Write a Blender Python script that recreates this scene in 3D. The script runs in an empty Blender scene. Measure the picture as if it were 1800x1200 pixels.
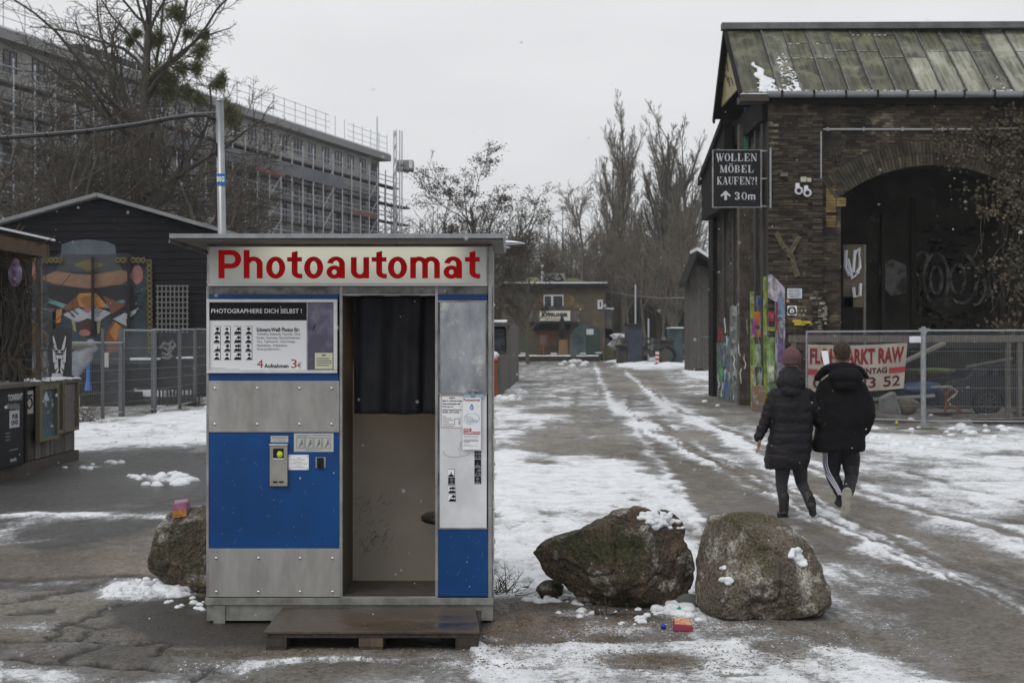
import bpy, math, random
import numpy as np
from mathutils import Vector, Matrix

# ---------------------------------------------------------------- camera, sky, sun, exposure
HAZE = 0.00042
F = 2500.0          # focal length in photo pixels (1800 wide)
H = 1.75            # eye height
scene = bpy.context.scene
COL = scene.collection
cam_data = bpy.data.cameras.new("camera")
cam = bpy.data.objects.new("camera", cam_data)
COL.objects.link(cam)
cam.location = (0, 0, H)
cam.rotation_euler = (math.radians(90), 0, 0)
cam_data.sensor_width = 36.0
cam_data.lens = 36.0 * F / 1800.0
cam_data.clip_start = 0.1
cam_data.clip_end = 3000
cam_data.dof.use_dof = True
cam_data.dof.focus_distance = 9.2
cam_data.dof.aperture_fstop = 6.5
scene.camera = cam

world = bpy.data.worlds.new("World")
scene.world = world
world.use_nodes = True
wn, wl = world.node_tree.nodes, world.node_tree.links
wn.clear()
w_out = wn.new("ShaderNodeOutputWorld")
w_bg = wn.new("ShaderNodeBackground")
w_bg.inputs["Strength"].default_value = 0.1
w_sky = wn.new("ShaderNodeTexSky")
w_sky.sky_type = 'NISHITA'
w_sky.sun_disc = False
w_sky.sun_elevation = math.radians(50)
w_sky.sun_rotation = math.radians(215)
w_hsv = wn.new("ShaderNodeHueSaturation")
w_hsv.inputs["Saturation"].default_value = 0.25
wl.new(w_sky.outputs[0], w_hsv.inputs["Color"])
w_tc = wn.new("ShaderNodeTexCoord")
w_map = wn.new("ShaderNodeMapping")
w_map.inputs["Scale"].default_value = (1.0, 1.0, 2.6)
wl.new(w_tc.outputs["Generated"], w_map.inputs[0])
w_noise = wn.new("ShaderNodeTexNoise")
w_noise.inputs["Scale"].default_value = 2.2
w_noise.inputs["Detail"].default_value = 4
w_noise.inputs["Roughness"].default_value = 0.5
wl.new(w_map.outputs[0], w_noise.inputs["Vector"])
w_ramp = wn.new("ShaderNodeValToRGB")
w_ramp.color_ramp.elements[0].position = 0.3
w_ramp.color_ramp.elements[0].color = (6.5, 6.62, 6.8, 1)
w_ramp.color_ramp.elements[1].position = 0.72
w_ramp.color_ramp.elements[1].color = (8.5, 8.6, 8.75, 1)
wl.new(w_noise.outputs["Fac"], w_ramp.inputs[0])
w_mix = wn.new("ShaderNodeMixRGB")
w_mix.inputs[0].default_value = 0.92
wl.new(w_hsv.outputs[0], w_mix.inputs[1])
wl.new(w_ramp.outputs[0], w_mix.inputs[2])
wl.new(w_mix.outputs[0], w_bg.inputs["Color"])
wl.new(w_bg.outputs[0], w_out.inputs["Surface"])

sun_data = bpy.data.lights.new("sun", 'SUN')
sun_data.energy = 1.0
sun_data.angle = math.radians(35)
sun_data.color = (1.0, 0.985, 0.96)
sun = bpy.data.objects.new("sun", sun_data)
COL.objects.link(sun)
sun.location = (-20, -20, 60)
_d = Vector((0.45, 0.62, -0.9)).normalized()
sun.rotation_euler = _d.to_track_quat('-Z', 'Y').to_euler()

vs = scene.view_settings
vs.view_transform = 'Standard'
vs.look = 'None'
vs.exposure = 0.1
vs.gamma = 1.0
vs.use_curve_mapping = False
scene.cycles.max_bounces = 5
scene.cycles.diffuse_bounces = 3
scene.cycles.glossy_bounces = 2
scene.cycles.transparent_max_bounces = 6
scene.cycles.volume_bounces = 0
scene.cycles.volume_max_steps = 16

# ---------------------------------------------------------------- helpers
rnd = random.Random(7)
nrs = np.random.RandomState(11)

def P(x, y, Y):
    """world point seen at photo pixel x, y when it stands Y metres away"""
    return Vector(((x - 900) * Y / F, Y, H - (y - 600) * Y / F))

def gY(y):
    return H * F / (y - 600.0)

def mesh_np(name, v, f):
    v = np.asarray(v, dtype=np.float32).reshape(-1, 3)
    f = np.asarray(f, dtype=np.int32)
    k = f.shape[1]
    me = bpy.data.meshes.new(name)
    me.vertices.add(len(v)); me.vertices.foreach_set("co", v.ravel())
    me.loops.add(f.size); me.loops.foreach_set("vertex_index", f.ravel())
    me.polygons.add(len(f))
    me.polygons.foreach_set("loop_start", np.arange(0, f.size, k, dtype=np.int32))
    me.polygons.foreach_set("loop_total", np.full(len(f), k, dtype=np.int32))
    me.update(calc_edges=True)
    return me

class MB:
    def __init__(s): s.v = []; s.f = []
    def add(s, vs_, fs):
        n = len(s.v); s.v += [tuple(p) for p in vs_]; s.f += [tuple(i + n for i in q) for q in fs]; return s
    def box(s, x0, y0, z0, x1, y1, z1):
        x0, x1 = min(x0, x1), max(x0, x1); y0, y1 = min(y0, y1), max(y0, y1); z0, z1 = min(z0, z1), max(z0, z1)
        return s.add([(x0,y0,z0),(x1,y0,z0),(x1,y1,z0),(x0,y1,z0),(x0,y0,z1),(x1,y0,z1),(x1,y1,z1),(x0,y1,z1)],
                     [(0,3,2,1),(4,5,6,7),(0,1,5,4),(1,2,6,5),(2,3,7,6),(3,0,4,7)])
    def hexa(s, b, t):
        """bottom 4 points and top 4 points"""
        return s.add(list(b) + list(t), [(0,3,2,1),(4,5,6,7),(0,1,5,4),(1,2,6,5),(2,3,7,6),(3,0,4,7)])
    def beam(s, p, q, w, h, up=(0,0,1)):
        p, q = Vector(p), Vector(q); d = (q - p).normalized(); u = Vector(up)
        if abs(d.dot(u)) > .95: u = Vector((0, 1, 0))
        a = d.cross(u).normalized() * (w / 2); b = a.cross(d).normalized() * (h / 2)
        return s.hexa([p-a-b, p+a-b, q+a-b, q-a-b], [p-a+b, p+a+b, q+a+b, q-a+b])
    def tube(s, pts, r, n=8, cap=True):
        pts = [Vector(p) for p in pts]; m = len(pts)
        rs = r if isinstance(r, (list, tuple)) else [r] * m
        base = len(s.v); ref = None
        for i, p in enumerate(pts):
            d = (pts[min(i+1, m-1)] - pts[max(i-1, 0)]).normalized()
            if ref is None: ref = Vector((0,0,1)) if abs(d.z) < .9 else Vector((1,0,0))
            a = d.cross(ref).normalized(); b = d.cross(a).normalized(); ref = -b if False else ref
            for k in range(n):
                t = 2 * math.pi * k / n
                s.v.append(tuple(p + (a * math.cos(t) + b * math.sin(t)) * rs[i]))
        for i in range(m - 1):
            for k in range(n):
                k2 = (k + 1) % n
                s.f.append((base+i*n+k, base+i*n+k2, base+(i+1)*n+k2, base+(i+1)*n+k))
        if cap:
            s.f.append(tuple(base + k for k in range(n))[::-1])
            s.f.append(tuple(base + (m-1)*n + k for k in range(n)))
        return s
    def prism(s, poly, y0, y1):
        """poly: list of (x, z), extruded from y0 (front) to y1"""
        n = len(poly)
        vs_ = [(x, y0, z) for x, z in poly] + [(x, y1, z) for x, z in poly]
        fs = [tuple(range(n)), tuple(range(2*n-1, n-1, -1))]
        fs += [(i, n + i, n + (i+1) % n, (i+1) % n) for i in range(n)]
        return s.add(vs_, fs)
    def sheet(s, pts):
        return s.add(pts, [tuple(range(len(pts)))])
    def blob(s, c, r, seed=0, lat=5, lon=8, sq=(1,1,1), jit=.15):
        rr = random.Random(seed); base = len(s.v)
        for i in range(lat + 1):
            a = math.pi * i / lat
            for k in range(lon):
                t = 2*math.pi*k/lon; j = 1 + rr.uniform(-jit, jit)
                s.v.append((c[0]+r*sq[0]*j*math.sin(a)*math.cos(t), c[1]+r*sq[1]*j*math.sin(a)*math.sin(t), c[2]+r*sq[2]*math.cos(a)))
        for i in range(lat):
            for k in range(lon):
                k2 = (k+1) % lon
                s.f.append((base+i*lon+k, base+(i+1)*lon+k, base+(i+1)*lon+k2, base+i*lon+k2))
        return s
    def mesh(s, name):
        me = bpy.data.meshes.new(name); me.from_pydata(s.v, [], s.f); me.update(); return me

def smooth(me, on=True):
    me.polygons.foreach_set("use_smooth", [on] * len(me.polygons)); me.update()

def tag(o, label=None, cat=None, group=None, kind=None):
    if label: o["label"] = label
    if cat: o["category"] = cat
    if group: o["group"] = group
    if kind: o["kind"] = kind
    return o

def thing(name, label, cat, loc=(0,0,0), group=None):
    o = bpy.data.objects.new(name, None); o.empty_display_size = .2
    COL.objects.link(o); o.location = loc
    return tag(o, label, cat, group)

def obj(name, me, mat=None, parent=None, local=False, sm=False, bevel=0):
    """me: MB or mesh. Child meshes are written in world coordinates unless local."""
    if isinstance(me, MB): me = me.mesh(name)
    if sm: smooth(me)
    if mat is not None and not me.materials: me.materials.append(mat)
    o = bpy.data.objects.new(name, me); COL.objects.link(o)
    if parent is not None:
        o.parent = parent
        if not local:
            q = parent; L = Vector((0,0,0))
            while q is not None:
                if q.type == 'EMPTY': L = Vector(q.location)
                q = q.parent
            if parent.type == 'EMPTY': o.matrix_parent_inverse = Matrix.Translation(-L)
    if bevel:
        b = o.modifiers.new("bevel", 'BEVEL'); b.width = bevel; b.segments = 2; b.limit_method = 'ANGLE'
    return o

def solo(name, me, mat, label, cat, group=None, sm=False, bevel=0):
    return tag(obj(name, me, mat, None, sm=sm, bevel=bevel), label, cat, group)

def copy_tree(o, parent=None):
    c = o.copy(); COL.objects.link(c); c.parent = parent
    if parent is not None: c.matrix_parent_inverse = o.matrix_parent_inverse.copy()
    for ch in list(o.children): copy_tree(ch, c)
    return c

def remesh(mb, voxel, it=4, noise=0, ns=8):
    """one continuous surface from overlapping solids"""
    me = mb.mesh("tmp") if isinstance(mb, MB) else mb
    o = bpy.data.objects.new("tmp_remesh", me); COL.objects.link(o)
    m = o.modifiers.new("r", 'REMESH'); m.mode = 'VOXEL'; m.voxel_size = voxel
    if it:
        s = o.modifiers.new("s", 'SMOOTH'); s.factor = .5; s.iterations = it
    dg = bpy.context.evaluated_depsgraph_get()
    out = bpy.data.meshes.new_from_object(o.evaluated_get(dg))
    bpy.data.objects.remove(o)
    if noise:
        n = len(out.vertices); co = np.zeros(n*3, np.float32); out.vertices.foreach_get("co", co); co = co.reshape(-1, 3)
        nn = np.zeros(n*3, np.float32); out.vertices.foreach_get("normal", nn); nn = nn.reshape(-1, 3)
        q = fbm(co[:,0]*ns, co[:,1]*ns, co[:,2]*ns, 3)*noise
        out.vertices.foreach_set("co", (co+nn*q[:, None]).astype(np.float32).ravel()); out.update()
    return out

# value noise in numpy -------------------------------------------------
_perm = nrs.randint(0, 1 << 16, size=4096)
def _h(ix, iy, iz):
    n = (ix * 73856093) ^ (iy * 19349663) ^ (iz * 83492791)
    return _perm[n & 4095] / 65536.0
def vnoise(x, y, z=None):
    x = np.asarray(x, float); y = np.asarray(y, float); z = np.zeros_like(x) if z is None else np.asarray(z, float)
    xi, yi, zi = np.floor(x).astype(np.int64), np.floor(y).astype(np.int64), np.floor(z).astype(np.int64)
    fx, fy, fz = x - xi, y - yi, z - zi
    fx, fy, fz = [t*t*(3-2*t) for t in (fx, fy, fz)]
    r = 0
    for dx in (0, 1):
        for dy in (0, 1):
            for dz in (0, 1):
                w = (fx if dx else 1-fx) * (fy if dy else 1-fy) * (fz if dz else 1-fz)
                r = r + w * _h(xi+dx, yi+dy, zi+dz)
    return r * 2 - 1
def fbm(x, y, z=None, octv=4, gain=.5):
    r = 0; a = 1; t = 0
    for i in range(octv):
        k = 2.03 ** i
        r = r + a * vnoise(np.asarray(x)*k + 17.3*i, np.asarray(y)*k - 9.1*i, None if z is None else np.asarray(z)*k + 3.7*i)
        t += a; a *= gain
    return r / t
def sstep(a, b, x):
    t = np.clip((x - a) / (b - a), 0, 1); return t*t*(3-2*t)

# ---------------------------------------------------------------- materials
def srgb(r, g, b):
    f = lambda c: (c/255/12.92) if c/255 <= .04045 else ((c/255+.055)/1.055) ** 2.4
    return (f(r), f(g), f(b), 1)

def mat(name, col, rough=.7, metal=0, col2=None, scale=4, amt=.5, bump=0, bscale=None, stretch=(1,1,1),
        objrand=0, island=0, detail=5, col3=None, scale3=1.2, lo3=.55, hi3=.7, spec=None, rough2=None, dist=.02, emis=None, estr=0):
    """principled with up to three noise-mixed colours, bump and per-piece brightness"""
    m = bpy.data.materials.new(name); m.use_nodes = True
    n, l = m.node_tree.nodes, m.node_tree.links
    b = n["Principled BSDF"]
    c = tuple(col) + ((1,) if len(col) == 3 else ())
    b.inputs["Roughness"].default_value = rough; b.inputs["Metallic"].default_value = metal
    if spec is not None: b.inputs["Specular IOR Level"].default_value = spec
    tc = n.new("ShaderNodeTexCoord"); mp = n.new("ShaderNodeMapping"); mp.inputs["Scale"].default_value = stretch
    if objrand:
        oi = n.new("ShaderNodeObjectInfo"); va = n.new("ShaderNodeVectorMath"); va.operation = 'ADD'
        cx = n.new("ShaderNodeMath"); cx.operation = 'MULTIPLY'; cx.inputs[1].default_value = 37.0
        l.new(oi.outputs["Random"], cx.inputs[0]); l.new(tc.outputs["Object"], va.inputs[0]); l.new(cx.outputs[0], va.inputs[1])
        l.new(va.outputs[0], mp.inputs[0])
    else:
        l.new(tc.outputs["Object"], mp.inputs[0])
    out = None
    if col2 is not None:
        c2 = tuple(col2) + ((1,) if len(col2) == 3 else ())
        ns = n.new("ShaderNodeTexNoise"); ns.inputs["Scale"].default_value = scale; ns.inputs["Detail"].default_value = detail
        ns.inputs["Roughness"].default_value = .62
        l.new(mp.outputs[0], ns.inputs["Vector"])
        mr = n.new("ShaderNodeMapRange"); mr.inputs[1].default_value = .5 - .14/amt; mr.inputs[2].default_value = .5 + .14/amt
        l.new(ns.outputs["Fac"], mr.inputs[0])
        mx = n.new("ShaderNodeMixRGB"); mx.inputs[1].default_value = c; mx.inputs[2].default_value = c2
        l.new(mr.outputs[0], mx.inputs[0]); out = mx.outputs[0]
        if rough2 is not None:
            rr = n.new("ShaderNodeMapRange"); rr.inputs[3].default_value = rough; rr.inputs[4].default_value = rough2
            l.new(mr.outputs[0], rr.inputs[0]); l.new(rr.outputs[0], b.inputs["Roughness"])
    else:
        rgb = n.new("ShaderNodeRGB"); rgb.outputs[0].default_value = c; out = rgb.outputs[0]
    if col3 is not None:
        c3 = tuple(col3) + ((1,) if len(col3) == 3 else ())
        n3 = n.new("ShaderNodeTexNoise"); n3.inputs["Scale"].default_value = scale3; n3.inputs["Detail"].default_value = 7
        n3.inputs["Roughness"].default_value = .7
        l.new(tc.outputs["Object"], n3.inputs["Vector"])
        m3 = n.new("ShaderNodeMapRange"); m3.inputs[1].default_value = lo3; m3.inputs[2].default_value = hi3
        l.new(n3.outputs["Fac"], m3.inputs[0])
        x3 = n.new("ShaderNodeMixRGB"); x3.inputs[2].default_value = c3
        l.new(m3.outputs[0], x3.inputs[0]); l.new(out, x3.inputs[1]); out = x3.outputs[0]
    if objrand or island:
        ad = n.new("ShaderNodeMath"); ad.operation = 'ADD'
        o2 = n.new("ShaderNodeObjectInfo"); l.new(o2.outputs["Random"], ad.inputs[0])
        g = n.new("ShaderNodeNewGeometry"); l.new(g.outputs["Random Per Island"], ad.inputs[1])
        fr = n.new("ShaderNodeMath"); fr.operation = 'FRACT'; l.new(ad.outputs[0], fr.inputs[0])
        k = max(objrand, island)
        m4 = n.new("ShaderNodeMapRange"); m4.inputs[3].default_value = 1 - k; m4.inputs[4].default_value = 1 + k
        l.new(fr.outputs[0], m4.inputs[0])
        h = n.new("ShaderNodeHueSaturation"); l.new(m4.outputs[0], h.inputs["Value"]); l.new(out, h.inputs["Color"]); out = h.outputs[0]
    l.new(out, b.inputs["Base Color"])
    if bump:
        nb = n.new("ShaderNodeTexNoise"); nb.inputs["Scale"].default_value = bscale or scale*3; nb.inputs["Detail"].default_value = 6
        nb.inputs["Roughness"].default_value = .6
        l.new(mp.outputs[0], nb.inputs["Vector"])
        bp = n.new("ShaderNodeBump"); bp.inputs["Strength"].default_value = bump; bp.inputs["Distance"].default_value = dist
        l.new(nb.outputs["Fac"], bp.inputs["Height"]); l.new(bp.outputs[0], b.inputs["Normal"])
    if emis is not None:
        b.inputs["Emission Color"].default_value = tuple(emis) + (1,); b.inputs["Emission Strength"].default_value = estr
    m["out"] = 1
    return m

M = {}
M['snow'] = mat('snow', (.80,.82,.85), .75, col2=(.66,.68,.71), scale=9, amt=.6, bump=.5, bscale=30, dist=.02)
M['blue'] = mat('blue_paint', (.001,.060,.225), .38, col2=(.002,.045,.165), scale=3, amt=1, bump=.05, bscale=40, col3=(.03,.12,.3), scale3=9, lo3=.66, hi3=.8, dist=.003, spec=.35)
M['alu'] = mat('aluminium', (.42,.42,.415), .42, .75, col2=(.27,.27,.265), scale=5, amt=1.2, bump=.08, bscale=60, dist=.003, rough2=.6)
M['alu_sheet'] = mat('aluminium_sheet', (.42,.41,.395), .5, .55, col2=(.31,.30,.285), scale=6, amt=.9, stretch=(1.3,1,.4), bump=.06, bscale=25, dist=.003, rough2=.66, col3=(.23,.225,.21), scale3=3, lo3=.58, hi3=.8)
M['alu_dark'] = mat('weathered_aluminium', (.20,.20,.195), .5, .6, col2=(.085,.085,.08), scale=9, amt=1.4, bump=.15, bscale=40, dist=.004)
M['chrome'] = mat('bolt_steel', (.75,.75,.75), .22, 1)
M['steel'] = mat('galvanised_steel', (.34,.36,.38), .45, .6, col2=(.25,.265,.28), scale=14, amt=1)
M['steel_far'] = mat('scaffold_steel', (.50,.52,.56), .6, .1)
M['black'] = mat('black_paint', (.009,.009,.010), .7, spec=.2, col2=(.024,.023,.024), scale=3, amt=1)
M['white'] = mat('white_paint', (.72,.73,.76), .45, col2=(.58,.59,.62), scale=5, amt=1, col3=(.36,.36,.37), scale3=5, lo3=.68, hi3=.85)
M['paper'] = mat('paper', (.82,.83,.85), .5)
M['paper_warm'] = mat('yellowed_paper', (.62,.62,.42), .6)
M['print_black'] = mat('black_print', (.013,.013,.015), .6, spec=.2)
M['print_grey'] = mat('grey_print', (.16,.16,.17), .6)
M['print_light'] = mat('pale_grey_print', (.42,.43,.45), .6)
M['print_white'] = mat('white_print', (.75,.75,.76), .5)
M['print_red'] = mat('red_print', (.48,.012,.02), .5)
M['print_blue'] = mat('blue_print', (.03,.2,.5), .5)
M['wood_grey'] = mat('weathered_wood', (.13,.12,.11), .85, col2=(.07,.063,.056), scale=5, amt=1.3, stretch=(9,9,.7), bump=.4, bscale=12, objrand=.3, dist=.01)
M['wood_dark'] = mat('dark_wet_wood', (.045,.036,.028), .7, col2=(.022,.018,.015), scale=5, amt=1.3, stretch=(8,8,.8), bump=.4, bscale=12, objrand=.35, dist=.01)
M['wood_brown'] = mat('brown_wood', (.11,.075,.045), .75, col2=(.055,.038,.024), scale=5, amt=1.2, stretch=(8,8,.8), bump=.3, objrand=.3, dist=.01)
M['bark'] = mat('bark', (.075,.066,.056), .95, col2=(.04,.036,.03), scale=3, amt=1)
M['bark_far'] = mat('greyish_bark', (.12,.105,.085), .95, col2=(.07,.062,.052), scale=2, amt=1)
M['twig'] = mat('brown_twigs', (.088,.07,.052), .95, col2=(.05,.042,.034), scale=.6, amt=1, objrand=.2)
M['twig_pale'] = mat('pale_twigs', (.19,.165,.13), .95, col2=(.125,.11,.088), scale=.6, amt=1, objrand=.2)
M['twig_green'] = mat('olive_twigs', (.09,.085,.055), .95, col2=(.06,.05,.035), scale=.5, amt=1, objrand=.2)
M['mistletoe'] = mat('mistletoe', (.16,.165,.055), .8, col2=(.09,.095,.03), scale=2, amt=1)
M['seed'] = mat('hanging_seed_clusters', (.07,.055,.033), .95, col2=(.045,.038,.026), scale=1, amt=1)
# ---------------------------------------------------------------- ground
def seg_dist(px, py, a, b, ky=1.0):
    ax, ay = a; bx, by = b
    dx, dy = bx-ax, (by-ay)*ky
    t = np.clip(((px-ax)*dx + (py-ay)*ky*dy) / (dx*dx+dy*dy), 0, 1)
    return np.sqrt((px-ax-t*dx)**2 + ((py-ay)*ky - t*dy)**2), t

def poly_in(px, py, poly, soft):
    """soft membership of a convex-ish polygon (min of signed edge distances)"""
    inside = np.zeros_like(px, bool); n = len(poly); dm = np.full_like(px, 1e9)
    for i in range(n):
        x0, y0 = poly[i]; x1, y1 = poly[(i+1) % n]
        c = ((y0 > py) != (y1 > py)) & (px < (x1-x0)*(py-y0)/((y1-y0) or 1e-9) + x0)
        inside ^= c
        d, _ = seg_dist(px, py, (x0,y0), (x1,y1), 1.6)
        dm = np.minimum(dm, d)
    return sstep(-soft, soft, np.where(inside, dm, -dm))

def ground_layout(X, Y):
    """snow cover, base colour and wetness at ground points; places are noted as they appear in the photo"""
    X0, Y0 = X, Y
    wa = np.minimum(1, np.maximum(Y, 1)/25)*.8+.35
    X = X + wa*(.16*fbm(X*1.6, Y*1.2, octv=4, gain=.6)+.05*vnoise(X*9, Y*7)); Y = Y + wa*(.42*fbm(X*1.1+9, Y*.9-4, octv=4, gain=.6)+.07*vnoise(X*7+3, Y*8))
    Yc = np.maximum(Y, 5.5)
    px = 900 + X*F/Yc; py = 600 + H*F/Yc
    S = np.full_like(X, -.28)
    def area(poly, v, soft=12):
        nonlocal S
        m = poly_in(px, py, poly, soft); S = S*(1-m) + v*m
    def blob(x, y, rx, ry, v):
        nonlocal S
        S = S + v*np.exp(-(((px-x)/rx)**2 + ((py-y)/ry)**2))
    def stroke(pts, w0, w1, v):
        nonlocal S
        best = np.zeros_like(X); n = len(pts)-1
        for i in range(n):
            d, t = seg_dist(px, py, pts[i], pts[i+1], 1.0)
            w = w0 + (w1-w0)*(i+t)/n
            best = np.maximum(best, np.exp(-(d/w)**2))
        S = S + v*best
    # far and outside
    S = np.where((px > 1820) | (px < -20), -.02, S)
    area([(-200,700),(560,640),(560,768),(250,785),(120,796),(-200,796)], .50, 16)
    area([(133,700),(360,684),(365,716),(133,742)], .05, 6)
    area([(860,668),(1045,660),(1040,700),(1060,760),(1040,805),(860,812)], .26, 14)
    area([(915,640),(1040,640),(1050,700),(915,705)], .02, 10)
    area([(1030,700),(1215,696),(1260,745),(1180,755),(1100,770),(1035,760)], .10, 20)
    area([(1160,650),(1265,650),(1262,700),(1190,700)], .12, 14)
    area([(1100,628),(1260,628),(1262,648),(1100,640)], .55, 5)
    area([(1195,648),(1262,646),(1262,672),(1215,662)], .6, 5)
    area([(860,805),(980,800),(1080,806),(1170,845),(1235,905),(1240,1075),(860,1090)], .52, 20)
    area([(1240,905),(1470,905),(1460,1090),(1230,1090)], .1, 14)
    area([(1500,752),(1830,752),(1830,905),(1700,890),(1560,840),(1450,815)], .40, 26)
    area([(1230,740),(1420,745),(1440,830),(1300,815)], .0, 20)
    area([(1180,815),(1330,835),(1420,905),(1260,915),(1205,860)], -.38, 20)
    area([(1420,860),(1560,980),(1830,1085),(1830,1190),(1640,1190),(1480,1050),(1420,950)], -.34, 26)
    area([(1540,880),(1830,960),(1830,1040),(1640,1000),(1530,930)], -.18, 24)
    area([(1440,985),(1560,990),(1640,1070),(1600,1120),(1430,1090)], .12, 30)
    area([(850,1128),(1300,1105),(1520,1130),(1640,1190),(1830,1200),(1830,1300),(850,1300)], .20, 24)
    area([(845,1052),(1120,1052),(1235,1088),(1225,1122),(850,1135)], -.36, 8)
    area([(1230,1088),(1470,1085),(1500,1112),(1240,1125)], -.1, 8)
    area([(-100,800),(368,795),(366,880),(-100,900)], -.62, 10)
    area([(-100,960),(290,960),(290,1016),(-100,1012)], -.6, 6)
    area([(345,1040),(560,1085),(560,1155),(250,1140),(180,1075)], -.95, 12)
    area([(-100,1010),(200,1015),(150,1165),(-100,1165)], -.35, 8)
    # patches
    for b in [(985,785,62,13,-1.1),(1060,781,30,7,-.7),(978,722,60,6,-.7),(985,745,26,6,-.7),(975,762,35,6,-.6),(1045,748,30,4,-.55),
              (960,812,50,5,-.5),(1150,668,26,10,-.15),(1130,735,55,5,-.5),(1330,700,60,12,-.6),(1010,870,16,5,-.4),(940,868,34,4,-.35),
              (290,842,55,8,.95),(250,836,25,5,.6),(150,770,60,8,.3),(155,818,30,3,.5),(300,905,40,14,.65),(320,940,30,12,.6),(180,907,120,7,.75),(60,905,60,4,.55),
              (255,1035,60,12,1.0),(200,1045,40,8,.75),(300,1060,30,8,.5),(45,1100,70,10,.65),(70,1190,120,14,.75),(300,1190,80,10,.4),
              (110,1022,60,4,.35),(120,1078,22,5,.4),(560,1168,260,7,.62),(330,1132,80,4,.45),(640,1195,60,9,.35),(850,1140,14,16,.9),
              (905,1035,50,18,.6),(1010,1075,40,7,.7),(1110,1100,90,12,.55),(1210,1070,26,18,.8),(940,1048,40,10,.5),(880,1122,24,5,.4),
              (1110,1160,60,10,-.45),(1190,1165,70,12,-.5),(1060,1130,60,5,-.3),(1360,1150,60,18,-.5),(1440,1130,60,9,-.45),(1300,1180,40,10,-.3),
              (1650,775,50,8,-.25),(1760,800,40,5,-.35),(1640,760,160,4,-.25),(1420,770,60,14,-.1),(1560,960,60,14,.25)]:
        blob(*b)
    stroke([(1046,642),(1056,668),(1070,700),(1082,720)], 4, 7, .65)
    stroke([(1100,655),(1122,672),(1150,700),(1175,715)], 4, 8, .6)
    stroke([(1095,720),(1150,765),(1230,800),(1330,850),(1440,905),(1520,945),(1600,985),(1700,1025),(1810,1078)], 13, 9, .62)
    stroke([(1110,745),(1140,790),(1172,830),(1215,890),(1235,930)], 7, 10, .5)
    stroke([(1215,735),(1290,775),(1350,820),(1420,870),(1500,925)], 8, 9, .55)
    stroke([(1390,790),(1500,860),(1640,905),(1810,975)], 16, 12, .5)
    stroke([(1530,850),(1640,880),(1810,935)], 12, 12, .35)
    stroke([(1180,750),(1240,790),(1330,820),(1400,850)], 5, 6, .3)
    for o_, w_, v_ in ((-14,2.2,.35),(-7,1.8,-.45),(15,2.5,.3),(22,2,-.4),(34,2.5,.28),(-30,2,.25)):
        stroke([(1095+o_*.3,716),(1150+o_*.5,760),(1230+o_*.8,797),(1330+o_,846),(1440+o_*1.3,900),(1600+o_*1.8,978),(1810+o_*2.4,1072)], w_*.7, w_*1.8, v_)
    for o_, v_ in ((0,.3),(5,-.35),(12,.25)):
        stroke([(1120+o_,668),(1165+o_*1.6,712),(1235+o_*2,742),(1360+o_*3,800),(1520+o_*4,872),(1810+o_*5,955)], 2, 5, v_)
    stroke([(1160,745),(1210,780),(1290,830),(1350,860)], 5, 7, -.7)
    stroke([(1105,690),(1112,740),(1150,790)], 6, 7, -.35)
    stroke([(1015,690),(1010,725),(1035,765)], 5, 6, -.4)
    stroke([(1600,830),(1700,860),(1810,885)], 4, 5, -.3)
    # ragged edges, smaller across than along the travel direction
    n1 = fbm(X*1.1, Y*.55, octv=5, gain=.55); n2 = fbm(X*5.5+40, Y*3.2, octv=4, gain=.6)
    n3 = fbm(X*2.4+11, Y*1.1+5, octv=5, gain=.62)
    S = S + n1*.46 + n2*.30 + n3*.42
    # footprints trodden into the thin snow
    for (fx_, fy_, dx_, dy_, n_) in ((.15,8.9,.10,.62,14),(2.9,9.6,.10,.70,9),(1.2,7.5,-.55,.08,7),(6.9,15.5,.15,.75,9),(-4.6,20.5,.5,.45,8)):
        for k_ in range(n_):
            u_ = X0-(fx_+dx_*k_+(.12 if k_ % 2 else -.12)*abs(dy_)); v_ = Y0-(fy_+dy_*k_+(.12 if k_ % 2 else -.12)*abs(dx_))
            if abs(dx_) > abs(dy_): u_, v_ = v_, u_
            S = S - .42*np.exp(-((u_/.055)**2+(v_/.14)**2)**2)
    # base albedo
    c = np.stack([np.full_like(X, .135), np.full_like(X, .119), np.full_like(X, .10)], -1)
    def paint(poly, col, soft=10):
        nonlocal c
        m = poly_in(px, py, poly, soft)[..., None]; c = c*(1-m) + np.array(col)*m
    paint([(860,640),(1260,640),(1320,720),(1250,780),(860,800)], (.19,.178,.16), 16)
    paint([(-300,790),(370,780),(372,900),(150,955),(-300,1020)], (.042,.043,.046), 5)
    paint([(-100,930),(80,965),(290,958),(285,1012),(-100,1016)], (.17,.145,.115), 4)
    paint([(-100,1014),(290,1012),(330,1050),(250,1075),(160,1085),(-100,1032)], (.045,.04,.034), 5)
    paint([(-100,1035),(180,1040),(215,1075),(130,1125),(-100,1130)], (.18,.165,.14), 5)
    paint([(110,1085),(215,1080),(160,1110),(85,1130)], (.16,.15,.13), 3)
    paint([(-100,1128),(470,1135),(480,1165),(-100,1165)], (.11,.10,.088), 4)
    paint([(-100,1168),(900,1168),(900,1300),(-100,1300)], (.12,.11,.095), 4)
    paint([(180,1070),(345,1045),(900,1060),(900,1150),(280,1125)], (.034,.028,.022), 10)
    paint([(845,1050),(1240,1085),(1235,1130),(850,1140)], (.062,.05,.036), 8)
    paint([(1050,1130),(1500,1110),(1560,1190),(1050,1190)], (.075,.066,.052), 12)
    # cracks between the slabs of the broken paving, left of the booth
    cr = np.zeros_like(X)
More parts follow.
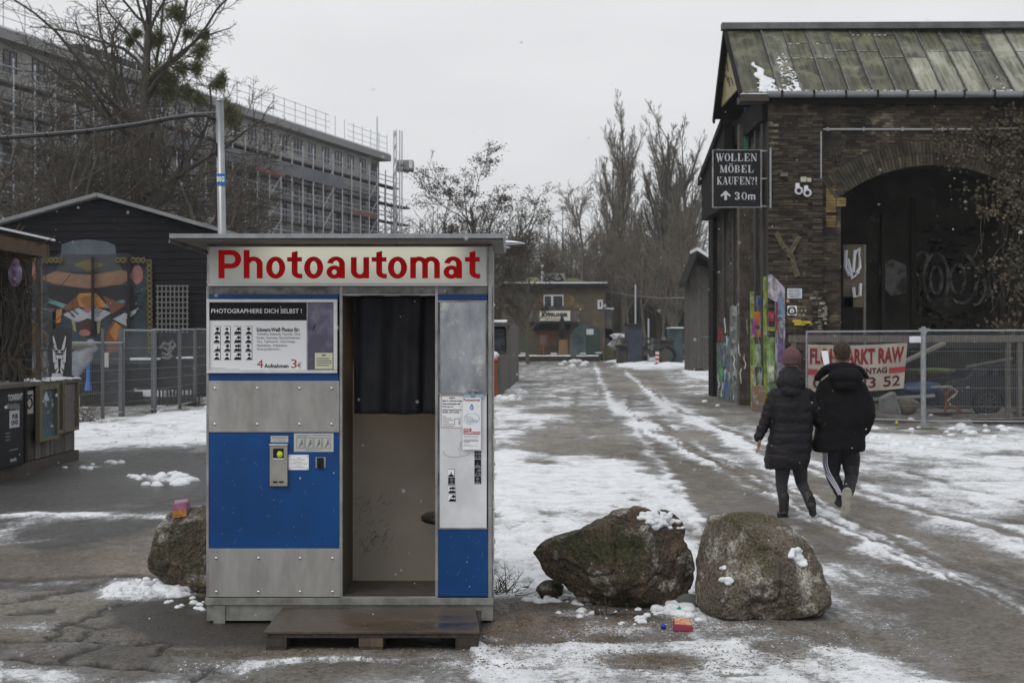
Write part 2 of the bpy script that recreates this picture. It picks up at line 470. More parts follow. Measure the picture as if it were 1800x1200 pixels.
    for a, b in [((0,1060),(110,1040)),((110,1040),(200,1018)),((0,1128),(230,1130)),((75,1126),(150,1078)),((150,1078),(215,1062)),((125,1128),(180,1098)),
                 ((230,1130),(320,1122)),((100,1160),(170,1135)),((270,1150),(330,1120)),((0,1078),(100,1072)),((0,1012),(285,1012)),((0,1164),(900,1172)),((320,1198),(380,1165)),((110,1096),(215,1092))]:
        d, t = seg_dist(px + 9*vnoise(X*9, Y*9), py + 3*vnoise(X*9+5, Y*7), a, b, 2.2)
        cr = np.maximum(cr, np.exp(-(d/5.5)**2))
    cr = cr*(px < 900)
    c = c*(1-.92*cr[..., None]) ; S = S - cr*.25
    g = fbm(X*.8+7, Y*.5, octv=4)[..., None]; c = c*(1+.75*g)*np.array([1.03,1,.95])
    g2 = vnoise(X*30, Y*30)[..., None]; c = c*(1+.12*g2)
    wet = poly_in(px, py, [(-300,790),(370,780),(372,900),(150,955),(-300,1020)], 8)*.8
    wet = np.maximum(wet, .55*poly_in(px, py, [(1180,815),(1420,850),(1830,1060),(1830,1190),(1560,1130),(1420,960),(1205,880)], 18))
    wet = np.maximum(wet, .9*poly_in(px, py, [(180,1075),(345,1040),(900,1060),(900,1150),(280,1130)], 12))
    wet = np.maximum(wet, .45*poly_in(px, py, [(-100,925),(300,925),(300,1160),(-100,1160)], 20))
    wet = np.clip(wet + .35*fbm(X*.6, Y*.4, octv=3), 0, 1)
    return S, c, wet, cr, px, py

def z_of(X, Y, S, cr, fine=True):
    z = .018*sstep(.05, .6, S)
    z = z + .006*fbm(X*1.3, Y*1.3, octv=3)*1.0
    z = z + .012*sstep(.15, .6, S)*(fbm(X*9, Y*7, octv=3))
    z = z - .022*cr
    return z

rows = []
for y in np.linspace(1240, 640, 470): rows.append(gY(y))
rows = [-60, -20, 0, 3, 5, 6] + rows + [120, 140, 170, 210, 270, 380, 600, 1200, 2500]
us = np.concatenate([[-6,-3,-1.6,-1,-.7,-.52], np.linspace(-.44, .44, 600), [.52,.7,1,1.6,3,6]])
RY = np.array(rows); UY = np.maximum(RY, 6.0)
GX = us[None, :]*UY[:, None]; GY = np.repeat(RY[:, None], len(us), 1)
S_, C_, W_, CR_, PX_, PY_ = ground_layout(GX, GY)
GZ = z_of(GX, GY, S_, CR_)
GZ = np.where(GY > 100, 0, GZ)
nr, nc = GX.shape
idx = np.arange(nr*nc).reshape(nr, nc)
gf = np.stack([idx[:-1, :-1], idx[:-1, 1:], idx[1:, 1:], idx[1:, :-1]], -1).reshape(-1, 4)
gm = mesh_np("ground", np.stack([GX, GY, GZ], -1), gf)
smooth(gm)
at = gm.attributes.new("snow_cover", 'FLOAT', 'POINT'); at.data.foreach_set("value", S_.ravel().astype(np.float32))
at = gm.attributes.new("wet", 'FLOAT', 'POINT'); at.data.foreach_set("value", W_.ravel().astype(np.float32))
ca = gm.attributes.new("soil", 'FLOAT_COLOR', 'POINT')
ca.data.foreach_set("color", np.concatenate([C_, np.ones(C_.shape[:2]+(1,))], -1).astype(np.float32).ravel())

def ground_material():
    m = bpy.data.materials.new("winter_ground"); m.use_nodes = True
    n, l = m.node_tree.nodes, m.node_tree.links
    b = n["Principled BSDF"]
    def N(t, **k):
        x = n.new(t)
        for a, v in k.items(): setattr(x, a, v)
        return x
    tc = N("ShaderNodeTexCoord")
    a_s = N("ShaderNodeAttribute", attribute_name="snow_cover"); a_c = N("ShaderNodeAttribute", attribute_name="soil"); a_w = N("ShaderNodeAttribute", attribute_name="wet")
    def noise(sc, det=5, ro=.6, st=None):
        x = N("ShaderNodeTexNoise"); x.inputs["Scale"].default_value = sc; x.inputs["Detail"].default_value = det; x.inputs["Roughness"].default_value = ro
        if st:
            mp = N("ShaderNodeMapping"); mp.inputs["Scale"].default_value = st; l.new(tc.outputs["Object"], mp.inputs[0]); l.new(mp.outputs[0], x.inputs["Vector"])
        else: l.new(tc.outputs["Object"], x.inputs["Vector"])
        return x.outputs["Fac"]
    def math_(op, a, b_=None, c=None):
        x = N("ShaderNodeMath", operation=op)
        for i, q in enumerate((a, b_, c)):
            if q is None: continue
            if isinstance(q, (int, float)): x.inputs[i].default_value = q
            else: l.new(q, x.inputs[i])
        return x.outputs[0]
    def rng(v, a, b_, c=0, d=1):
        x = N("ShaderNodeMapRange"); l.new(v, x.inputs[0])
        for i, q in zip((1,2,3,4), (a, b_, c, d)): x.inputs[i].default_value = q
        return x.outputs[0]
    def mix(f, a, b_):
        x = N("ShaderNodeMixRGB")
        for i, q in enumerate((f, a, b_)):
            if isinstance(q, (int, float)): x.inputs[i].default_value = q
            elif isinstance(q, tuple): x.inputs[i].default_value = q
            else: l.new(q, x.inputs[i])
        return x.outputs[0]
    fine = noise(22, 6, .7); mid = noise(6, 5, .6, (1.2, .7, 1)); grit = noise(110, 3, .6)
    s = math_('ADD', a_s.outputs["Fac"], math_('MULTIPLY', math_('SUBTRACT', fine, .5), 1.25))
    s = math_('ADD', s, math_('MULTIPLY', math_('SUBTRACT', mid, .5), .45))
    s = math_('ADD', s, math_('MULTIPLY', math_('SUBTRACT', grit, .5), .75))
    f = rng(s, -.14, .26)
    # soil with pebbles and grit
    vo = N("ShaderNodeTexVoronoi"); vo.inputs["Scale"].default_value = 45; l.new(tc.outputs["Object"], vo.inputs["Vector"])
    hs = N("ShaderNodeHueSaturation"); l.new(a_c.outputs["Color"], hs.inputs["Color"]); l.new(rng(vo.outputs["Color"], 0, 1, .45, 1.6), hs.inputs["Value"])
    soil = mix(rng(grit, .35, .65), hs.outputs[0], mix(.45, hs.outputs[0], (.02,.018,.016,1)))
    soil = mix(rng(fine, .58, .78, 0, .6), soil, (.19,.18,.165,1))
    soil = mix(rng(noise(1.7, 7, .72), .45, .75, 0, .75), soil, mix(.5, soil, (.025,.021,.017,1)))
    streak = noise(2.6, 7, .7, (1.6, .6, 1))
    fr_ = math_('MULTIPLY', rng(math_('ADD', s, math_('MULTIPLY', math_('SUBTRACT', streak, .5), 2.4)), -.5, .25), .5)
    fr_ = math_('MULTIPLY', fr_, math_('SUBTRACT', 1.0, math_('MULTIPLY', a_w.outputs["Fac"], .85)))
    soil = mix(fr_, soil, (.38,.38,.385,1))
    thick = rng(s, .05, .45)
    snowc = mix(thick, (.36,.365,.375,1), (.83,.85,.88,1))
    dirt = rng(noise(38, 4, .75), .60, .68, 0, .85)
    snowc = mix(dirt, snowc, (.12,.10,.085,1))
    dirt2 = rng(noise(3.1, 7, .75), .46, .70, 0, .5)
    snowc = mix(dirt2, snowc, (.25,.235,.22,1))
    l.new(mix(f, soil, snowc), b.inputs["Base Color"])
    r1 = rng(math_('ADD', a_w.outputs["Fac"], math_('MULTIPLY', math_('SUBTRACT', mid, .5), 1.2)), .1, .9, .9, .34)
    rg = N("ShaderNodeMixRGB"); l.new(f, rg.inputs[0]); l.new(r1, rg.inputs[1]); rg.inputs[2].default_value = (.7,.7,.7,1)
    l.new(rg.outputs[0], b.inputs["Roughness"])
    h = math_('ADD', math_('MULTIPLY', f, .6), math_('MULTIPLY', fine, .8)); h = math_('ADD', h, math_('MULTIPLY', grit, .5))
    bp = N("ShaderNodeBump"); bp.inputs["Strength"].default_value = .75; bp.inputs["Distance"].default_value = .02
    l.new(h, bp.inputs["Height"]); l.new(bp.outputs[0], b.inputs["Normal"])
    return m
gm.materials.append(ground_material())
ground = bpy.data.objects.new("ground", gm); COL.objects.link(ground); ground["kind"] = "structure"

def gz(x, y):
    S, c, w, cr, a, b = ground_layout(np.array([float(x)]), np.array([float(y)]))
    return float(z_of(np.array([float(x)]), np.array([float(y)]), S, cr)[0])
# ---------------------------------------------------------------- lettering
def text_mesh(s, bold=0.0, spacing=1.0, shear=0.0, res=3):
    cu = bpy.data.curves.new("lettering", 'FONT')
    cu.body = s; cu.bevel_depth = bold*1.25; cu.bevel_resolution = 0; cu.space_character = spacing*(1+bold); cu.shear = shear; cu.resolution_u = res
    o = bpy.data.objects.new("tmp_text", cu); COL.objects.link(o)
    dg = bpy.context.evaluated_depsgraph_get()
    me = bpy.data.meshes.new_from_object(o.evaluated_get(dg))
    bpy.data.objects.remove(o); bpy.data.curves.remove(cu)
    return me

def fit_text(s, x0, z0, x1, z1, y, m, parent, name="lettering", bold=0.0, spacing=1.0, shear=0.0):
    """flat lettering fitted to a rectangle of the front-facing plane at depth y"""
    me = text_mesh(s, bold, spacing, shear)
    n = len(me.vertices)
    co = np.zeros(n*3, np.float32); me.vertices.foreach_get("co", co); co = co.reshape(-1, 3)
    a, b = co.min(0), co.max(0)
    sx = (x1-x0)/max(b[0]-a[0], 1e-6); sz = (z1-z0)/max(b[1]-a[1], 1e-6)
    out = np.stack([x0 + (co[:, 0]-a[0])*sx, y - co[:, 2]*.01, z0 + (co[:, 1]-a[1])*sz], -1)
    me.vertices.foreach_set("co", out.astype(np.float32).ravel()); me.update()
    me.materials.clear()
    return obj(name, me, m, parent)

# ---------------------------------------------------------------- photo booth
YF = 8.84
def bx(x): return (x-900)*YF/F
def bz(y): return H - (y-600)*YF/F

M['booth_interior'] = mat('booth_interior_laminate', (.31,.275,.225), .55, col2=(.24,.21,.17), scale=1.2, amt=1, col3=(.1,.085,.07), scale3=6, lo3=.67, hi3=.8, bump=.05, bscale=8)
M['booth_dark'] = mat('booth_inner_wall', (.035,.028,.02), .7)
M['curtain'] = mat('black_curtain', (.020,.0205,.024), .8, spec=.2, col2=(.010,.0105,.013), scale=5, amt=1, bump=.15, bscale=200, dist=.002)
M['sign_lit'] = mat('lit_sign_panel', (.60,.62,.58), .45, emis=(.80,.79,.60), estr=.0)
# backlit acrylic: the fluorescent tubes run behind its upper half
def lit_acrylic():
    m = M['sign_lit']; n, l = m.node_tree.nodes, m.node_tree.links; b = n["Principled BSDF"]
    tc = n.new("ShaderNodeTexCoord"); sp = n.new("ShaderNodeSeparateXYZ"); l.new(tc.outputs["Generated"], sp.inputs[0])
    def mr(o, a, b_, c=0, d=1):
        x = n.new("ShaderNodeMapRange"); x.interpolation_type = 'SMOOTHSTEP'; l.new(o, x.inputs[0])
        for i, q in zip((1,2,3,4), (a, b_, c, d)): x.inputs[i].default_value = q
        return x.outputs[0]
    def mul(a, b_):
        x = n.new("ShaderNodeMath"); x.operation = 'MULTIPLY'; l.new(a, x.inputs[0]); l.new(b_, x.inputs[1]); return x.outputs[0]
    e = mul(mul(mr(sp.outputs["X"], .02, .32), mr(sp.outputs["X"], .99, .84)), mr(sp.outputs["Z"], .0, .9, .3, 1))
    sc = n.new("ShaderNodeMath"); sc.operation = 'MULTIPLY'; sc.inputs[1].default_value = .42; l.new(e, sc.inputs[0])
    l.new(sc.outputs[0], b.inputs["Emission Strength"])
lit_acrylic()
M['poster_lit'] = mat('poster_acrylic', (.78,.79,.81), .3)
M['mirror'] = mat('scratched_metal_mirror', (.48,.50,.53), .22, .7, col2=(.15,.17,.20), scale=3.2, amt=.7, rough2=.5, bump=.12, bscale=5, dist=.01, col3=(.62,.66,.62), scale3=9, lo3=.56, hi3=.72, stretch=(1.6,1,.8))  # light and dark streaks in the colour stand in for glassy reflections
M['mirror_plum'] = mat('foil_mirror', (.20,.185,.24), .3, .6, col2=(.11,.10,.15), scale=6, amt=1.6, bump=.15, bscale=7, dist=.01, col3=(.36,.36,.38), scale3=5, lo3=.6, hi3=.75)
M['floor_mat'] = mat('dirty_booth_floor', (.075,.068,.058), .7, col2=(.045,.04,.034), scale=8, amt=1)
M['plinth'] = mat('galvanised_plinth', (.30,.30,.28), .55, .45, col2=(.19,.19,.175), scale=6, amt=1.5, col3=(.11,.10,.08), scale3=5, lo3=.57, hi3=.75, bump=.1)
M['yellow'] = mat('yellow_plastic', (.55,.62,.02), .4)

booth = thing('photo_booth', 'blue and aluminium photo booth with red Photoautomat sign and black curtain', 'photo booth', (bx(615), YF+.4, 0))
def pan(name, x0, y0, x1, y1, d, th, m, par=None, bevel=0, sm=False):
    """flat piece on the booth front, given by its photo rectangle; d = how far proud of the front plane"""
    mb = MB().box(bx(x0), YF-d, bz(y1), bx(x1), YF-d+th, bz(y0))
    return obj(name, mb, m, par or booth, bevel=bevel)

YB = 9.41     # inner back wall
BKD = 9.62    # outer back
Zt = bz(432)
shell = MB()
shell.box(bx(363), YF+.012, bz(1062), bx(367), BKD, bz(432))                    # outer left
shell.box(bx(858), YF+.012, bz(1062), bx(866), BKD, bz(432))                    # outer right
shell.box(bx(367)+.001, BKD-.02, bz(1062), bx(858)-.001, BKD, bz(432))          # back
obj('shell', shell, M['alu'], booth)
inner = MB().box(bx(597), YB, bz(1047)-.001, bx(772), YB+.012, bz(512))
obj('back_wall', inner, M['booth_interior'], booth)
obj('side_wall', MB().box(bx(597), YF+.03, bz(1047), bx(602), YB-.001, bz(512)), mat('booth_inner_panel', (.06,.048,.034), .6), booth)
obj('side_wall', MB().box(bx(772), YF+.03, bz(1047), bx(776), YB-.001, bz(512)), M['booth_interior'], booth)
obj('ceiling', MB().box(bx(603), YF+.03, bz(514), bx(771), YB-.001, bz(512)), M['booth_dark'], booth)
obj('floor', MB().box(bx(602)+.001, YF+.0, bz(1047)-.03, bx(772)-.001, YB-.001, bz(1047)), M['floor_mat'], booth)
# scratched scribbles on the back wall
sc = MB(); rr = random.Random(5)
for k in range(46):
    cx, cz = bx(rr.uniform(612, 670)), bz(rr.uniform(885, 990)); a = rr.uniform(0, 6.28); L = rr.uniform(.01, .07)
    pts = [(cx + L*t*math.cos(a+t), YB-.0015, cz + L*t*math.sin(a+1.6*t)) for t in (0,.3,.6,1)]
    sc.tube(pts, .0009, 4)
tag(obj('scratched_scribble', sc, mat('scratch_ink', (.075,.06,.048), .8), booth), kind='stuff')

# roof
roof = MB()
zr = H + 188*8.42/F
roof.box((300-900)*8.42/F, 8.42, zr-.018, (888-900)*8.42/F, 9.85, zr)
ro = obj('roof', roof, mat('roof_sheet', (.46,.46,.45), .5, .2, col2=(.34,.34,.33), scale=5, amt=1), booth)
obj('roof_soffit', MB().box((306-900)*8.44/F, 8.445, zr-.03, (884-900)*8.44/F, 9.8, zr-.0185), mat('roof_soffit', (.2,.19,.165), .7, col2=(.12,.11,.095), scale=4, amt=1), booth)
lip = MB().box((886-900)*8.42/F, 8.415, zr-.075, (889-900)*8.42/F, 8.46, zr+.003)
obj('edge_trim', lip, M['steel'], booth)
obj('edge_trim', MB().box((298-900)*8.42/F, 8.412, zr-.022, (889.5-900)*8.42/F, 8.419, zr+.004), M['steel'], booth)
obj('roof_beam', MB().box(bx(366), YF-.02, bz(432)+.002, bx(858), YF+.05, zr-.031), M['alu_dark'], booth)
obj('roof_bracket', MB().beam((bx(300)*.965, 8.5, zr-.035), (bx(364), YF+.02, bz(444)), .012, .02), M['alu_dark'], booth)
sn = MB()
rr = random.Random(3)
for k in range(90): sn.blob(((rr.uniform(310, 880)-900)*8.42/F, rr.uniform(8.6, 9.7), zr+.0), rr.uniform(.04, .13), k, 5, 9, (1.5,1,.12), .2)
tag(obj('roof_snow', remesh(sn, .014, 2), M['snow'], booth, sm=True), kind='stuff')

# sign box
pan('sign_box', 367, 432, 857, 503, .018, .1, M['alu'], bevel=.003)
face = pan('sign_panel', 370, 434.5, 854, 498, .024, .01, M['sign_lit'])
pan('sign_rail', 368, 498.3, 856, 503, .028, .02, mat('white_rail', (.62,.62,.62), .4), bevel=.001)
red = mat('red_sign_letter', (.36,.002,.004), .6, emis=(.8,.002,.002), estr=.10, spec=.15)
# the word letter by letter, heavy grotesque built from bars and bowls, each letter a part
class Glyph(MB):
    k = 0
    def yy(s): s.k += 1; return YF-.0255-.0001*s.k
    def bar(s, x0, y0, x1, y1, sl=0):
        y = s.yy(); return s.sheet([(bx(x0),y,bz(y1)),(bx(x1),y,bz(y1)),(bx(x1),y,bz(y0)),(bx(x0),y,bz(y0+sl))])
    def ring(s, cx, cy, ro, so, ri, si, a0, a1, n=22):
        y = s.yy()
        for i in range(n):
            t0, t1 = [math.radians(a0+(a1-a0)*(i+j)/n) for j in (0, 1)]
            q = lambda t, rx, ry: (bx(cx+rx*math.cos(t)), y, bz(cy-ry*math.sin(t)))
            s.sheet([q(t0,ro,so), q(t1,ro,so), q(t1,ri,si), q(t0,ri,si)])
        return s
def gl_P(x): return Glyph().bar(x,440,x+10.6,489.5).bar(x+10,440,x+23,448.6).bar(x+10,463.5,x+23,472.3).ring(x+22.6,456.15,17.2,16.15,6.8,7.5,-90,90)
def gl_h(x): return Glyph().bar(x,440,x+10.4,489.5).bar(x+23,465,x+33.4,489.5).ring(x+17.2,465.3,16.2,13.9,5.8,6.0,0,160)
def gl_o(x): return Glyph().ring(x+16.8,470.8,16.8,19.4,6.3,11.4,0,360,34)
def gl_t(x): return Glyph().bar(x+8,441.5,x+18.4,479,2.5).bar(x,452.5,x+26,460.3).ring(x+23.2,478.5,15.2,11.2,4.8,3.2,180,270).bar(x+23,481.6,x+26.6,489.8)
def gl_a(x): return Glyph().bar(x+22.2,464,x+32.4,489.5).ring(x+16.8,464.8,15.6,13.6,5.4,6.2,0,172).ring(x+13.8,478.6,13.8,11.7,4.2,4.4,0,360,28)
def gl_u(x): return Glyph().bar(x,452.5,x+10.2,477).bar(x+21.8,452.5,x+32,489.5).ring(x+16,476.5,16,13.6,5.8,6.0,180,350)
def gl_m(x): return Glyph().bar(x,452.5,x+10,489.5).bar(x+21,465,x+31,489.5).bar(x+42,465,x+52,489.5).ring(x+15.5,465.3,15.5,13.9,5.5,6,0,165).ring(x+36.5,465.3,15.5,13.9,5.5,6,0,165)
for g_, x_ in zip((gl_P,gl_h,gl_o,gl_t,gl_o,gl_a,gl_u,gl_t,gl_o,gl_m,gl_a,gl_t), (385.5,429.6,469,505.8,535.6,574.8,617.6,654,682.5,721.6,780,817.5)):
    obj('letter', g_(x_), red, booth)

pan('fascia_strip', 367, 503.5, 857, 517, .004, .03, M['alu_dark'])
pan('blue_strip', 368, 517, 595, 527, .006, .02, M['blue'])
pan('blue_strip', 770, 517, 856, 528, .006, .02, M['blue'])
pan('door_head', 597, 517, 768, 519, .002, .03, M['alu'])

# display case with poster
fr = MB(); d = .022
x0, y0, x1, y1, w = 364.5, 526, 593.5, 655.5, 5.5
fr.box(bx(x0), YF-d, bz(y0+w), bx(x1), YF, bz(y0)); fr.box(bx(x0), YF-d, bz(y1), bx(x1), YF, bz(y1-w+.5))
fr.box(bx(x0), YF-d, bz(y1-w), bx(x0+4.5), YF, bz(y0+w)); fr.box(bx(x1-6.5), YF-d, bz(y1-w), bx(x1), YF, bz(y0+w))
disp = obj('display_case', fr, mat('brushed_aluminium', (.72,.72,.73), .38, .4, col2=(.58,.58,.59), scale=8, amt=1), booth, bevel=.002)
disp_e = disp
def dp(name, x0, y0, x1, y1, m, lift=0.0, th=.001, par=None):
    mb = MB().box(bx(x0), YF-.008-lift, bz(y1), bx(x1), YF-.008-lift+th, bz(y0)); return obj(name, mb, m, par or disp_e)
dp('poster', 369, 532, 539.5, 650, M['poster_lit'])
dp('poster_header', 369, 532, 539.5, 563, M['print_black'], .0012)
dp('divider', 539.5, 532, 541.5, 650, M['alu'], .003, .003)
dp('foil_mirror', 541.5, 532, 587, 650, M['mirror_plum'])
fit_text("PHOTOGRAPHIERE DICH SELBST !", bx(372), bz(550.5), bx(531), bz(542.5), YF-.0105, M['print_white'], disp_e, bold=.012)
fit_text("Schwarz-Weiß Photos für:", bx(451.5), bz(583), bx(527), bz(575.5), YF-.0098, M['print_black'], disp_e, bold=.02)
for s, wd, yy in [("Verliebte, Reisende, Freunde, Oma,", 77, 590), ("Kinder, Ausweise, Nachtschwärmer,", 76.5, 596.5), ("Opa, Tagträumer, Geburtstage,", 68, 603.2),
                  ("Hochzeiten, Arbeitslose,", 54, 609.8), ("Schauspielerinnen...", 43, 616.6)]:
    fit_text(s, bx(452), bz(yy), bx(452+wd), bz(yy-5.6), YF-.0098, M['print_grey'], disp_e)
pr = mat('brick_red_print', (.36,.03,.035), .5)
fit_text("4", bx(452), bz(646.5), bx(463), bz(632), YF-.0098, pr, disp_e, bold=.0)
fit_text("Aufnahmen", bx(465), bz(646.5), bx(507.5), bz(639), YF-.0098, M['print_black'], disp_e, bold=.02)
fit_text("3", bx(512), bz(646.5), bx(522), bz(631.5), YF-.0098, pr, disp_e)
fit_text("€", bx(523.5), bz(646.5), bx(530.5), bz(637), YF-.0098, pr, disp_e)
dp('small_print', 371, 646, 397, 646.8, M['print_light'], .0012); dp('small_print', 371, 648, 422, 648.7, M['print_light'], .0012)

def portrait(x, y, w, h, yy, par, seed, inv=False, double=False):
    """a tiny flat portrait print: frame, head and shoulders"""
    r = random.Random(seed)
    fm, bgm = (M['print_black'], M['paper'])
    e = w*.06
    sheet = MB().box(x, yy-.0006, z0 := y, x+w, yy, y+h)
    o = obj('portrait_print', sheet, bgm if not inv else M['print_black'], par)
    ln = MB()
    ln.box(x, yy-.0012, y, x+w, yy-.0006, y+e); ln.box(x, yy-.0012, y+h-e, x+w, yy-.0006, y+h); ln.box(x+w-e, yy-.0012, y+e, x+w, yy-.0006, y+h-e)
    def person_mark(cx, s, hair):
        hd = [(cx + s*.2*math.cos(t), y+h*.56 + s*.27*math.sin(t)) for t in np.linspace(0, 2*math.pi, 11)[:-1]]
        sh = [(cx-s*.42, y+e), (cx-s*.36, y+h*.2), (cx-s*.12, y+h*.34), (cx+s*.12, y+h*.34), (cx+s*.36, y+h*.2), (cx+s*.42, y+e)]
        a = [(p[0], yy-.0014, p[1]) for p in sh]; ln.sheet(a[::-1] if False else a)
        if hair: ln.sheet([(cx + s*.28*math.cos(t), yy-.0013, y+h*.6 + s*.3*math.sin(t)) for t in np.linspace(-.3, math.pi+.3, 9)])
        ln.sheet([(cx + s*.1*math.cos(t), yy-.0015, y+h*.5 + s*.13*math.sin(t)) for t in np.linspace(0, 2*math.pi, 7)[:-1]])
    if double: person_mark(x+w*.33, w*.75, r.random() > .5); person_mark(x+w*.68, w*.95, True)
    else: person_mark(x+w*(.5+r.uniform(-.08,.08)), w*r.uniform(.8,1.05), r.random() > .3)
    obj('printed_figure', ln, M['print_grey'] if inv else fm, o)
for c, cx in enumerate((376.3, 394, 412, 431.8)):
    for r_ in range(4):
        portrait(bx(cx), bz(587 + 15*r_), bx(cx+12)-bx(cx), bz(573)-bz(587), YF-.0096, disp_e, c*4+r_, double=(c == 2))
note = dp('yellow_note', 554, 620, 585, 648, M['paper_warm'], .003)
for k, wd in enumerate((22, 26, 27, 22)):
    dp('note_line', 557, 629+4*k, 557+wd, 630.6+4*k, M['print_grey'], .0042, .001, note)
dp('note_line', 566, 622.5, 573, 625.5, M['print_grey'], .0042, .001, note)
# scribble on the foil
s_ = MB().tube([(bx(543),YF-.011,bz(572)),(bx(545),YF-.011,bz(584)),(bx(548),YF-.011,bz(572)),(bx(549),YF-.011,bz(583)),(bx(555),YF-.011,bz(570)),(bx(550),YF-.011,bz(577)),(bx(556),YF-.011,bz(582))], .0016, 5)
obj('marker_scribble', s_, M['print_black'], disp_e)

pan('blue_strip', 368, 656, 595, 669, .006, .02, M['blue'])
def bolts(par, xs, ys, d):
    for x in xs:
        for y in ys:
            mb = MB(); c = (bx(x), YF-d, bz(y))
            n = 12
            for (rad, dd) in ((.0095, 0), (.0085, .004), (.005, .0065)):
                for k in range(n):
                    t = 2*math.pi*k/n; mb.v.append((c[0]+rad*math.cos(t), c[1]-dd, c[2]+rad*math.sin(t)))
            for i in range(2):
                for k in range(n): k2 = (k+1) % n; mb.f.append((i*n+k, i*n+k2, (i+1)*n+k2, (i+1)*n+k))
            mb.f.append(tuple(range(2*n, 3*n)))
            obj('bolt', mb, M['chrome'], par, sm=True)
m1 = pan('metal_panel', 367.5, 669, 596.5, 759, .012, .012, M['alu_sheet'], bevel=.001)
bolts(m1, (378.5, 453, 527, 583.5), (682, 745), .012)
blue = pan('blue_panel', 368, 759.2, 596.5, 963, .006, .02, M['blue'])
m2 = pan('metal_panel', 367.5, 963.2, 598.5, 1048, .012, .012, M['alu_sheet'], bevel=.001)
bolts(m2, (381, 455, 528, 585), (980, 1039), .012)
# upright profiles
for a, b in ((363, 367.3), (597, 602), (765, 769.8), (857.5, 866)):
    pan('corner_profile', a, 503.6, b, 1049, .0075, .028, M['alu_dark'] if a > 800 else M['alu'], bevel=.0015)
pan('edge_strip', 858.5, 503.6, 864.6, 1049, .0105, .004, M['alu'])
pan('door_sill', 599, 1047, 768, 1049.5, .012, .03, M['alu'])
# mirror column
pan('mirror_frame', 770, 528, 856.5, 531, .012, .012, M['alu'])
pan('mirror_frame', 770, 531, 773.5, 690.5, .012, .012, M['alu_dark'])
pan('mirror_frame', 854, 531, 857, 690.5, .012, .012, M['alu_dark'])
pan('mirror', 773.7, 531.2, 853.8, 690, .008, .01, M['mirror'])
pan('shelf_bracket', 770, 690.5, 857, 692.4, .02, .025, M['alu'])
white = pan('white_panel', 773, 692.8, 855.5, 926.5, .008, .01, M['white'])
pan('panel_edge', 770, 692.8, 772.8, 927, .010, .012, M['alu_dark'])
pan('panel_edge', 772, 926.7, 857, 929, .012, .012, M['alu'])
pan('blue_panel', 770.5, 929.2, 857, 1047, .006, .02, M['blue'])
pan('latch', 828, 683, 835, 698, .03, .02, M['steel'], bevel=.003); pan('latch', 822, 685, 841, 688, .034, .006, M['steel'], bevel=.002)
# stickers around the lower white panel: two photo strips
def wpan(name, x0, y0, x1, y1, d, th, m, par=white): return pan(name, x0, y0, x1, y1, d, th, m, par)
for k, (xx, yy) in enumerate([(787.5, 837), (788, 851.5), (788.3, 866), (789, 880.5)]):
    portrait(bx(xx), bz(yy), bx(12)-bx(0), bz(0)-bz(13.4), YF-.0085, white, 60+k, inv=(k == 1), double=(k > 1))
for k in range(4):
    portrait(bx(834), bz(806+14.6*k), bx(12)-bx(0), bz(0)-bz(14), YF-.0085, white, 70+k, inv=True, double=(k % 2 == 0))
notice = wpan('notice', 774.8, 694, 814, 752, .0092, .001, M['paper'])
nb = MB()
for (a, b, c, d_) in ((775.4,694.6,814,695.5),(775.4,750.6,814,751.4),(775.4,695.5,776.2,750.6)): nb.box(bx(a), YF-.0100, bz(d_), bx(c), YF-.0092, bz(b))
obj('red_border', nb, pr, notice)
for k, (s, a, b, yy) in enumerate([("Hallo!", 790, 800, 700.5), ("Bitte 3 x Münzen holen", 778, 812, 705.6), ("Passt aufeinander auf!", 778, 809, 710.8), ("Bleibt gesund!", 778, 797, 716), ("Schickt keine Photos an", 778, 811, 721.4), ("Familie und Freunde", 778, 807, 725.4)]):
    fit_text(s, bx(a), bz(yy), bx(b), bz(yy-3.2), YF-.0100, M['print_black'], notice, bold=.02)
for k, wd in enumerate((6, 16, 20, 11, 21, 20)):
    wpan('small_print', 778, 731+3.4*k, 778+wd, 732+3.4*k, .0100, .0006, M['print_grey'], notice)
wpan('small_print', 799, 735, 810.5, 736, .01, .0006, M['print_grey'], notice); wpan('small_print', 799, 736, 799.8, 747, .01, .0006, M['print_grey'], notice); wpan('small_print', 806, 738, 809.5, 746, .01, .0006, M['print_light'], notice)
# hand disinfection card
card = wpan('disinfection_card', 813.5, 698.5, 845.5, 789.5, .03, .004, M['paper'])
pan('card_mount', 815, 692.8, 850, 698.4, .024, .006, mat('pale_blue_card', (.28,.45,.62), .5), white)
fit_text("Photoautomat", bx(815), bz(704.6), bx(844), bz(699.6), YF-.0308, pr, card, bold=.02)
dr = [(0, 1), (.32, .35), (.5, -.1), (.45, -.45), (.2, -.72), (0, -.78), (-.2, -.72), (-.45, -.45), (-.5, -.1), (-.32, .35)]
obj('drop_symbol', MB().sheet([(bx(829.5)+p[0]*.026, YF-.0308, bz(715)+p[1]*.023) for p in dr]), M['print_blue'], card)
crs = MB().box(bx(828.8), YF-.0316, bz(719), bx(830.2), YF-.0310, bz(713)).box(bx(826.8), YF-.0316, bz(716.7), bx(832.2), YF-.0311, bz(715.3))
obj('cross_symbol', crs, M['print_white'], card)
hl = MB(); rr = random.Random(9)
def curve_px(pts, r=.0009, yy=YF-.031):
    hl.tube([(bx(a), yy, bz(b)) for a, b in pts], r, 4)
curve_px([(816,737),(817,731),(822,727),(831,725.5),(838,727),(842,731),(843,736),(840,741),(836,743)])
curve_px([(816,737),(819,742),(825,746),(826,743),(831,745)])
for k in range(5): curve_px([(820+2.6*k,730+.4*k),(819.5+2.6*k,735),(822+2.6*k,740.5),(825+2.2*k,742)])
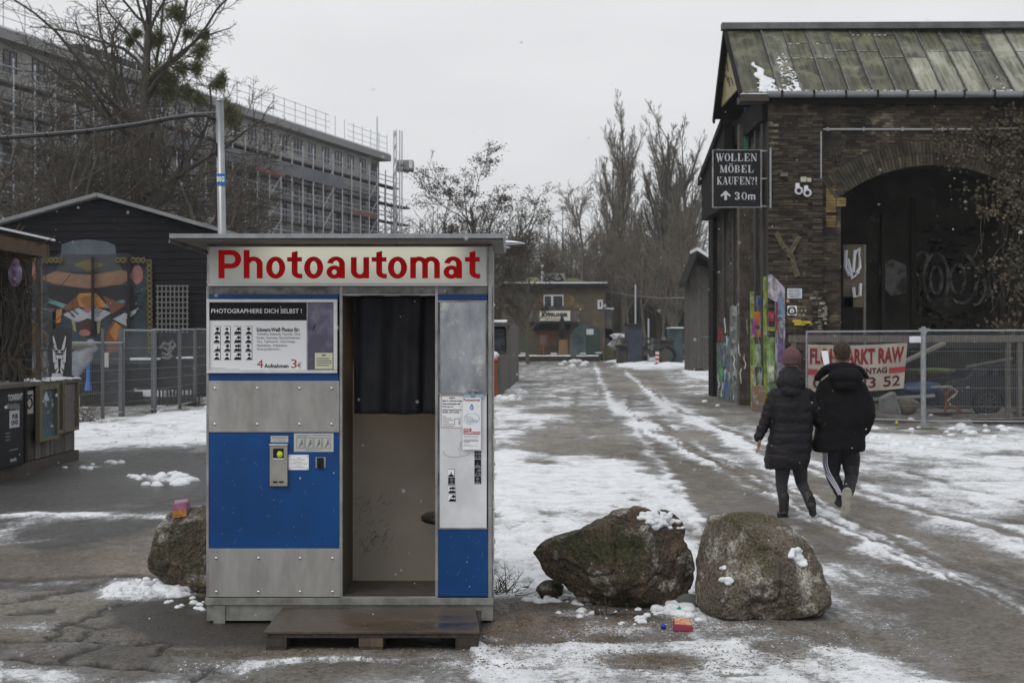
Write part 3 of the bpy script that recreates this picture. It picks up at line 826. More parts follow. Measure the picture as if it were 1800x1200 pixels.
for k in range(3): curve_px([(829+3.4*k,739),(831+3.4*k,736),(833+3.2*k,738.5),(831+3.2*k,741),(829+3.4*k,739)])
obj('hands_drawing', hl, mat('blue_line', (.12,.27,.45), .6), card)
for a, b, c, d_ in ((815,752,829,757.2),(815,757.6,844.5,762.8)): pan('red_band', a, b, c, d_, .0308, .0008, M['print_red'], card)
fit_text("HAND-", bx(816), bz(756.4), bx(827.5), bz(752.8), YF-.0322, M['print_white'], card, bold=.03)
fit_text("DESINFEKTION", bx(816), bz(762), bx(843.5), bz(758.4), YF-.0322, M['print_white'], card, bold=.03)
for k, wd in enumerate((26, 26, 0, 25, 26, 11, 0, 12, 24)):
    if wd: pan('small_print', 815.5, 765.2+2.1*k, 815.5+wd, 766.1+2.1*k, .0308, .0008, M['print_grey'] if 2 < k < 6 else M['print_light'], card)
# smudge arc and scrawl on the white panel
hl = MB()
curve_px([(779,793),(782,799),(790,802),(802,803),(815,801),(826,797)], .0013, YF-.0085)
curve_px([(806,790),(810,782),(813,774),(809,778),(812,788),(808,796),(811,803)], .0009, YF-.0085)
obj('pen_scrawl', hl, mat('pencil_grey', (.25,.25,.25), .7), white)

# left blue panel fittings
lab = pan('slot_label', 476, 765.5, 507, 777, .0085, .003, mat('aged_label', (.42,.43,.40), .5), blue)
fit_text("Photoausgabe", bx(479), bz(771), bx(504), bz(767.5), YF-.0090, M['print_grey'], lab, bold=.0)
fit_text("nur Münzen", bx(482), bz(775.6), bx(502), bz(772.4), YF-.0090, M['print_grey'], lab, bold=.0)
chute = pan('delivery_chute', 475.5, 780.5, 506.5, 853.5, .03, .03, mat('chute_metal', (.40,.385,.34), .45, .5, col2=(.31,.30,.27), scale=9, amt=1), blue, bevel=.003)
pan('chute_lip', 475, 779.5, 507, 782.3, .036, .03, M['chrome'], chute, bevel=.001)
pan('chute_window', 481.5, 787, 500, 805, .0312, .002, M['print_black'], chute)
pan('window_sill', 482, 804.4, 500, 806.2, .034, .003, M['print_white'], chute)
knob = MB()
knob.blob((bx(493.5), YF-.036, bz(797.5)), .020, 4, 6, 12, (.95,.35,1.05), .05)
obj('yellow_sticker', knob, M['yellow'], chute, sm=True)
for a, b in ((481, 489.5), (492, 500)): pan('coin_slot', a, 844.5, b, 847.5, .0312, .002, M['print_black'], chute)
ic = pan('instruction_plate', 517, 761, 586.5, 793.5, .0085, .003, mat('cream_plate', (.52,.53,.50), .5, col2=(.44,.45,.42), scale=9, amt=1), blue)
for k in range(4):
    a = 521.5 + 15.3*k
    q = MB()
    for (u0, v0, u1, v1) in ((a, 768.5, a+14, 769.3), (a, 786.6, a+14, 787.4), (a, 769.3, a+.8, 786.6), (a+13.2, 769.3, a+14, 786.6)): q.box(bx(u0), YF-.0093, bz(v1), bx(u1), YF-.0085, bz(v0))
    q.sheet([(bx(a+6.5+1.5*math.cos(t)+3), YF-.0094, bz(773+1.5*math.sin(t))) for t in np.linspace(0, 6.28, 8)[:-1]])
    q.sheet([(bx(a+8), YF-.0094, bz(775)), (bx(a+11), YF-.0094, bz(775)), (bx(a+11.3), YF-.0094, bz(781)), (bx(a+9), YF-.0094, bz(781.5)), (bx(a+5.5), YF-.0094, bz(785.5)), (bx(a+3.5), YF-.0094, bz(785.5)), (bx(a+7), YF-.0094, bz(779.5))][::-1])
    obj('pictogram', q, M['print_grey'], ic)
for a, b, y_ in ((522, 545, 764.2), (551, 583, 764.2), (538, 565, 789.6), (521, 540, 766.4)): pan('small_print', a, y_, b, y_+.9, .0093, .0008, M['print_grey'], ic)
wc = pan('white_notice', 507.5, 798.7, 543, 825.2, .0085, .003, M['paper'], blue)
for a, b, y_ in ((523,529,804),(513.5,536,806.8),(516,531,811),(512,540,813.6),(520,530,817.4),(512.5,536,820)): pan('small_print', a, y_, b, y_+1.1, .0093, .0008, M['print_light'], wc)
for x in (509.5, 541): 
    for y in (801, 823): pan('screw', x-.9, y-.9, x+.9, y+.9, .0105, .002, M['steel'], wc)
bt = pan('return_button', 555, 803, 573, 822, .012, .008, M['alu'], blue, bevel=.001)
pan('button_cap', 558, 803.5, 569.5, 821.5, .028, .016, M['print_black'], bt, bevel=.004)

# wear: scratches and specks on the paint and sheet metal, peeling tape down the right edge
wr = MB(); rr = random.Random(41)
for k in range(70):
    x0_, x1_, y0_, y1_, d_ = rr.choice(((372,590,763,958,.0064),(372,590,763,958,.0064),(774,852,934,1042,.0064),(372,590,673,754,.0124),(372,590,968,1044,.0124)))
    x, y = rr.uniform(x0_, x1_), rr.uniform(y0_, y1_); a = rr.gauss(1.4, .7); L = rr.choice((.004,.006,.01,.03)); p = Vector((bx(x), YF-d_, bz(y)))
    wr.tube([p, p+Vector((math.cos(a)*L, 0, math.sin(a)*L))], .0006 if L > .008 else .0016, 4)
tag(obj('scratch', wr, mat('paint_scratch', (.26,.33,.42), .7), booth), kind='stuff')
tp_ = MB()
for k in range(34):
    y = rr.uniform(525, 1040); x = rr.uniform(865.5, 867.5); w_ = rr.uniform(1, 4.5); h_ = rr.uniform(3, 16)
    tp_.sheet([(bx(x), YF+.0, bz(y)), (bx(x+w_*rr.uniform(.2,1)), YF+rr.uniform(-.02,.02), bz(y+h_*.3)), (bx(x+w_), YF+rr.uniform(-.02,.03), bz(y+h_)), (bx(x), YF+.002, bz(y+h_))])
tag(obj('peeling_tape', tp_, mat('peeling_tape', (.55,.56,.55), .6), booth), kind='stuff')

# plinth
pan('plinth_rail', 361.5, 1049.8, 867.5, 1062, .016, .06, M['plinth'], bevel=.002)
obj('plinth', MB().box(bx(363.5), YF+.0, bz(1090), bx(866.5), BKD, bz(1062.3)), M['plinth'], booth)
pan('plinth_foot', 376, 1063, 396, 1099, .012, .02, M['plinth'])
obj('plinth_foot', MB().box(bx(845), YF+.2, -.005, bx(862), YF+.5, bz(1090)), M['plinth'], booth)
obj('plinth_foot', MB().box(bx(420), YF+.3, -.005, bx(600), YF+.6, bz(1090)), M['wood_dark'], booth)

# curtain with folds, closed along the top by a rail
def curtain():
    n = 120; x0, x1 = bx(620)-.006, bx(772); zt, zb = bz(517), bz(728.5)
    v = []; f = []
    ks = 26
    for j in range(ks):
        t = j/(ks-1); z = zt + (zb-zt)*t
        for i in range(n):
            u = i/(n-1); amp = .038*(.55+.45*t)
            ph = 2*math.pi*(u*2.9 + .13*math.sin(5*u+1.2) + .07*t)
            y = YF + .085 + amp*(math.sin(ph) + .33*math.sin(2.7*ph+1+.6*t)) + .004*math.sin(31*u+4*t)
            x = x0 + (x1-x0)*u + .01*math.cos(ph) - .012*(1-t)*(1-u)
            v.append((x, y, z + .002*math.sin(9*u)*t))
    for j in range(ks-1):
        for i in range(n-1): f.append((j*n+i, j*n+i+1, (j+1)*n+i+1, (j+1)*n+i))
    return mesh_np('curtain', v, f)
cu = obj('curtain', curtain(), M['curtain'], booth, sm=True)
so = cu.modifiers.new("thickness", 'SOLIDIFY'); so.thickness = .003
obj('curtain_rail', MB().tube([(bx(603), YF+.085, bz(518)), (bx(770), YF+.085, bz(518))], .008, 8), M['steel'], booth)
# stool
st = MB(); cx, cy, zs = bx(789), YF+.3, H-(903-600)*(YF+.3)/F
for z, r in ((zs-.05,.0), (zs-.05,.175), (zs-.038,.192), (zs-.012,.192), (zs,.178), (zs,.0)):
    for k in range(28):
        t = 2*math.pi*k/28; st.v.append((cx+r*math.cos(t), cy+r*math.sin(t), z))
for i in range(5):
    for k in range(28): k2 = (k+1) % 28; st.f.append((i*28+k, i*28+k2, (i+1)*28+k2, (i+1)*28+k))
obj('stool_seat', st, mat('black_stool', (.02,.017,.014), .3), booth, sm=True)
obj('stool_post', MB().tube([(cx, cy, bz(1047)), (cx, cy, zs-.05)], .025, 12), M['steel'], booth)
# unseen area light by the left wall throws a little light into the cabin
lam = bpy.data.lights.new("cabin_lamp", 'AREA'); lam.energy = 1.5; lam.size = .3; lam.color = (1, .86, .66)
lo = bpy.data.objects.new("cabin_lamp", lam); COL.objects.link(lo); lo.location = (bx(612), YF+.3, bz(600)); lo.rotation_euler = (0, math.radians(-75), 0)

# ---------------------------------------------------------------- pallet step
pal = thing('wooden_pallet', 'dark wet wooden pallet with a board top used as step at booth door', 'pallet', (bx(650), 8.4, 0))
Yp = 8.06
def ppx(x, Y=Yp): return (x-900)*Y/F
zpt = H-(1109-600)*Yp/F
top_m = mat('wet_board', (.085,.066,.046), .42, col2=(.035,.026,.018), scale=2.6, amt=1.5, stretch=(.6,1.6,1), bump=.12, bscale=16, rough2=.2, dist=.01, col3=(.15,.125,.095), scale3=2.2, lo3=.56, hi3=.72)
xl, xr = ppx(463), ppx(843)
obj('top_board', MB().hexa([(xl,Yp,zpt-.016),(xr,Yp,zpt-.016),(ppx(835,8.79),8.79,zpt-.016),(ppx(497,8.79),8.79,zpt-.016)],[(xl,Yp,zpt),(xr,Yp,zpt),(ppx(835,8.79),8.79,zpt),(ppx(497,8.79),8.79,zpt)]), top_m, pal, bevel=.003)
for k in range(6):
    y0 = Yp+.01+k*.122
    obj('deck_board', MB().box(xl+.02+.016*k, y0, zpt-.04, xr-.004, y0+.1, zpt-.0165), M['wood_dark'], pal, bevel=.002)
for a, b in ((466, 503), (630, 673), (800, 841)):
    for y0 in (Yp+.012, Yp+.32, Yp+.6):
        if a < 500 and y0 > Yp+.5: continue
        obj('block', MB().box(ppx(a)+.06*(y0-Yp), y0, .018, ppx(b)+.0*(y0-Yp), y0+.13, zpt-.0405), M['wood_brown'] if 600 < a < 700 else M['wood_dark'], pal, bevel=.003)
    obj('runner', MB().box(ppx(a)+.002, Yp+.014, -.004, ppx(b)-.002, Yp+.70, .0175), M['wood_dark'], pal)
can = MB().tube([(ppx(735), Yp+.18, .045), (ppx(775), Yp+.15, .045)], [.03,.03], 12)
solo('bottle', can, mat('dirty_grey_glass', (.06,.062,.065), .3), 'dirty grey bottle lying under the wooden pallet', 'bottle', sm=False)
# ---------------------------------------------------------------- boulders
def boulder(name, outline, Y0, depth, planes, seed, m, label, nlat=130, nlon=230, nz=.05, sink=.02, crease=None):
    """outline in photo pixels -> silhouette at distance Y0, real depth front to back, chipped by planes"""
    o2 = [((x-900)*Y0/F, H-(y-600)*Y0/F) for x, y in outline]
    cx = sum(p[0] for p in o2)/len(o2); cz = sum(p[1] for p in o2)/len(o2)
    def R(t):
        dx, dz = math.cos(t), math.sin(t); best = .05
        for i in range(len(o2)):
            x0, z0 = o2[i][0]-cx, o2[i][1]-cz; x1, z1 = o2[(i+1) % len(o2)][0]-cx, o2[(i+1) % len(o2)][1]-cz
            ex, ez = x1-x0, z1-z0; den = dx*ez-dz*ex
            if abs(den) < 1e-9: continue
            s = (x0*ez-z0*ex)/den; u = (x0*dz-z0*dx)/den
            if s > 0 and -1e-6 <= u <= 1+1e-6: best = max(best, s)
        return best
    th = np.linspace(0, 2*math.pi, nlon, endpoint=False); Rt = np.array([R(t) for t in th])
    Rt = (np.roll(Rt,1)+4*Rt+np.roll(Rt,-1))/6
    ph = np.linspace(-math.pi/2, math.pi/2, nlat)
    cp = np.cos(ph)**.62
    sy = np.sin(ph)
    X = cx + cp[:, None]*(Rt*np.cos(th))[None, :]; Z = cz + cp[:, None]*(Rt*np.sin(th))[None, :]
    Yv = Y0 + depth*sy[:, None]*np.ones_like(X)
    # chip by planes (nx, ny, nz, d) about the centre
    for (nx, ny, nz_, d) in planes:
        L = math.sqrt(nx*nx+ny*ny+nz_*nz_); nx, ny, nz_ = nx/L, ny/L, nz_/L
        e = (X-cx)*nx + (Yv-Y0)*ny + (Z-cz)*nz_ - d
        e = np.where(e > 0, e*.97, 0); X = X-e*nx; Yv = Yv-e*ny; Z = Z-e*nz_
    n1 = fbm(X*3+seed, Yv*3, Z*3, 5, .55); n2 = 1-np.abs(fbm(X*5+seed*2, Yv*5, Z*5, 4, .5))*2
    n3 = fbm(X*22, Yv*22, Z*22, 3)
    q = nz*.7*n1 + nz*.55*n2 + nz*.18*n3 - nz*.5*np.exp(-(fbm(X*2.2+seed*3, Yv*2.2, Z*2.2, 3)/.035)**2)
    dx, dy, dz = X-cx, Yv-Y0, Z-cz; L = np.sqrt(dx*dx+dy*dy+dz*dz)+1e-6
    fade = np.minimum(1, cp[:, None]*3)*.7+.3
    X = X+dx/L*q*fade; Yv = Yv+dy/L*q; Z = Z+dz/L*q*fade
    v = np.stack([X, Yv, Z], -1).reshape(-1, 3)
    idx = np.arange(nlat*nlon).reshape(nlat, nlon)
    f = np.stack([idx[:-1], np.roll(idx, -1, 1)[:-1], np.roll(idx, -1, 1)[1:], idx[1:]], -1).reshape(-1, 4)
    me = mesh_np(name, v, f)
    root = thing(name, label, 'boulder', (cx, Y0, 0), None)
    o = obj('rock', me, m, root, sm=True)
    return root, v, np.array([cx, Y0, cz])

def rock_mat(name, a, b_, moss, pale, mossy=.55, seed=0.0):
    m = mat(name, a, .85, col2=b_, scale=4.5, amt=.8, detail=12, bump=1, bscale=26, dist=.05, col3=pale, scale3=5.0, lo3=.54, hi3=.62)
    n, l = m.node_tree.nodes, m.node_tree.links
    b = n["Principled BSDF"]; src = b.inputs["Base Color"].links[0].from_socket
    tc = n.new("ShaderNodeTexCoord"); mp = n.new("ShaderNodeMapping"); mp.inputs["Location"].default_value = (seed, 2, 1)
    l.new(tc.outputs["Object"], mp.inputs[0])
    ns = n.new("ShaderNodeTexNoise"); ns.inputs["Scale"].default_value = 2.3; ns.inputs["Detail"].default_value = 8; ns.inputs["Roughness"].default_value = .66; l.new(mp.outputs[0], ns.inputs[0])
    mr = n.new("ShaderNodeMapRange"); mr.inputs[1].default_value = mossy-.05; mr.inputs[2].default_value = mossy+.09; mr.inputs[4].default_value = .9; l.new(ns.outputs["Fac"], mr.inputs[0])
    mx = n.new("ShaderNodeMixRGB"); mx.inputs[2].default_value = moss+(1,); l.new(mr.outputs[0], mx.inputs[0]); l.new(src, mx.inputs[1])
    # speckle
    n2 = n.new("ShaderNodeTexNoise"); n2.inputs["Scale"].default_value = 70; n2.inputs["Detail"].default_value = 4; l.new(mp.outputs[0], n2.inputs[0])
    r2 = n.new("ShaderNodeMapRange"); r2.inputs[1].default_value = .3; r2.inputs[2].default_value = .7; r2.inputs[3].default_value = .3; r2.inputs[4].default_value = 1.9; l.new(n2.outputs["Fac"], r2.inputs[0])
    h = n.new("ShaderNodeHueSaturation"); l.new(r2.outputs[0], h.inputs["Value"]); l.new(mx.outputs[0], h.inputs["Color"])
    l.new(h.outputs[0], b.inputs["Base Color"])
    return m

rk1 = rock_mat('boulder_reddish', (.125,.085,.055), (.045,.036,.027), (.034,.038,.013), (.34,.33,.29), .50, 3.1)
rk2 = rock_mat('boulder_granite', (.17,.145,.108), (.075,.062,.047), (.07,.06,.027), (.36,.345,.30), .55, 7.7)
rk3 = rock_mat('boulder_behind_booth', (.15,.12,.08), (.055,.044,.03), (.045,.04,.02), (.30,.29,.27), .55, 1.3)
r1, v1, c1 = boulder('boulder', [(939,971),(955,955),(1000,937),(1045,925),(1078,905),(1110,896),(1150,897),(1180,901),(1198,920),(1210,960),(1218,1000),(1213,1030),(1196,1052),(1170,1064),(1130,1071),(1090,1066),(1040,1056),(1005,1040),(965,1012),(948,990)],
    9.45, .36, [(-.35,-1,.15,.20),(.5,-1,.1,.22),(.1,-1,.9,.27),(-.2,-.8,-.9,.25),(.9,-.4,.35,.42),(-.5,-1,.9,.28),(.2,-1,-.35,.24),(-.6,-1,-.5,.24),(.75,-1,.5,.27),(-.05,-1,.2,.255)], 3, rk1,
    'dark jagged boulder pointed on its left, snow on top, beside the booth')
r2, v2, c2 = boulder('boulder', [(1228,1030),(1232,985),(1240,940),(1250,913),(1290,906),(1340,906),(1370,915),(1395,935),(1420,965),(1442,1000),(1453,1030),(1447,1055),(1430,1072),(1390,1083),(1340,1089),(1290,1085),(1245,1078),(1231,1060)],
    9.2, .40, [(-.2,-1,.45,.30),(.55,-.9,.45,.30),(-.9,-.5,.25,.34),(.2,-.5,1,.29),(.0,-1,-.25,.33)], 8, rk2,
    'rounded grey granite boulder with snow patches, right of the pointed one')
r3, v3, c3 = boulder('boulder', [(270,990),(276,955),(285,925),(300,908),(325,900),(360,893),(420,895),(440,930),(440,1035),(400,1040),(350,1036),(310,1030),(288,1016)],
    10.15, .34, [(-.8,-.7,.2,.30),(-.1,-1,.25,.24),(-.5,-1,-.5,.27),(-.2,-.5,1,.27)], 5, rk3,
    'brown boulder with pale streaks half hidden behind the left of booth')

def surf(v, x, y, Y0):
    """front surface point of a boulder seen at pixel x,y"""
    d = np.stack([v[:,0]/v[:,1]*F+900, 600-(v[:,2]-H)/v[:,1]*F], -1)
    k = np.where(v[:,1] < Y0+.12)[0]
    e = (d[k,0]-x)**2+(d[k,1]-y)**2; i = np.argsort(e)[:12]; i = i[np.argmin(v[k[i],1])]
    return v[k[i]]
def cap_snow(root, v, Y0, spots, seed):
    mb = MB(); rr = random.Random(seed)
    for (x, y, r, n) in spots:
        for k in range(n):
            p = surf(v, x+rr.gauss(0, r), y+rr.gauss(0, r*.8), Y0)
            s = rr.uniform(.012, .026)
            mb.blob((p[0], p[1], p[2]+.002), s, k+seed, 5, 8, (1.25,1.0,.7), .2)
    if mb.v: tag(obj('snow_patch', remesh(mb, .006, 3, .004, 30), M['snow'], root, sm=True), kind='stuff')
cap_snow(r1, v1, 9.45, [(1148,908,8,46),(1160,915,7,30),(1176,908,5,14),(1196,926,2,4),(1182,918,4,8)], 1)
cap_snow(r2, v2, 9.2, [(1398,970,4,18),(1406,980,4,22),(1412,990,3,10),(1280,1018,4,12),(1268,997,2,4)], 2)
cap_snow(r3, v3, 10.15, [(330,935,6,0)], 3)

# small stones, snow lumps, gravel and litter on the ground
def stone(name, x, y, r, m, label, cat='stone', sq=(1,.8,.6), seed=1):
    Y = gY(y); X = (x-900)*Y/F
    mb = MB().blob((X, Y+r*.6, r*sq[2]*.7), r, seed, 8, 12, sq, .1)
    return solo(name, mb, m, label, cat, sm=True)
stone('stone', 968, 1052, .085, rk1, 'dark stone tucked under the pointed boulder, at its left end', sq=(1.1,.8,.85), seed=4)
stone('stone', 1212, 1072, .075, mat('grey_stone', (.12,.125,.12), .8, col2=(.07,.075,.07), scale=9, amt=1), 'smooth grey stone in the snow between the two big boulders', sq=(1.2,.8,.8), seed=6)
stone('stone', 925, 1037, .028, rk1, 'small brown stone in snow beside the booth corner', seed=9)
stone('stone', 937, 1004, .016, rk1, 'smallest dark stone on the snow left of the boulders', seed=12)
stone('snow_ball', 982, 1046, .05, M['snow'], 'round snow lump in front of the pointed boulder, under its left half', 'snow lump', (1.1,.8,.8), 14)
stone('snow_ball', 928, 1030, .05, M['snow'], 'round snow lump beside the dry twigs by the booth', 'snow lump', (1,.8,.8), 15)
stone('snow_ball', 958, 1046, .06, M['snow'], 'snow lump leaning on the dark stone under the boulder', 'snow lump', (1,.8,.7), 16)

mb = MB(); far_l = MB(); rr = random.Random(21)
for (x, y, r, n, s0, s1) in [(300,1040,16,46,.02,.05),(318,1028,9,26,.03,.06),(255,1030,30,26,.012,.035),(225,1044,26,20,.012,.03),(330,1062,22,16,.01,.03),(855,1128,8,22,.02,.045),(240,838,14,10,.02,.05),(300,843,30,30,.03,.08),
                             (1195,1075,22,34,.02,.05),(960,1050,40,26,.015,.04),(1100,1075,60,30,.01,.03),
                             (1590,770,70,26,.03,.09),(1740,765,60,26,.03,.09),(905,690,12,16,.06,.16),(890,700,10,8,.06,.14),(180,820,24,8,.03,.06),(230,762,60,20,.03,.08),(1290,705,30,6,.03,.09),(1010,640,20,8,.2,.4)]:
    for k in range(n):
        px_, py_ = x+rr.gauss(0, r), y+rr.gauss(0, r*.22)
        Y = gY(max(py_, 612)); X = (px_-900)*Y/F; s = rr.uniform(s0, s1)
        if bx(355) < X < bx(872) and 8.0 < Y < 9.7: continue
        (mb if Y < 12 else far_l).blob((X, Y, gz(X, Y)+s*.05), s, k, 4, 7, (1.2, 1.0, .8), .3)
tag(solo('snow_lumps', far_l, M['snow'], 'clods of old snow lying farther off along the walls and verges', 'snow', sm=True), kind='stuff')
tag(solo('snow_lumps', remesh(mb, .009, 2, .007, 26), M['snow'], 'loose lumps of crusted snow on the ground', 'snow', sm=True), kind='stuff')

def scatter(name, spots, m, label, s0, s1, flat, seed, cat, smin=-9):
    rr = random.Random(seed); v = []; f = []
    base = [(1,0,0),(-.6,.8,0),(-.6,-.8,.1),(.1,.05,.9),(0,0,-.5)]
    tri = [(0,1,3),(1,2,3),(2,0,3),(1,0,4),(2,1,4),(0,2,4)]
    pts = []
    for (x, y, rx, ry, n) in spots:
        for k in range(n): pts.append((x+rr.gauss(0, rx), y+rr.gauss(0, ry)))
    A = np.array(pts); A[:,1] = np.clip(A[:,1], 640, 1230)
    YY = H*F/(A[:,1]-600); XX = (A[:,0]-900)*YY/F
    S, c, w, cr, a_, b_ = ground_layout(XX, YY); ZZ = z_of(XX, YY, S, cr)
    for i in range(len(A)):
        if bx(362) < XX[i] < bx(868) and YF-.02 < YY[i] < 9.65: continue
        if smin > -8 and S[i] < smin: continue
        s = rr.uniform(s0, s1)*(.4+.6*rr.random()); t = rr.uniform(0, 6.28); ct, st_ = math.cos(t)*s, math.sin(t)*s; n0 = len(v)
        el = rr.uniform(.5, 1.3)
        for b in base: v.append((XX[i]+b[0]*ct-b[1]*el*st_, YY[i]+b[0]*st_+b[1]*el*ct, ZZ[i]+b[2]*s*flat))
        f += [(q[0]+n0, q[1]+n0, q[2]+n0) for q in tri]
    return tag(solo(name, mesh_np(name, v, f), m, label, cat), kind='stuff')
grav = [(920,1085,50,16,900),(1020,1105,70,14,1300),(1120,1100,60,12,500),(890,1115,40,12,500),(1100,1160,60,9,350),(1190,1165,60,12,450),(1370,1145,60,18,450),(1300,1095,80,6,300),(1440,1110,40,8,120),(600,1150,190,5,450),(870,1170,40,8,150)]
scatter('gravel', grav, mat('tan_gravel', (.27,.205,.135), .9, col2=(.12,.085,.055), scale=30, amt=1, island=.5), 'tan gravel strewn between booth and boulders', .006, .014, .55, 4, 'gravel')
dirt = [(250,1100,90,24,900),(420,1110,110,20,700),(60,1045,110,10,400),(130,1125,60,16,300),(200,990,160,6,200),(230,950,80,18,500),(1330,1096,70,6,300),(1080,1190,400,14,500),(1500,1100,200,50,500),(1000,870,120,26,250),(950,930,60,50,160),(1130,900,60,20,200),(560,1172,280,6,500),(1700,1000,120,60,200)]
scatter('grit', dirt, mat('dark_grit', (.035,.03,.025), .9, island=.5), 'dark grit and leaf litter strewn over the ground', .003, .009, .4, 5, 'grit')

crumb = [(560,1166,250,8,900),(860,1140,30,16,300),(1000,1128,120,10,600),(1250,1105,160,12,500),(300,1045,60,14,500),(290,905,70,18,400),(250,842,70,10,250),(1500,1130,120,20,400),(1450,1000,90,50,400),(1100,830,120,20,250),(80,1100,80,10,250),(60,1186,120,10,350),(1600,1040,160,50,350),(420,1125,110,14,160),(950,1060,60,10,300),(1190,1085,50,10,250)]
scatter('snow_crumbs', crumb, M['snow'], 'crumbs of crusted snow strewn along the edges of the snow', .003, .012, .55, 9, 'snow', -.12)
leafl = [(330,1110,120,20,320),(560,1150,160,6,260),(930,1075,60,14,360),(1080,1150,300,22,420),(130,1040,120,12,160),(1340,1110,80,12,200)]
scatter('leaf_litter', leafl, mat('dead_leaf', (.20,.125,.06), .85, col2=(.09,.055,.03), scale=20, amt=1, island=.5), 'scraps of dead brown leaf strewn on the ground', .005, .014, .18, 10, 'leaves')

# dead twigs beside the booth
def twig_bush(name, x, y, n, hgt, label, seed, m, cat='plant'):
    Y = gY(y); X = (x-900)*Y/F; rr = random.Random(seed); mb = MB()
    for k in range(n):
        a = rr.uniform(0, 6.28); t = rr.uniform(.2, 1.3); L = hgt*rr.uniform(.5, 1.1)
        p = Vector((X+rr.gauss(0, hgt*.25), Y+rr.gauss(0, hgt*.15), .0)); d = Vector((math.cos(a)*math.sin(t), math.sin(a)*math.sin(t)*.6, math.cos(t)))
        pts = [p]
        for j in range(4):
            d = (d+Vector((rr.gauss(0,.25), rr.gauss(0,.25), rr.gauss(0,.2)))).normalized(); pts.append(pts[-1]+d*L/4)
        pts = [Vector((q.x, q.y, max(q.z, .01))) for q in pts]
        mb.tube(pts, [.0035,.003,.0025,.002,.001], 4)
        for j in (2, 3):
            d2 = Vector((rr.gauss(0,1), rr.gauss(0,.6), rr.uniform(0,1))).normalized()*L*.3
            mb.tube([pts[j], pts[j]+d2], [.002,.001], 3)
    return solo(name, mb, m, label, cat)
twg = mat('dead_stem', (.055,.045,.035), .9)
twig_bush('dry_shrub', 884, 1046, 34, .22, 'dry leafless twigs growing at the right foot of booth', 2, twg)
twig_bush('dry_weed', 1055, 1082, 16, .13, 'dead weed stalks in front of the pointed boulder', 3, twg)
twig_bush('dry_weed', 1205, 1062, 10, .12, 'dead weed stalks in the gap between the boulders', 5, twg)

# litter
Yc_ = gY(1110)
jb = thing('drink_carton', 'crushed red and purple drink carton lying in snow by the boulders', 'carton', ((1200-900)*Yc_/F, Yc_, 0))
x0, x1 = (1184-900)*Yc_/F, (1218-900)*Yc_/F
mb = MB().hexa([(x0,Yc_,.004),(x1+.003,Yc_-.01,.004),(x1,Yc_+.05,.004),(x0,Yc_+.055,.004)], [(x0+.003,Yc_+.006,.045),(x1-.004,Yc_-.006,.038),(x1-.012,Yc_+.05,.07),(x0+.006,Yc_+.055,.075)])
obj('carton_body', mb, mat('purple_carton', (.20,.02,.09), .4, col2=(.30,.02,.03), scale=30, amt=1), jb, bevel=.004)
obj('carton_label', MB().sheet([(x0+.008,Yc_+.007,.0475),(x1-.010,Yc_-.002,.0415),(x1-.016,Yc_+.047,.0715),(x0+.011,Yc_+.05,.0765)]), mat('orange_label', (.50,.10,.02), .4, col2=(.5,.4,.25), scale=45, amt=1, col3=(.6,.45,.1), scale3=60), jb)
Yb_ = gY(1105)
cp_ = MB().tube([((1166-900)*Yb_/F, Yb_, .003), ((1166-900)*Yb_/F, Yb_-.012, .026)], [.016,.014], 10)
solo('bottle_stopper', cp_, mat('blue_cap', (.01,.02,.35), .35), 'small blue bottle cap on snow left of the red carton', 'bottle cap')
Yb_ = gY(1082)
solo('wrapper', MB().sheet([((1188-900)*Yb_/F,Yb_,.03),((1198-900)*Yb_/F,Yb_,.045),((1196-900)*Yb_/F,Yb_+.03,.06),((1190-900)*Yb_/F,Yb_+.03,.04)]).sheet([((1186-900)*Yb_/F,Yb_,.02),((1189-900)*Yb_/F,Yb_,.028),((1190-900)*Yb_/F,Yb_+.02,.035)]),
     mat('teal_wrapper', (.01,.22,.22), .4), 'teal wrapper scrap in the snow between boulders', 'wrapper')
# juice box on the hidden boulder
p = surf(v3, 320, 903, 10.2)
jx = (305-900)*10.05/F; jx2 = (331-900)*10.05/F; jz = H-(905-600)*10.05/F
jb2 = thing('drink_carton', 'pink drink carton standing on the boulder left of the booth', 'carton', ((jx+jx2)/2, 10.05, jz))
A, B, C_2, D = (jx+.004,10.02,jz-.02),(jx2,10.0,jz-.004),(jx2+.012,10.08,jz-.004),(jx+.014,10.09,jz-.02)
up = lambda p_, h_, s=0: (p_[0]-.006+s, p_[1], p_[2]+h_)
obj('carton_body', MB().hexa([A,B,C_2,D],[up(A,.105),up(B,.1),up(C_2,.1),up(D,.105)]), mat('pink_carton', (.27,.06,.15), .45, col2=(.36,.16,.24), scale=24, amt=.7), jb2, bevel=.003)
obj('carton_label', MB().sheet([(A[0]-.001,A[1]-.002,A[2]+.004),(B[0]-.001,B[1]-.002,B[2]+.004),(B[0]-.004,B[1]-.002,B[2]+.05),(A[0]-.003,A[1]-.002,A[2]+.055)]), mat('yellow_red_label', (.50,.30,.03), .4, col2=(.30,.03,.03), scale=35, amt=1), jb2)
obj('carton_top', MB().beam((A[0]+.006,10.05,A[2]+.115),(B[0]-.004,10.04,B[2]+.112), .012, .018), mat('carton_fold', (.5,.35,.45), .4), jb2)
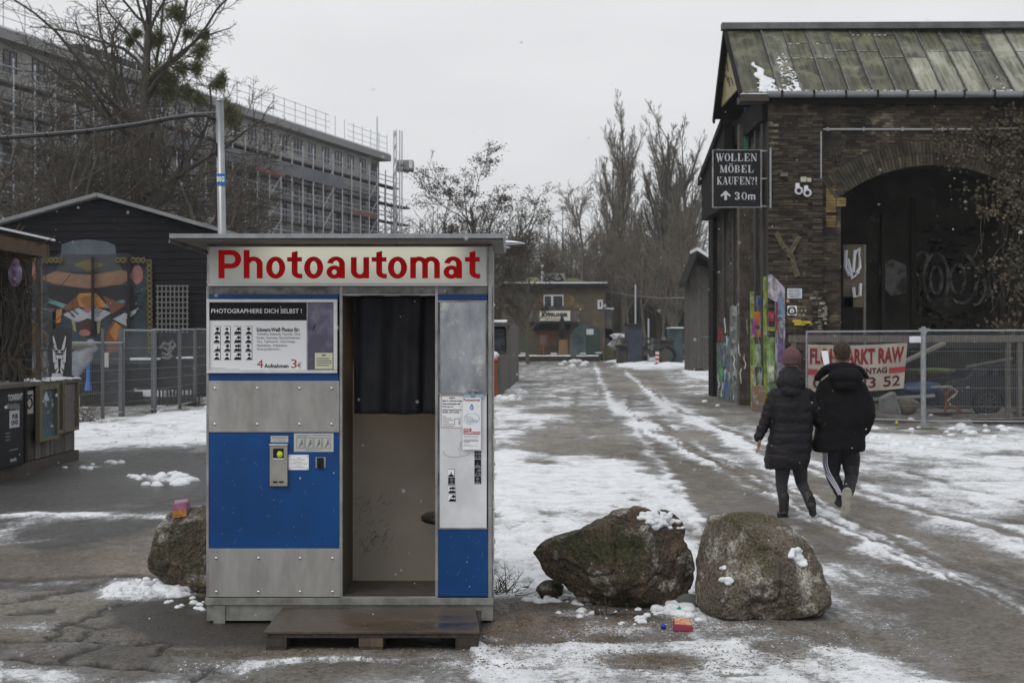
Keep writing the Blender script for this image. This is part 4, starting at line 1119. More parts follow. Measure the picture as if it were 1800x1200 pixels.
# ---------------------------------------------------------------- brick hall on the right
YW = 36.0
def wx(x, Y=YW): return (x-900)*Y/F
def wz(y, Y=YW): return H-(y-600)*Y/F
M['brick'] = mat('sooty_brick', (.066,.050,.034), .9, col2=(.015,.013,.011), scale=1.1, amt=1.0, bump=.6, bscale=30, island=.6, objrand=.6, col3=(.17,.145,.10), scale3=1.6, lo3=.57, hi3=.70, dist=.01)
M['mortar'] = mat('dark_mortar', (.02,.017,.013), .95, col2=(.04,.033,.024), scale=3, amt=1.2)
M['brick_yellow'] = mat('yellow_brick', (.22,.15,.05), .9, col2=(.11,.08,.035), scale=3, amt=1.5, island=.3)
M['soot'] = mat('sooty_plaster', (.065,.060,.050), .95, col2=(.020,.019,.017), scale=.9, amt=.8, col3=(.13,.12,.095), scale3=1.5, lo3=.6, hi3=.72)
M['tar'] = mat('tarred_timber', (.016,.014,.013), .85, col2=(.008,.008,.008), scale=3, amt=1, spec=.2)

hall = thing('brick_hall', 'sooty brick hall with a dirty glass roof and a wide arched gateway', 'hall', (10.5, 38.5, 0))
XL, XR = 6.48, 17.0
ZE = wz(172)      # wall top
AX, AR_IN = wx(1640), None
xa0, xa1 = wx(1478), wx(1802)
z_spring, z_crown = wz(345), wz(291)
def arc_z(x, off=0):
    half = (xa1-xa0)/2; s = z_crown-z_spring; R = (half*half+s*s)/(2*s); zc = z_crown-R
    d = abs(x-(xa0+xa1)/2); R2 = R+off
    return zc+math.sqrt(max(R2*R2-d*d, 0))
wall = MB()
wall.box(XL, YW, -.05, xa0, YW+.6, ZE)
wall.box(xa1, YW, -.05, XR, YW+.6, ZE)
n = 24
pts = [(xa0+(xa1-xa0)*i/n, arc_z(xa0+(xa1-xa0)*i/n)) for i in range(n+1)]
for i in range(n):
    (xA, zA), (xB, zB) = pts[i], pts[i+1]
    wall.hexa([(xA,YW,zA),(xB,YW,zB),(xB,YW+.6,zB),(xA,YW+.6,zA)], [(xA,YW,ZE),(xB,YW,ZE),(xB,YW+.6,ZE),(xA,YW+.6,ZE)])
obj('wall', wall, M['mortar'], hall)
pier = MB().box(XL-.02, YW-.12, -.05, wx(1444), YW-.001, ZE-.02)
obj('pier', pier, M['mortar'], hall)

# bricks: courses of stretchers, proud of the mortar, each slightly different
BH, BL = .0760, .25
rb = random.Random(77)
cells = []
def add_course(x0, x1, z, yface, k, depth=.022):
    off = (k % 2)*BL/2
    x = x0-off
    while x < x1-.02:
        a, b = max(x+.006, x0), min(x+BL-.006, x1)
        if b-a > .05: cells.append((a, b, z+.006, z+BH-.006, yface, depth))
        x += BL
kk = 0; z = .0
while z < ZE-.1:
    add_course(XL-.02, wx(1444), z, YW-.12, kk)
    # right of the pier up to the opening, and above the arch
    if z < z_spring: add_course(wx(1445), xa0-.005, z, YW, kk)
    else:
        zt = z+BH
        lo = [x for x in np.linspace(wx(1445), XR, 300) if arc_z(min(max(x, xa0), xa1), .62) < z if xa0 <= x <= xa1]
        add_course(wx(1445), (xa0-.005) if z < z_spring+.0 else xa0+.0, z, YW, kk)
        xs = np.linspace(xa0, xa1, 120); ok = np.array([arc_z(x, .62) < z-.01 for x in xs])
        # above the ring: left and right spandrel runs
        if ok.any():
            run = None
            for x, o_ in list(zip(xs, ok))+[(xa1+.01, False)]:
                if o_ and run is None: run = x
                if not o_ and run is not None:
                    if x-run > .1: add_course(run, x, z, YW, kk)
                    run = None
    add_course(xa1+.005, XR, z, YW, kk)
    z += BH; kk += 1
def brick_mesh(name, cs):
    mb = MB()
    for (a, b, z0, z1, y, d) in cs:
        dd = rb.uniform(.002, d); j = lambda: rb.uniform(-.003, .003)
        mb.hexa([(a+j(),y-dd+j(),z0+j()),(b+j(),y-dd+j(),z0+j()),(b,y,z0),(a,y,z0)], [(a+j(),y-dd+j(),z1+j()),(b+j(),y-dd+j(),z1+j()),(b,y,z1),(a,y,z1)])
    return mb
single = [c for c in cells if c[0] < wx(1444) and wz(470) < c[2] < ZE-.5 and c[1]-c[0] > .2][:290]
sset = set(id(c) for c in single)
variants = []
for k in range(6):
    dd = .006+.003*k
    mb = MB(); mb.hexa([(-BL/2+.006,-dd,0),(BL/2-.006,-dd,0),(BL/2-.006,0,0),(-BL/2+.006,0,0)], [(-BL/2+.008,-dd+.002,BH-.012),(BL/2-.007,-dd,BH-.012),(BL/2-.006,0,BH-.012),(-BL/2+.006,0,BH-.012)])
    me = mb.mesh('brick'); me.materials.append(M['brick']); variants.append(me)
for c in single:
    o = bpy.data.objects.new('brick', rb.choice(variants)); COL.objects.link(o); o.parent = hall
    cx = (c[0]+c[1])/2
    o.location = (cx-hall.location.x, c[4]-hall.location.y, c[2]); o.scale = ((c[1]-c[0])/(BL-.012), 1, 1)
rest = brick_mesh('brickwork', [c for c in cells if id(c) not in sset])
tag(obj('brickwork', rest, M['brick'], hall), kind='stuff')
# soldier ring over the gateway
ring = MB(); half = (xa1-xa0)/2; s = z_crown-z_spring; R = (half*half+s*s)/(2*s); zc = z_crown-R; xc = (xa0+xa1)/2
a0 = math.asin(half/R)
nv = 62
for k in range(nv):
    for lay in range(2):
        t0 = -a0*1.06+2*a0*1.06*(k+.06)/nv; t1 = -a0*1.06+2*a0*1.06*(k+.94)/nv
        ra, rb_ = R+.31*lay+.005, R+.31*lay+.295
        y = YW-.03-rb.uniform(0, .015)
        p = lambda r, t, yy: (xc+r*math.sin(t), yy, zc+r*math.cos(t))
        ring.hexa([p(ra,t0,y),p(ra,t1,y),p(ra,t1,YW+.0),p(ra,t0,YW+.0)], [p(rb_,t0,y),p(rb_,t1,y),p(rb_,t1,YW+.0),p(rb_,t0,YW+.0)])
tag(obj('arch_ring', ring, mat('arch_brick', (.062,.052,.034), .9, col2=(.03,.026,.019), scale=2, amt=1.6, island=.5, bump=.4), hall), kind='stuff')
# yellow repair bricks and quoin at left jamb
yb = []
for k in range(16):
    z = wz(405)+k*BH
    for j in range(rb.choice((1,1,2))): yb.append((wx(1452)+.0+.26*j, wx(1452)+.24+.26*j, z, z+BH-.012, YW-.022, .012))
tag(obj('yellow_brickwork', brick_mesh('y', [c for c in yb if rb.random() < .8]), M['brick_yellow'], hall), kind='stuff')
# pier edge quoins
q = []
for k in range(98):
    z = .02+k*BH
    if z > ZE-.3: break
    if k % 2 == 0: q.append((XL-.022, XL+.24, z, z+BH-.012, YW-.142, .02)); q.append((wx(1444)-.26, wx(1444)+.004, z, z+BH-.012, YW-.142, .02))
tag(obj('quoin_brickwork', brick_mesh('q', q), M['brick'], hall), kind='stuff')

# dark interior
inn = MB()
inn.box(xa0-.3, YW+4.2, -.05, XR, YW+4.4, 7.6)
inn.box(xa0-.5, YW+.61, -.05, xa0-.3, YW+4.19, 7.6)
inn.box(xa0-.29, YW+.61, 7.4, XR, YW+4.19, 7.55)
obj('interior_wall', inn, M['soot'], hall)
gg = mat('grey_graffiti', (.24,.24,.23), .9, col2=(.07,.07,.068), scale=3, amt=1.8)
def strokes(name, lines, Y, m, par, w=.05, yoff=0, z=None):
    mb = MB()
    for pts in lines: mb.tube([((x-900)*Y/F, Y+yoff, H-(y-600)*Y/F) for x, y in pts], w, 5)
    return obj(name, mb, m, par)
Yi = YW+4.17
def loop(cx, cy, rx, ry, a0=0, a1=6.28, n=14): return [(cx+rx*math.cos(a0+(a1-a0)*i/n), cy+ry*math.sin(a0+(a1-a0)*i/n)) for i in range(n+1)]
strokes('graffiti', [loop(1645,490,22,45), loop(1645,492,10,24), loop(1690,490,26,44,-1.4,2.2), loop(1683,490,12,26), loop(1712,500,20,36,-1.5,1.7), loop(1620,465,14,22,2,6), [(1725,455),(1735,520),(1760,530)], loop(1755,500,16,30,0,5)], Yi, gg, hall, .055)
obj('graffiti', MB().prism([(wx(1546,Yi),wz(462,Yi)),(wx(1570,Yi),wz(456,Yi)),(wx(1592,Yi),wz(466,Yi)),(wx(1594,Yi),wz(515,Yi)),(wx(1565,Yi),wz(520,Yi)),(wx(1545,Yi),wz(492,Yi))], Yi-.02, Yi), gg, hall)
for x0, x1, y0, y1, c_ in ((1546,1552,380,640,(.05,.045,.035)),(1598,1606,350,640,(.03,.028,.022)),(1752,1762,380,640,(.055,.05,.04)),(1600,1760,598,604,(.07,.06,.045))):
    obj('inner_post', MB().box(wx(x0,Yi), Yi-.25, wz(y1,Yi), wx(x1,Yi), Yi-.12, wz(y0,Yi)), mat('old_post', c_, .9), hall)
ib = MB(); rr = random.Random(3)
for k in range(420):
    x = rr.uniform(1608, 1745); y = rr.uniform(385, 590)
    if .5+.5*math.sin(x*.05)*math.cos(y*.043) < .45: continue
    y = round(y/5)*5; ib.box(wx(x,Yi), Yi-.03, wz(y+3.8,Yi), wx(x+rr.uniform(9,14),Yi), Yi, wz(y,Yi))
tag(obj('inner_brickwork', ib, mat('inner_brick', (.06,.052,.04), .9, col2=(.03,.027,.022), scale=2, amt=1, island=.5), hall), kind='stuff')
# ochre side panel inside with white graffiti
Yj = YW+.62
obj('side_panel', MB().box(wx(1482,Yj), Yj, wz(540,Yj), wx(1518,Yj), Yj+.08, wz(430,Yj)), mat('ochre_board', (.13,.10,.065), .8, col2=(.06,.05,.04), scale=4, amt=1), hall)
strokes('graffiti', [[(1487,440),(1486,470),(1492,484),(1500,478),(1503,440)], [(1503,445),(1510,436),(1512,470),(1506,480)], [(1490,455),(1498,490),(1510,478)], [(1500,505),(1502,522),(1512,520),(1513,498)]], Yj-.03, mat('white_graffiti', (.55,.56,.6), .7), hall, .045)
obj('side_post', MB().box(wx(1518,Yj), Yj-.02, wz(720,Yj), wx(1522,Yj), Yj+.1, wz(430,Yj)), M['wood_grey'], hall)
obj('timber_beam', MB().box(wx(1470), YW+.65, wz(612), wx(1800), YW+.9, wz(596)), M['wood_dark'], hall)
obj('board_wall', MB().box(wx(1470), YW+.62, wz(598), wx(1510), YW+.7, wz(520)), M['tar'], hall)

# roof: framed panes of dirty wired glass
YE, YR_, ZEv, ZR = 35.7, 38.4, wz(163, 35.7), wz(51, 38.4)
def roof_pt(X, t): return Vector((X, YR_+(YE-YR_)*t, ZR+(ZEv-ZR)*t))
nrm = Vector((0, -(ZR-ZEv), (YR_-YE))).normalized()
def pane_mat(name, a, b_, c3):
    return mat(name, a, .35, col2=b_, scale=1.6, amt=1.1, stretch=(5.5,.45,.45), objrand=.22, col3=c3, scale3=1.4, lo3=.50, hi3=.66, spec=.5, bump=.05, rough2=.6)
pg = [pane_mat('grimy_wired_glass', (.12,.122,.088), (.038,.038,.026), (.20,.20,.14)),
      pane_mat('mossy_wired_glass', (.09,.09,.05), (.03,.029,.018), (.17,.165,.10)),
      pane_mat('pale_wired_glass', (.30,.30,.235), (.11,.11,.07), (.38,.38,.31))]
seams = [5.76, 6.70] + [6.70+.592*(i+1) for i in range(17)]
splits = {2:(.24,.47),3:(.24,.47),4:(.35,),5:(.1,.36),6:(.1,.45),7:(.46,),8:(.36,),9:(.36,),10:(.36,),11:(),12:(.36,),13:(.4,),14:(.3,)}
pale = {7:(1,),8:(1,),9:(1,),11:(0,),12:(0,1)}
for i in range(len(seams)-1):
    a, b = seams[i], seams[i+1]; ts = [0.02]+list(splits.get(i, ()))+[1.0]
    for j in range(len(ts)-1):
        lift = .012*(len(ts)-2-j)
        p = [roof_pt(a+.02, ts[j]), roof_pt(b-.02, ts[j]), roof_pt(b-.02, ts[j+1]+(.01 if j < len(ts)-2 else 0)), roof_pt(a+.02, ts[j+1]+(.01 if j < len(ts)-2 else 0))]
        p = [q_+nrm*lift for q_ in p]; u = [q_-nrm*.008 for q_ in p]
        m = pg[2] if j in pale.get(i, ()) else (pg[rb.choice((0,1,1))])
        obj('roof_pane', MB().hexa(u, p), m, hall)
for X in seams:
    p, q_ = roof_pt(X, 0), roof_pt(X, 1.0)
    obj('glazing_bar', MB().beam(p+nrm*.03, q_+nrm*.03, .035, .05, nrm), M['alu_dark'], hall)
obj('ridge_cap', MB().beam(Vector((5.65,YR_-.02,ZR+.05)), Vector((XR,YR_-.32,ZR+.03)), .3, .17), mat('ridge_zinc', (.15,.155,.16), .6, .3, col2=(.09,.09,.09), scale=2, amt=1), hall)
obj('roof_back', MB().hexa([(5.76,YR_,ZR-.06),(XR,YR_,ZR-.06),(XR,40.4,8.05),(5.76,40.4,8.05)],[(5.76,YR_,ZR),(XR,YR_,ZR),(XR,40.4,8.12),(5.76,40.4,8.12)]), M['tar'], hall)
obj('roof_underlay', MB().hexa([(5.8,YE+.05,ZEv-.14),(XR,YE+.05,ZEv-.14),(XR,YR_,ZR-.14),(5.8,YR_,ZR-.14)],[(5.8,YE+.05,ZEv-.10),(XR,YE+.05,ZEv-.10),(XR,YR_,ZR-.10),(5.8,YR_,ZR-.10)]), M['tar'], hall)
obj('bargeboard', MB().beam(roof_pt(5.74, 1.02)-nrm*.04, roof_pt(5.74, -.01)-nrm*.02, .06, .2, nrm), M['tar'], hall)
obj('bargeboard', MB().beam(Vector((5.74,YR_,ZR)), Vector((5.74,40.5,8.0)), .06, .18), M['tar'], hall)
# yellowed gable glazing
yg = mat('yellow_gable_glass', (.33,.30,.13), .45, col2=(.25,.22,.10), scale=2, amt=1)
obj('gable_glass', MB().add([(5.86,YR_-.02,ZR-.3),(5.9,YR_+1.85,8.35),(5.9,36.9,8.35)], [(0,1,2)]).add([(5.90,YR_-.02,ZR-.3),(5.94,YR_+1.85,8.35),(5.94,36.9,8.35)], [(0,2,1)]), yg, hall)
gb = MB(); rr = random.Random(2)
for k in range(16):
    yy = rr.uniform(37.4, 39.6); zz = rr.uniform(8.4, 9.6)
    if zz > 8.4+(1-abs(yy-38.4)/1.6)*1.4: continue
    gb.tube([(5.84,yy,zz),(5.84,yy+rr.uniform(.1,.35),zz+rr.uniform(.05,.3)),(5.84,yy+rr.uniform(.3,.6),zz+rr.uniform(.2,.5))], .012, 4)
tag(obj('creeper_stem', gb, M['print_black'], hall), kind='stuff')
# gutter in sections with straps
gx = [wx(x, 35.6) for x in (1348, 1374, 1430, 1486, 1542, 1594, 1643, 1694, 1747, 1800, 1855, 1910)]
gut = mat('zinc_gutter', (.25,.26,.27), .5, .4, col2=(.17,.175,.18), scale=3, amt=1, stretch=(.5,3,3))
for a, b in zip(gx[:-1], gx[1:]):
    obj('gutter', MB().prism([(a,0),(b,0),(b,0),(a,0)], 0, 0) if False else MB().tube([(a+.004,35.6,ZEv-.06),(b-.004,35.6,ZEv-.06)], .085, 12), gut, hall, sm=False)
    obj('gutter_strap', MB().box(b-.025, 35.505, ZEv-.16, b+.025, 35.7, ZEv+.035), M['black'], hall)
obj('fascia', MB().box(wx(1348), 35.72, ZEv-.28, XR, 35.80, ZEv-.04), M['tar'], hall)
obj('eave_beam', MB().box(wx(1301,35.7), 35.55, wz(178,35.6), wx(1350,35.7), 36.2, wz(166,35.6)), M['wood_dark'], hall)
# snow on the roof: slipped patches, strips on the laps, rim on the gutter
sn = MB(); rr = random.Random(4)
def rs(X, t, s, k, ry=1): 
    p = roof_pt(X, t)+nrm*.01; sn.blob(tuple(p), s, k, 4, 7, (.8,ry*.9,.45), .3)
for k in range(520):
    u = rr.random()**1.3; t = 1-.44*u; w_ = .34*(1-u)**1.2*rr.uniform(-1,1)
    rs(6.50+w_-.22*u+.06*math.sin(t*40), t, rr.uniform(.02,.055), k, 1.6)
for k in range(260):
    u = rr.random()**1.6; t = 1-.6*u; rs(6.95+rr.uniform(-.2,.2)*(1-.4*u)+.07, t, rr.uniform(.012,.045), k)
for k in range(170):
    u = rr.random()**1.5; rs(7.2+rr.uniform(-.06,.1), 1-.35*u, rr.uniform(.012,.04), k)
for k in range(60): rs(12.3+rr.uniform(-.2,.3), 1-.3*rr.random()**2, rr.uniform(.015,.04), k)
for i in splits:
    if i+1 >= len(seams): continue
    for t in splits[i]:
        if rr.random() < .3 and i > 4: continue
        a, b = seams[i]+.04, seams[i+1]-.04
        c0, c1 = (a, b) if rr.random() < .6 else (a, a+(b-a)*.6)
        for k in range(12): rs(c0+(c1-c0)*k/11, t+.012, rr.uniform(.02,.035), k, 1.2)
for k in range(240): sn.blob((rr.uniform(gx[0], XR), 35.58, ZEv+.028), rr.uniform(.02,.035), k, 3, 6, (1.6,1,.45), .2)
for k in range(40): sn.blob((rr.uniform(wx(1302,35.6), wx(1348,35.6)), 35.6, wz(165.5,35.6)), rr.uniform(.03,.05), k, 3, 6, (1.5,1,.6), .2)
tag(obj('roof_snow', remesh(sn, .018, 1), M['snow'], hall, sm=True), kind='stuff')

# pipes and fittings on the front
obj('conduit', MB().tube([(wx(1446),YW-.05,wz(228)),(wx(1706),YW-.05,wz(228))], .028, 6).tube([(wx(1730),YW-.05,wz(228)),(wx(1790),YW-.05,wz(226))], .02, 6), mat('pale_conduit', (.36,.36,.35), .5), hall)
obj('conduit', MB().tube([(wx(1441),YW-.15,wz(233)),(wx(1441),YW-.15,wz(315))], .022, 6), M['steel'], hall)
for x in (1454, 1517, 1585, 1655): obj('pipe_clip', MB().box(wx(x)-.02, YW-.09, wz(231.5), wx(x)+.02, YW-.0, wz(224.5)), M['steel'], hall)
# wall lamps and boxes
for x, y in ((1400,337),(1415,341)):
    t_ = thing('security_camera', 'left white round security camera on brick pier' if x == 1400 else 'right white round security camera on brick pier, slightly lower', 'camera', (wx(x), YW-.2, wz(y)), 'round cameras on the brick pier')
    obj('housing', MB().tube([(wx(x)+.02,YW-.14,wz(y)+.03),(wx(x),YW-.30,wz(y))], [.07,.105], 14), M['white'], t_)
    obj('lens', MB().tube([(wx(x),YW-.301,wz(y)),(wx(x)-.002,YW-.32,wz(y))], [.055,.05], 12), M['print_black'], t_)
    obj('mount', MB().box(wx(x)-.05, YW-.145, wz(y)+.04, wx(x)+.05, YW-.12, wz(y)+.2), M['white'], t_)
for x, y, w_, h_ in ((1410,317,10,9),(1420,318,7,7)):
    solo('junction_box', MB().box(wx(x-w_/2),YW-.2,wz(y+h_/2),wx(x+w_/2),YW-.12,wz(y-h_/2)), mat('cream_plastic', (.42,.40,.30), .5),
         'larger cream junction box above the cameras' if w_ == 10 else 'smaller cream junction box right of the larger one', 'junction box', bevel=.01)
solo('wall_lamp', MB().box(wx(1369),YW-.26,wz(312),wx(1382),YW-.12,wz(305)), M['alu_dark'], 'small grey box lamp on the brick pier beside the black sign', 'lamp', bevel=.01)

# small notices on the pier
def plate(name, x0, y0, x1, y1, m, label, cat='notice'):
    Y = YW-.15; return solo(name, MB().box(wx(x0,Y),Y-.02,wz(y1,Y),wx(x1,Y),Y,wz(y0,Y)), m, label, cat)
pl = plate('notice_plate', 1383.5, 507, 1409.5, 524.5, mat('blue_white_plate', (.50,.54,.60), .5), 'white enamel notice plate with three lines on the brick pier')
Yt = YW-.172
for s, a, b, yy in (("DER WEG", 1387, 1406, 513), ("ZUR KASSE", 1386, 1407, 518.5), ("NEBENAN", 1388, 1405, 523)):
    fit_text(s, wx(a,Yt), wz(yy,Yt), wx(b,Yt), wz(yy-4,Yt), Yt, M['print_grey'], pl, bold=.01)
pl = plate('sticker', 1384, 537.5, 1400.5, 554, M['paper'], 'white square sticker with black scribbled picture on brick pier', 'sticker')
strokes('drawing', [[(1386,550),(1389,541),(1392,550),(1396,540),(1399,551)], loop(1392,546,6,6)], Yt, M['print_black'], pl, .022)
plate('sticker', 1382, 526, 1387.5, 532, mat('salmon_sticker', (.45,.22,.14), .6), 'small salmon sticker at the left edge of brick pier', 'sticker')
for k, (x0, x1, y0) in enumerate(((1393,1408,562),(1396,1415,567),(1408,1425,564))):
    plate('paint_mark', x0, y0, x1, y0+4.5, mat('yellow_paint', (.5,.40,.04), .7), ('left', 'lower', 'right')[k]+' yellow painted bar on the brick pier above the fence', 'graffiti')
Yg = YW-.135
wgr = thing('graffiti_tag', 'white painted letters on brick pier beside the notice plate', 'graffiti', (wx(1420), Yg, wz(550)))
mb = MB()
for k, t in enumerate(np.linspace(-1.5, 1.5, 8)): mb.box(wx(1420)+.33*math.cos(t), Yg-.012, wz(549)+.33*math.sin(t), wx(1420)+.33*math.cos(t)+.14, Yg, wz(549)+.33*math.sin(t)+.06)
for k in range(6): mb.box(wx(1395+k*3.5), Yg-.012, wz(548 if k % 2 else 556), wx(1398+k*3.5), Yg, wz(544 if k % 2 else 552))
for k in range(8): mb.box(wx(1436), Yg-.012, wz(580-5.5*k), wx(1441), Yg, wz(577-5.5*k)); 
for k in range(5): mb.box(wx(1447), Yg-.012, wz(570-7*k), wx(1451), Yg, wz(566-7*k))
mb.box(wx(1441), Yg-.012, wz(558), wx(1447), Yg, wz(553))
tag(obj('paint', mb, mat('faded_white_paint', (.33,.33,.30), .9, col2=(.2,.19,.16), scale=7, amt=1), wgr), kind='stuff')
vg = thing('graffiti_letter', 'faded ochre painted letter X high on the brick pier', 'graffiti', (wx(1385), Yg, wz(440)))
strokes('paint', [[(1364,408),(1375,430),(1392,452),(1402,486)], [(1405,416),(1394,436),(1385,452)]], Yg+.0, mat('faded_ochre_paint', (.14,.115,.07), .9, col2=(.06,.05,.03), scale=12, amt=1.8), vg, .07)

# ivy and dead creeper on the right of the front
iv = thing('creeper', 'brown and olive creeper hanging over the right of the arch', 'plant', (13.2, YW-.1, 0))
rr = random.Random(31); v = []; f = []; kcol = []
def leafs(n, fx, sz):
    for k in range(n):
        x, y, dpt = fx(); Y = YW-dpt; X, Z = wx(x, Y), wz(y, Y); s = rr.uniform(*sz); a = rr.uniform(0, 6.28); t = rr.uniform(-.9, .9)
        n0 = len(v)
        for q_ in ((-1,-.6),(1,-.6),(.5,.9),(-.5,.9)):
            u, w_ = q_[0]*math.cos(a)-q_[1]*math.sin(a), q_[0]*math.sin(a)+q_[1]*math.cos(a)
            v.append((X+u*s, Y+w_*s*math.sin(t)*.8, Z+w_*s*math.cos(t)))
        f.append((n0, n0+1, n0+2, n0+3))
def right_mass():
    while True:
        x = rr.uniform(1660, 1860); y = rr.uniform(180, 590)
        edge = 1790-(y-180)*.05 + 26*math.sin(y*.05)+18*math.sin(y*.13)
        if y < 420: edge -= 40*(1-abs(y-300)/120)
        pr_ = 1/(1+math.exp(-(x-edge)/14))
        dens = .5+.5*math.sin(x*.11+2*math.sin(y*.04))*math.sin(y*.09+x*.03)
        if rr.random() < pr_*(.10+.9*dens**2): return x, y, rr.uniform(.05, .35)
def arch_mass():
    x = rr.uniform(1640, 1800); return x, 250+rr.gauss(0, 22)+(x-1640)*.12, rr.uniform(.05, .2)
leafs(3600, right_mass, (.022, .055)); leafs(500, arch_mass, (.02, .045))
tag(obj('leaves', mesh_np('leaves', v, f), mat('creeper_leaf', (.045,.040,.022), .8, col2=(.075,.058,.038), scale=.9, amt=1.5, island=.6), iv), kind='stuff')
cs = MB()
for k in range(60):
    x = rr.uniform(1725, 1850); y = rr.uniform(190, 520); pts = []; dx = rr.gauss(-1, 3)
    for j in range(6): pts.append((wx(x), YW-.06-rr.uniform(0,.05), wz(y))); x += dx+rr.gauss(0, 2.5); y += rr.uniform(6, 20)
    cs.tube(pts, .009, 4)
for k in range(26):
    x = rr.uniform(1450, 1760); y = rr.uniform(245, 275); pts = []
    for j in range(4): pts.append((wx(x), YW-.06, wz(y))); x += rr.gauss(0, 3); y += rr.uniform(3, 11)
    cs.tube(pts, .010, 4)
tag(obj('stems', cs, M['bark'], iv), kind='stuff')

# ---------------------------------------------------------------- side of the hall: piers, posts, dark rear wing
side = MB()
side.box(XL+.05, YW+.61, -.05, XL+.35, 46.0, 7.3)
side.box(XL+.05, 40.4, 7.3, XL+.35, 46.0, 7.32)
obj('side_wall', side, M['mortar'], hall)
sb = []
cells = []
z = 0; k = 0
sidem = MB()
while z < 7.2:
    y = YW+.62-(k % 2)*.125
    while y < 46:
        dd = rb.uniform(.004, .02); a, b = max(y+.006, YW+.62), y+BL-.006
        sidem.hexa([(XL+.05-dd,a,z+.006),(XL+.05,a,z+.006),(XL+.05,b,z+.006),(XL+.05-dd,b,z+.006)], [(XL+.05-dd,a,z+BH-.006),(XL+.05,a,z+BH-.006),(XL+.05,b,z+BH-.006),(XL+.05-dd,b,z+BH-.006)]); y += BL
    z += BH; k += 1
tag(obj('side_brickwork', sidem, M['brick'], hall), kind='stuff')
obj('side_beam', MB().box(XL-.15, 36.0, 7.35, XL+.3, 40.4, 8.0), M['tar'], hall)
obj('wing_roof', MB().hexa([(5.95,40.6,7.9),(9,40.6,7.9),(9,45.6,6.75),(5.95,45.6,6.75)], [(5.95,40.6,8.1),(9,40.6,8.1),(9,45.6,6.98),(5.95,45.6,6.98)]), M['tar'], hall)
obj('wing_gable', MB().hexa([(6.05,40.6,5.6),(6.3,40.6,5.6),(6.3,45.4,5.6),(6.05,45.4,5.6)], [(6.05,40.6,7.95),(6.3,40.6,7.95),(6.3,45.4,6.9),(6.05,45.4,6.9)]), M['tar'], hall)
obj('wing_end', MB().box(XL-.1, 45.2, -.05, XL+.4, 46.2, 6.9), M['tar'], hall)
def dprof(name, Y, X0, X1, z0, z1, m, dep=.25, bevel=0): return obj(name, MB().box(X0, Y, z0, X1, Y+dep, z1), m, hall)
dpx = lambda x, Y: (x-900)*Y/F
rust = mat('painted_iron', (.05,.05,.052), .7, col2=(.03,.028,.026), scale=2, amt=1)
for x, Y, w_ in ((1340,36.4,5),(1328,37.6,6),(1300,40.2,9),(1289,41.6,5),(1272,43.4,6),(1252,46,9)):
    dprof('iron_post', Y, dpx(x,Y), dpx(x+w_,Y), 0, 7.6 if Y < 40 else 6.9, rust if w_ < 8 else M['wood_grey'])
obj('brick_pilaster', MB().box(dpx(1305,39.6), 39.4, 0, dpx(1324,39.6), 39.8, 6.2), mat('paler_brick', (.17,.14,.095), .9, col2=(.09,.075,.05), scale=5, amt=1.4, bump=.5, island=.1), hall)
obj('blue_green_stripe', MB().box(dpx(1308,38.9), 38.85, wz(262,38.9), dpx(1315,38.9), 38.9, wz(190,38.9)), mat('blue_stripe', (.03,.13,.36), .6), hall)
obj('green_stripe', MB().box(dpx(1308.5,38.9), 38.84, wz(300,38.9), dpx(1315,38.9), 38.89, wz(235,38.9)), mat('green_stripe', (.04,.16,.07), .6), hall)
obj('side_pilaster', MB().box(dpx(1300,38.9), 38.9, 0, dpx(1335,38.9), 39.3, 7.7), mat('grey_brick', (.10,.08,.06), .9, col2=(.05,.042,.033), scale=6, amt=1.4, bump=.5), hall)

# graffiti boards along the side
gra = thing('graffiti_hoarding', 'tall painted hoarding of graffiti-covered boards at the hall corner', 'hoarding', (dpx(1320,36), 37, 0))
def board(x0, x1, yt, yb_, Y, m, lean=0, th=.05, name='board'):
    X0, X1 = dpx(x0,Y), dpx(x1,Y)
    return obj(name, MB().hexa([(X0,Y-.1,max(wz(yb_,Y),-.03)),(X1,Y-.1,max(wz(yb_,Y),-.03)),(X1,Y-.1+th,max(wz(yb_,Y),-.03)),(X0,Y-.1+th,max(wz(yb_,Y),-.03))],
        [(X0,Y,wz(yt,Y)),(X1,Y,wz(yt,Y)),(X1,Y+th,wz(yt,Y)),(X0,Y+th,wz(yt,Y))]), m, gra)
def gm_(name, a, b_, c3, st=(5,5,1.1), sc=3): return mat(name, a, .7, col2=b_, scale=sc, amt=1.6, stretch=st, col3=c3, scale3=3.5, lo3=.52, hi3=.62)
g_grey = gm_('grey_green_painted_board', (.20,.225,.215), (.08,.10,.095), (.42,.43,.43))
g_dark = gm_('dark_painted_board', (.05,.05,.065), (.20,.21,.23), (.08,.20,.10))
g_blue = gm_('blue_grey_painted_board', (.17,.21,.28), (.07,.09,.11), (.40,.42,.43))
g_lime = gm_('lime_painted_board', (.33,.42,.05), (.10,.16,.04), (.42,.46,.30))
g_white = gm_('lilac_white_board', (.46,.44,.48), (.14,.13,.16), (.26,.18,.34), st=(3,3,1.4))
g_orange = mat('orange_paint', (.58,.17,.02), .6, col2=(.40,.10,.02), scale=5, amt=1)
xs = [1262, 1272, 1281]
for k, (x0, x1, yt, yb_, Y, m) in enumerate([(1260,1271,602,700,43.0,g_dark),(1271,1284,590,702,42.0,g_blue),(1283,1296,541,708,40.5,g_grey),(1295,1308,534,709,40.0,g_grey),(1307,1320,538,712,39.3,g_grey),
        (1319,1330,512,716,37.8,g_lime),(1330,1342,520,718,36.9,g_dark),(1342,1349,486,720,36.2,g_lime)]):
    board(x0, x1, yt, yb_, Y, m)
board(1326,1344,548,572,36.75,g_orange); board(1326,1344,578,592,36.75,g_orange)
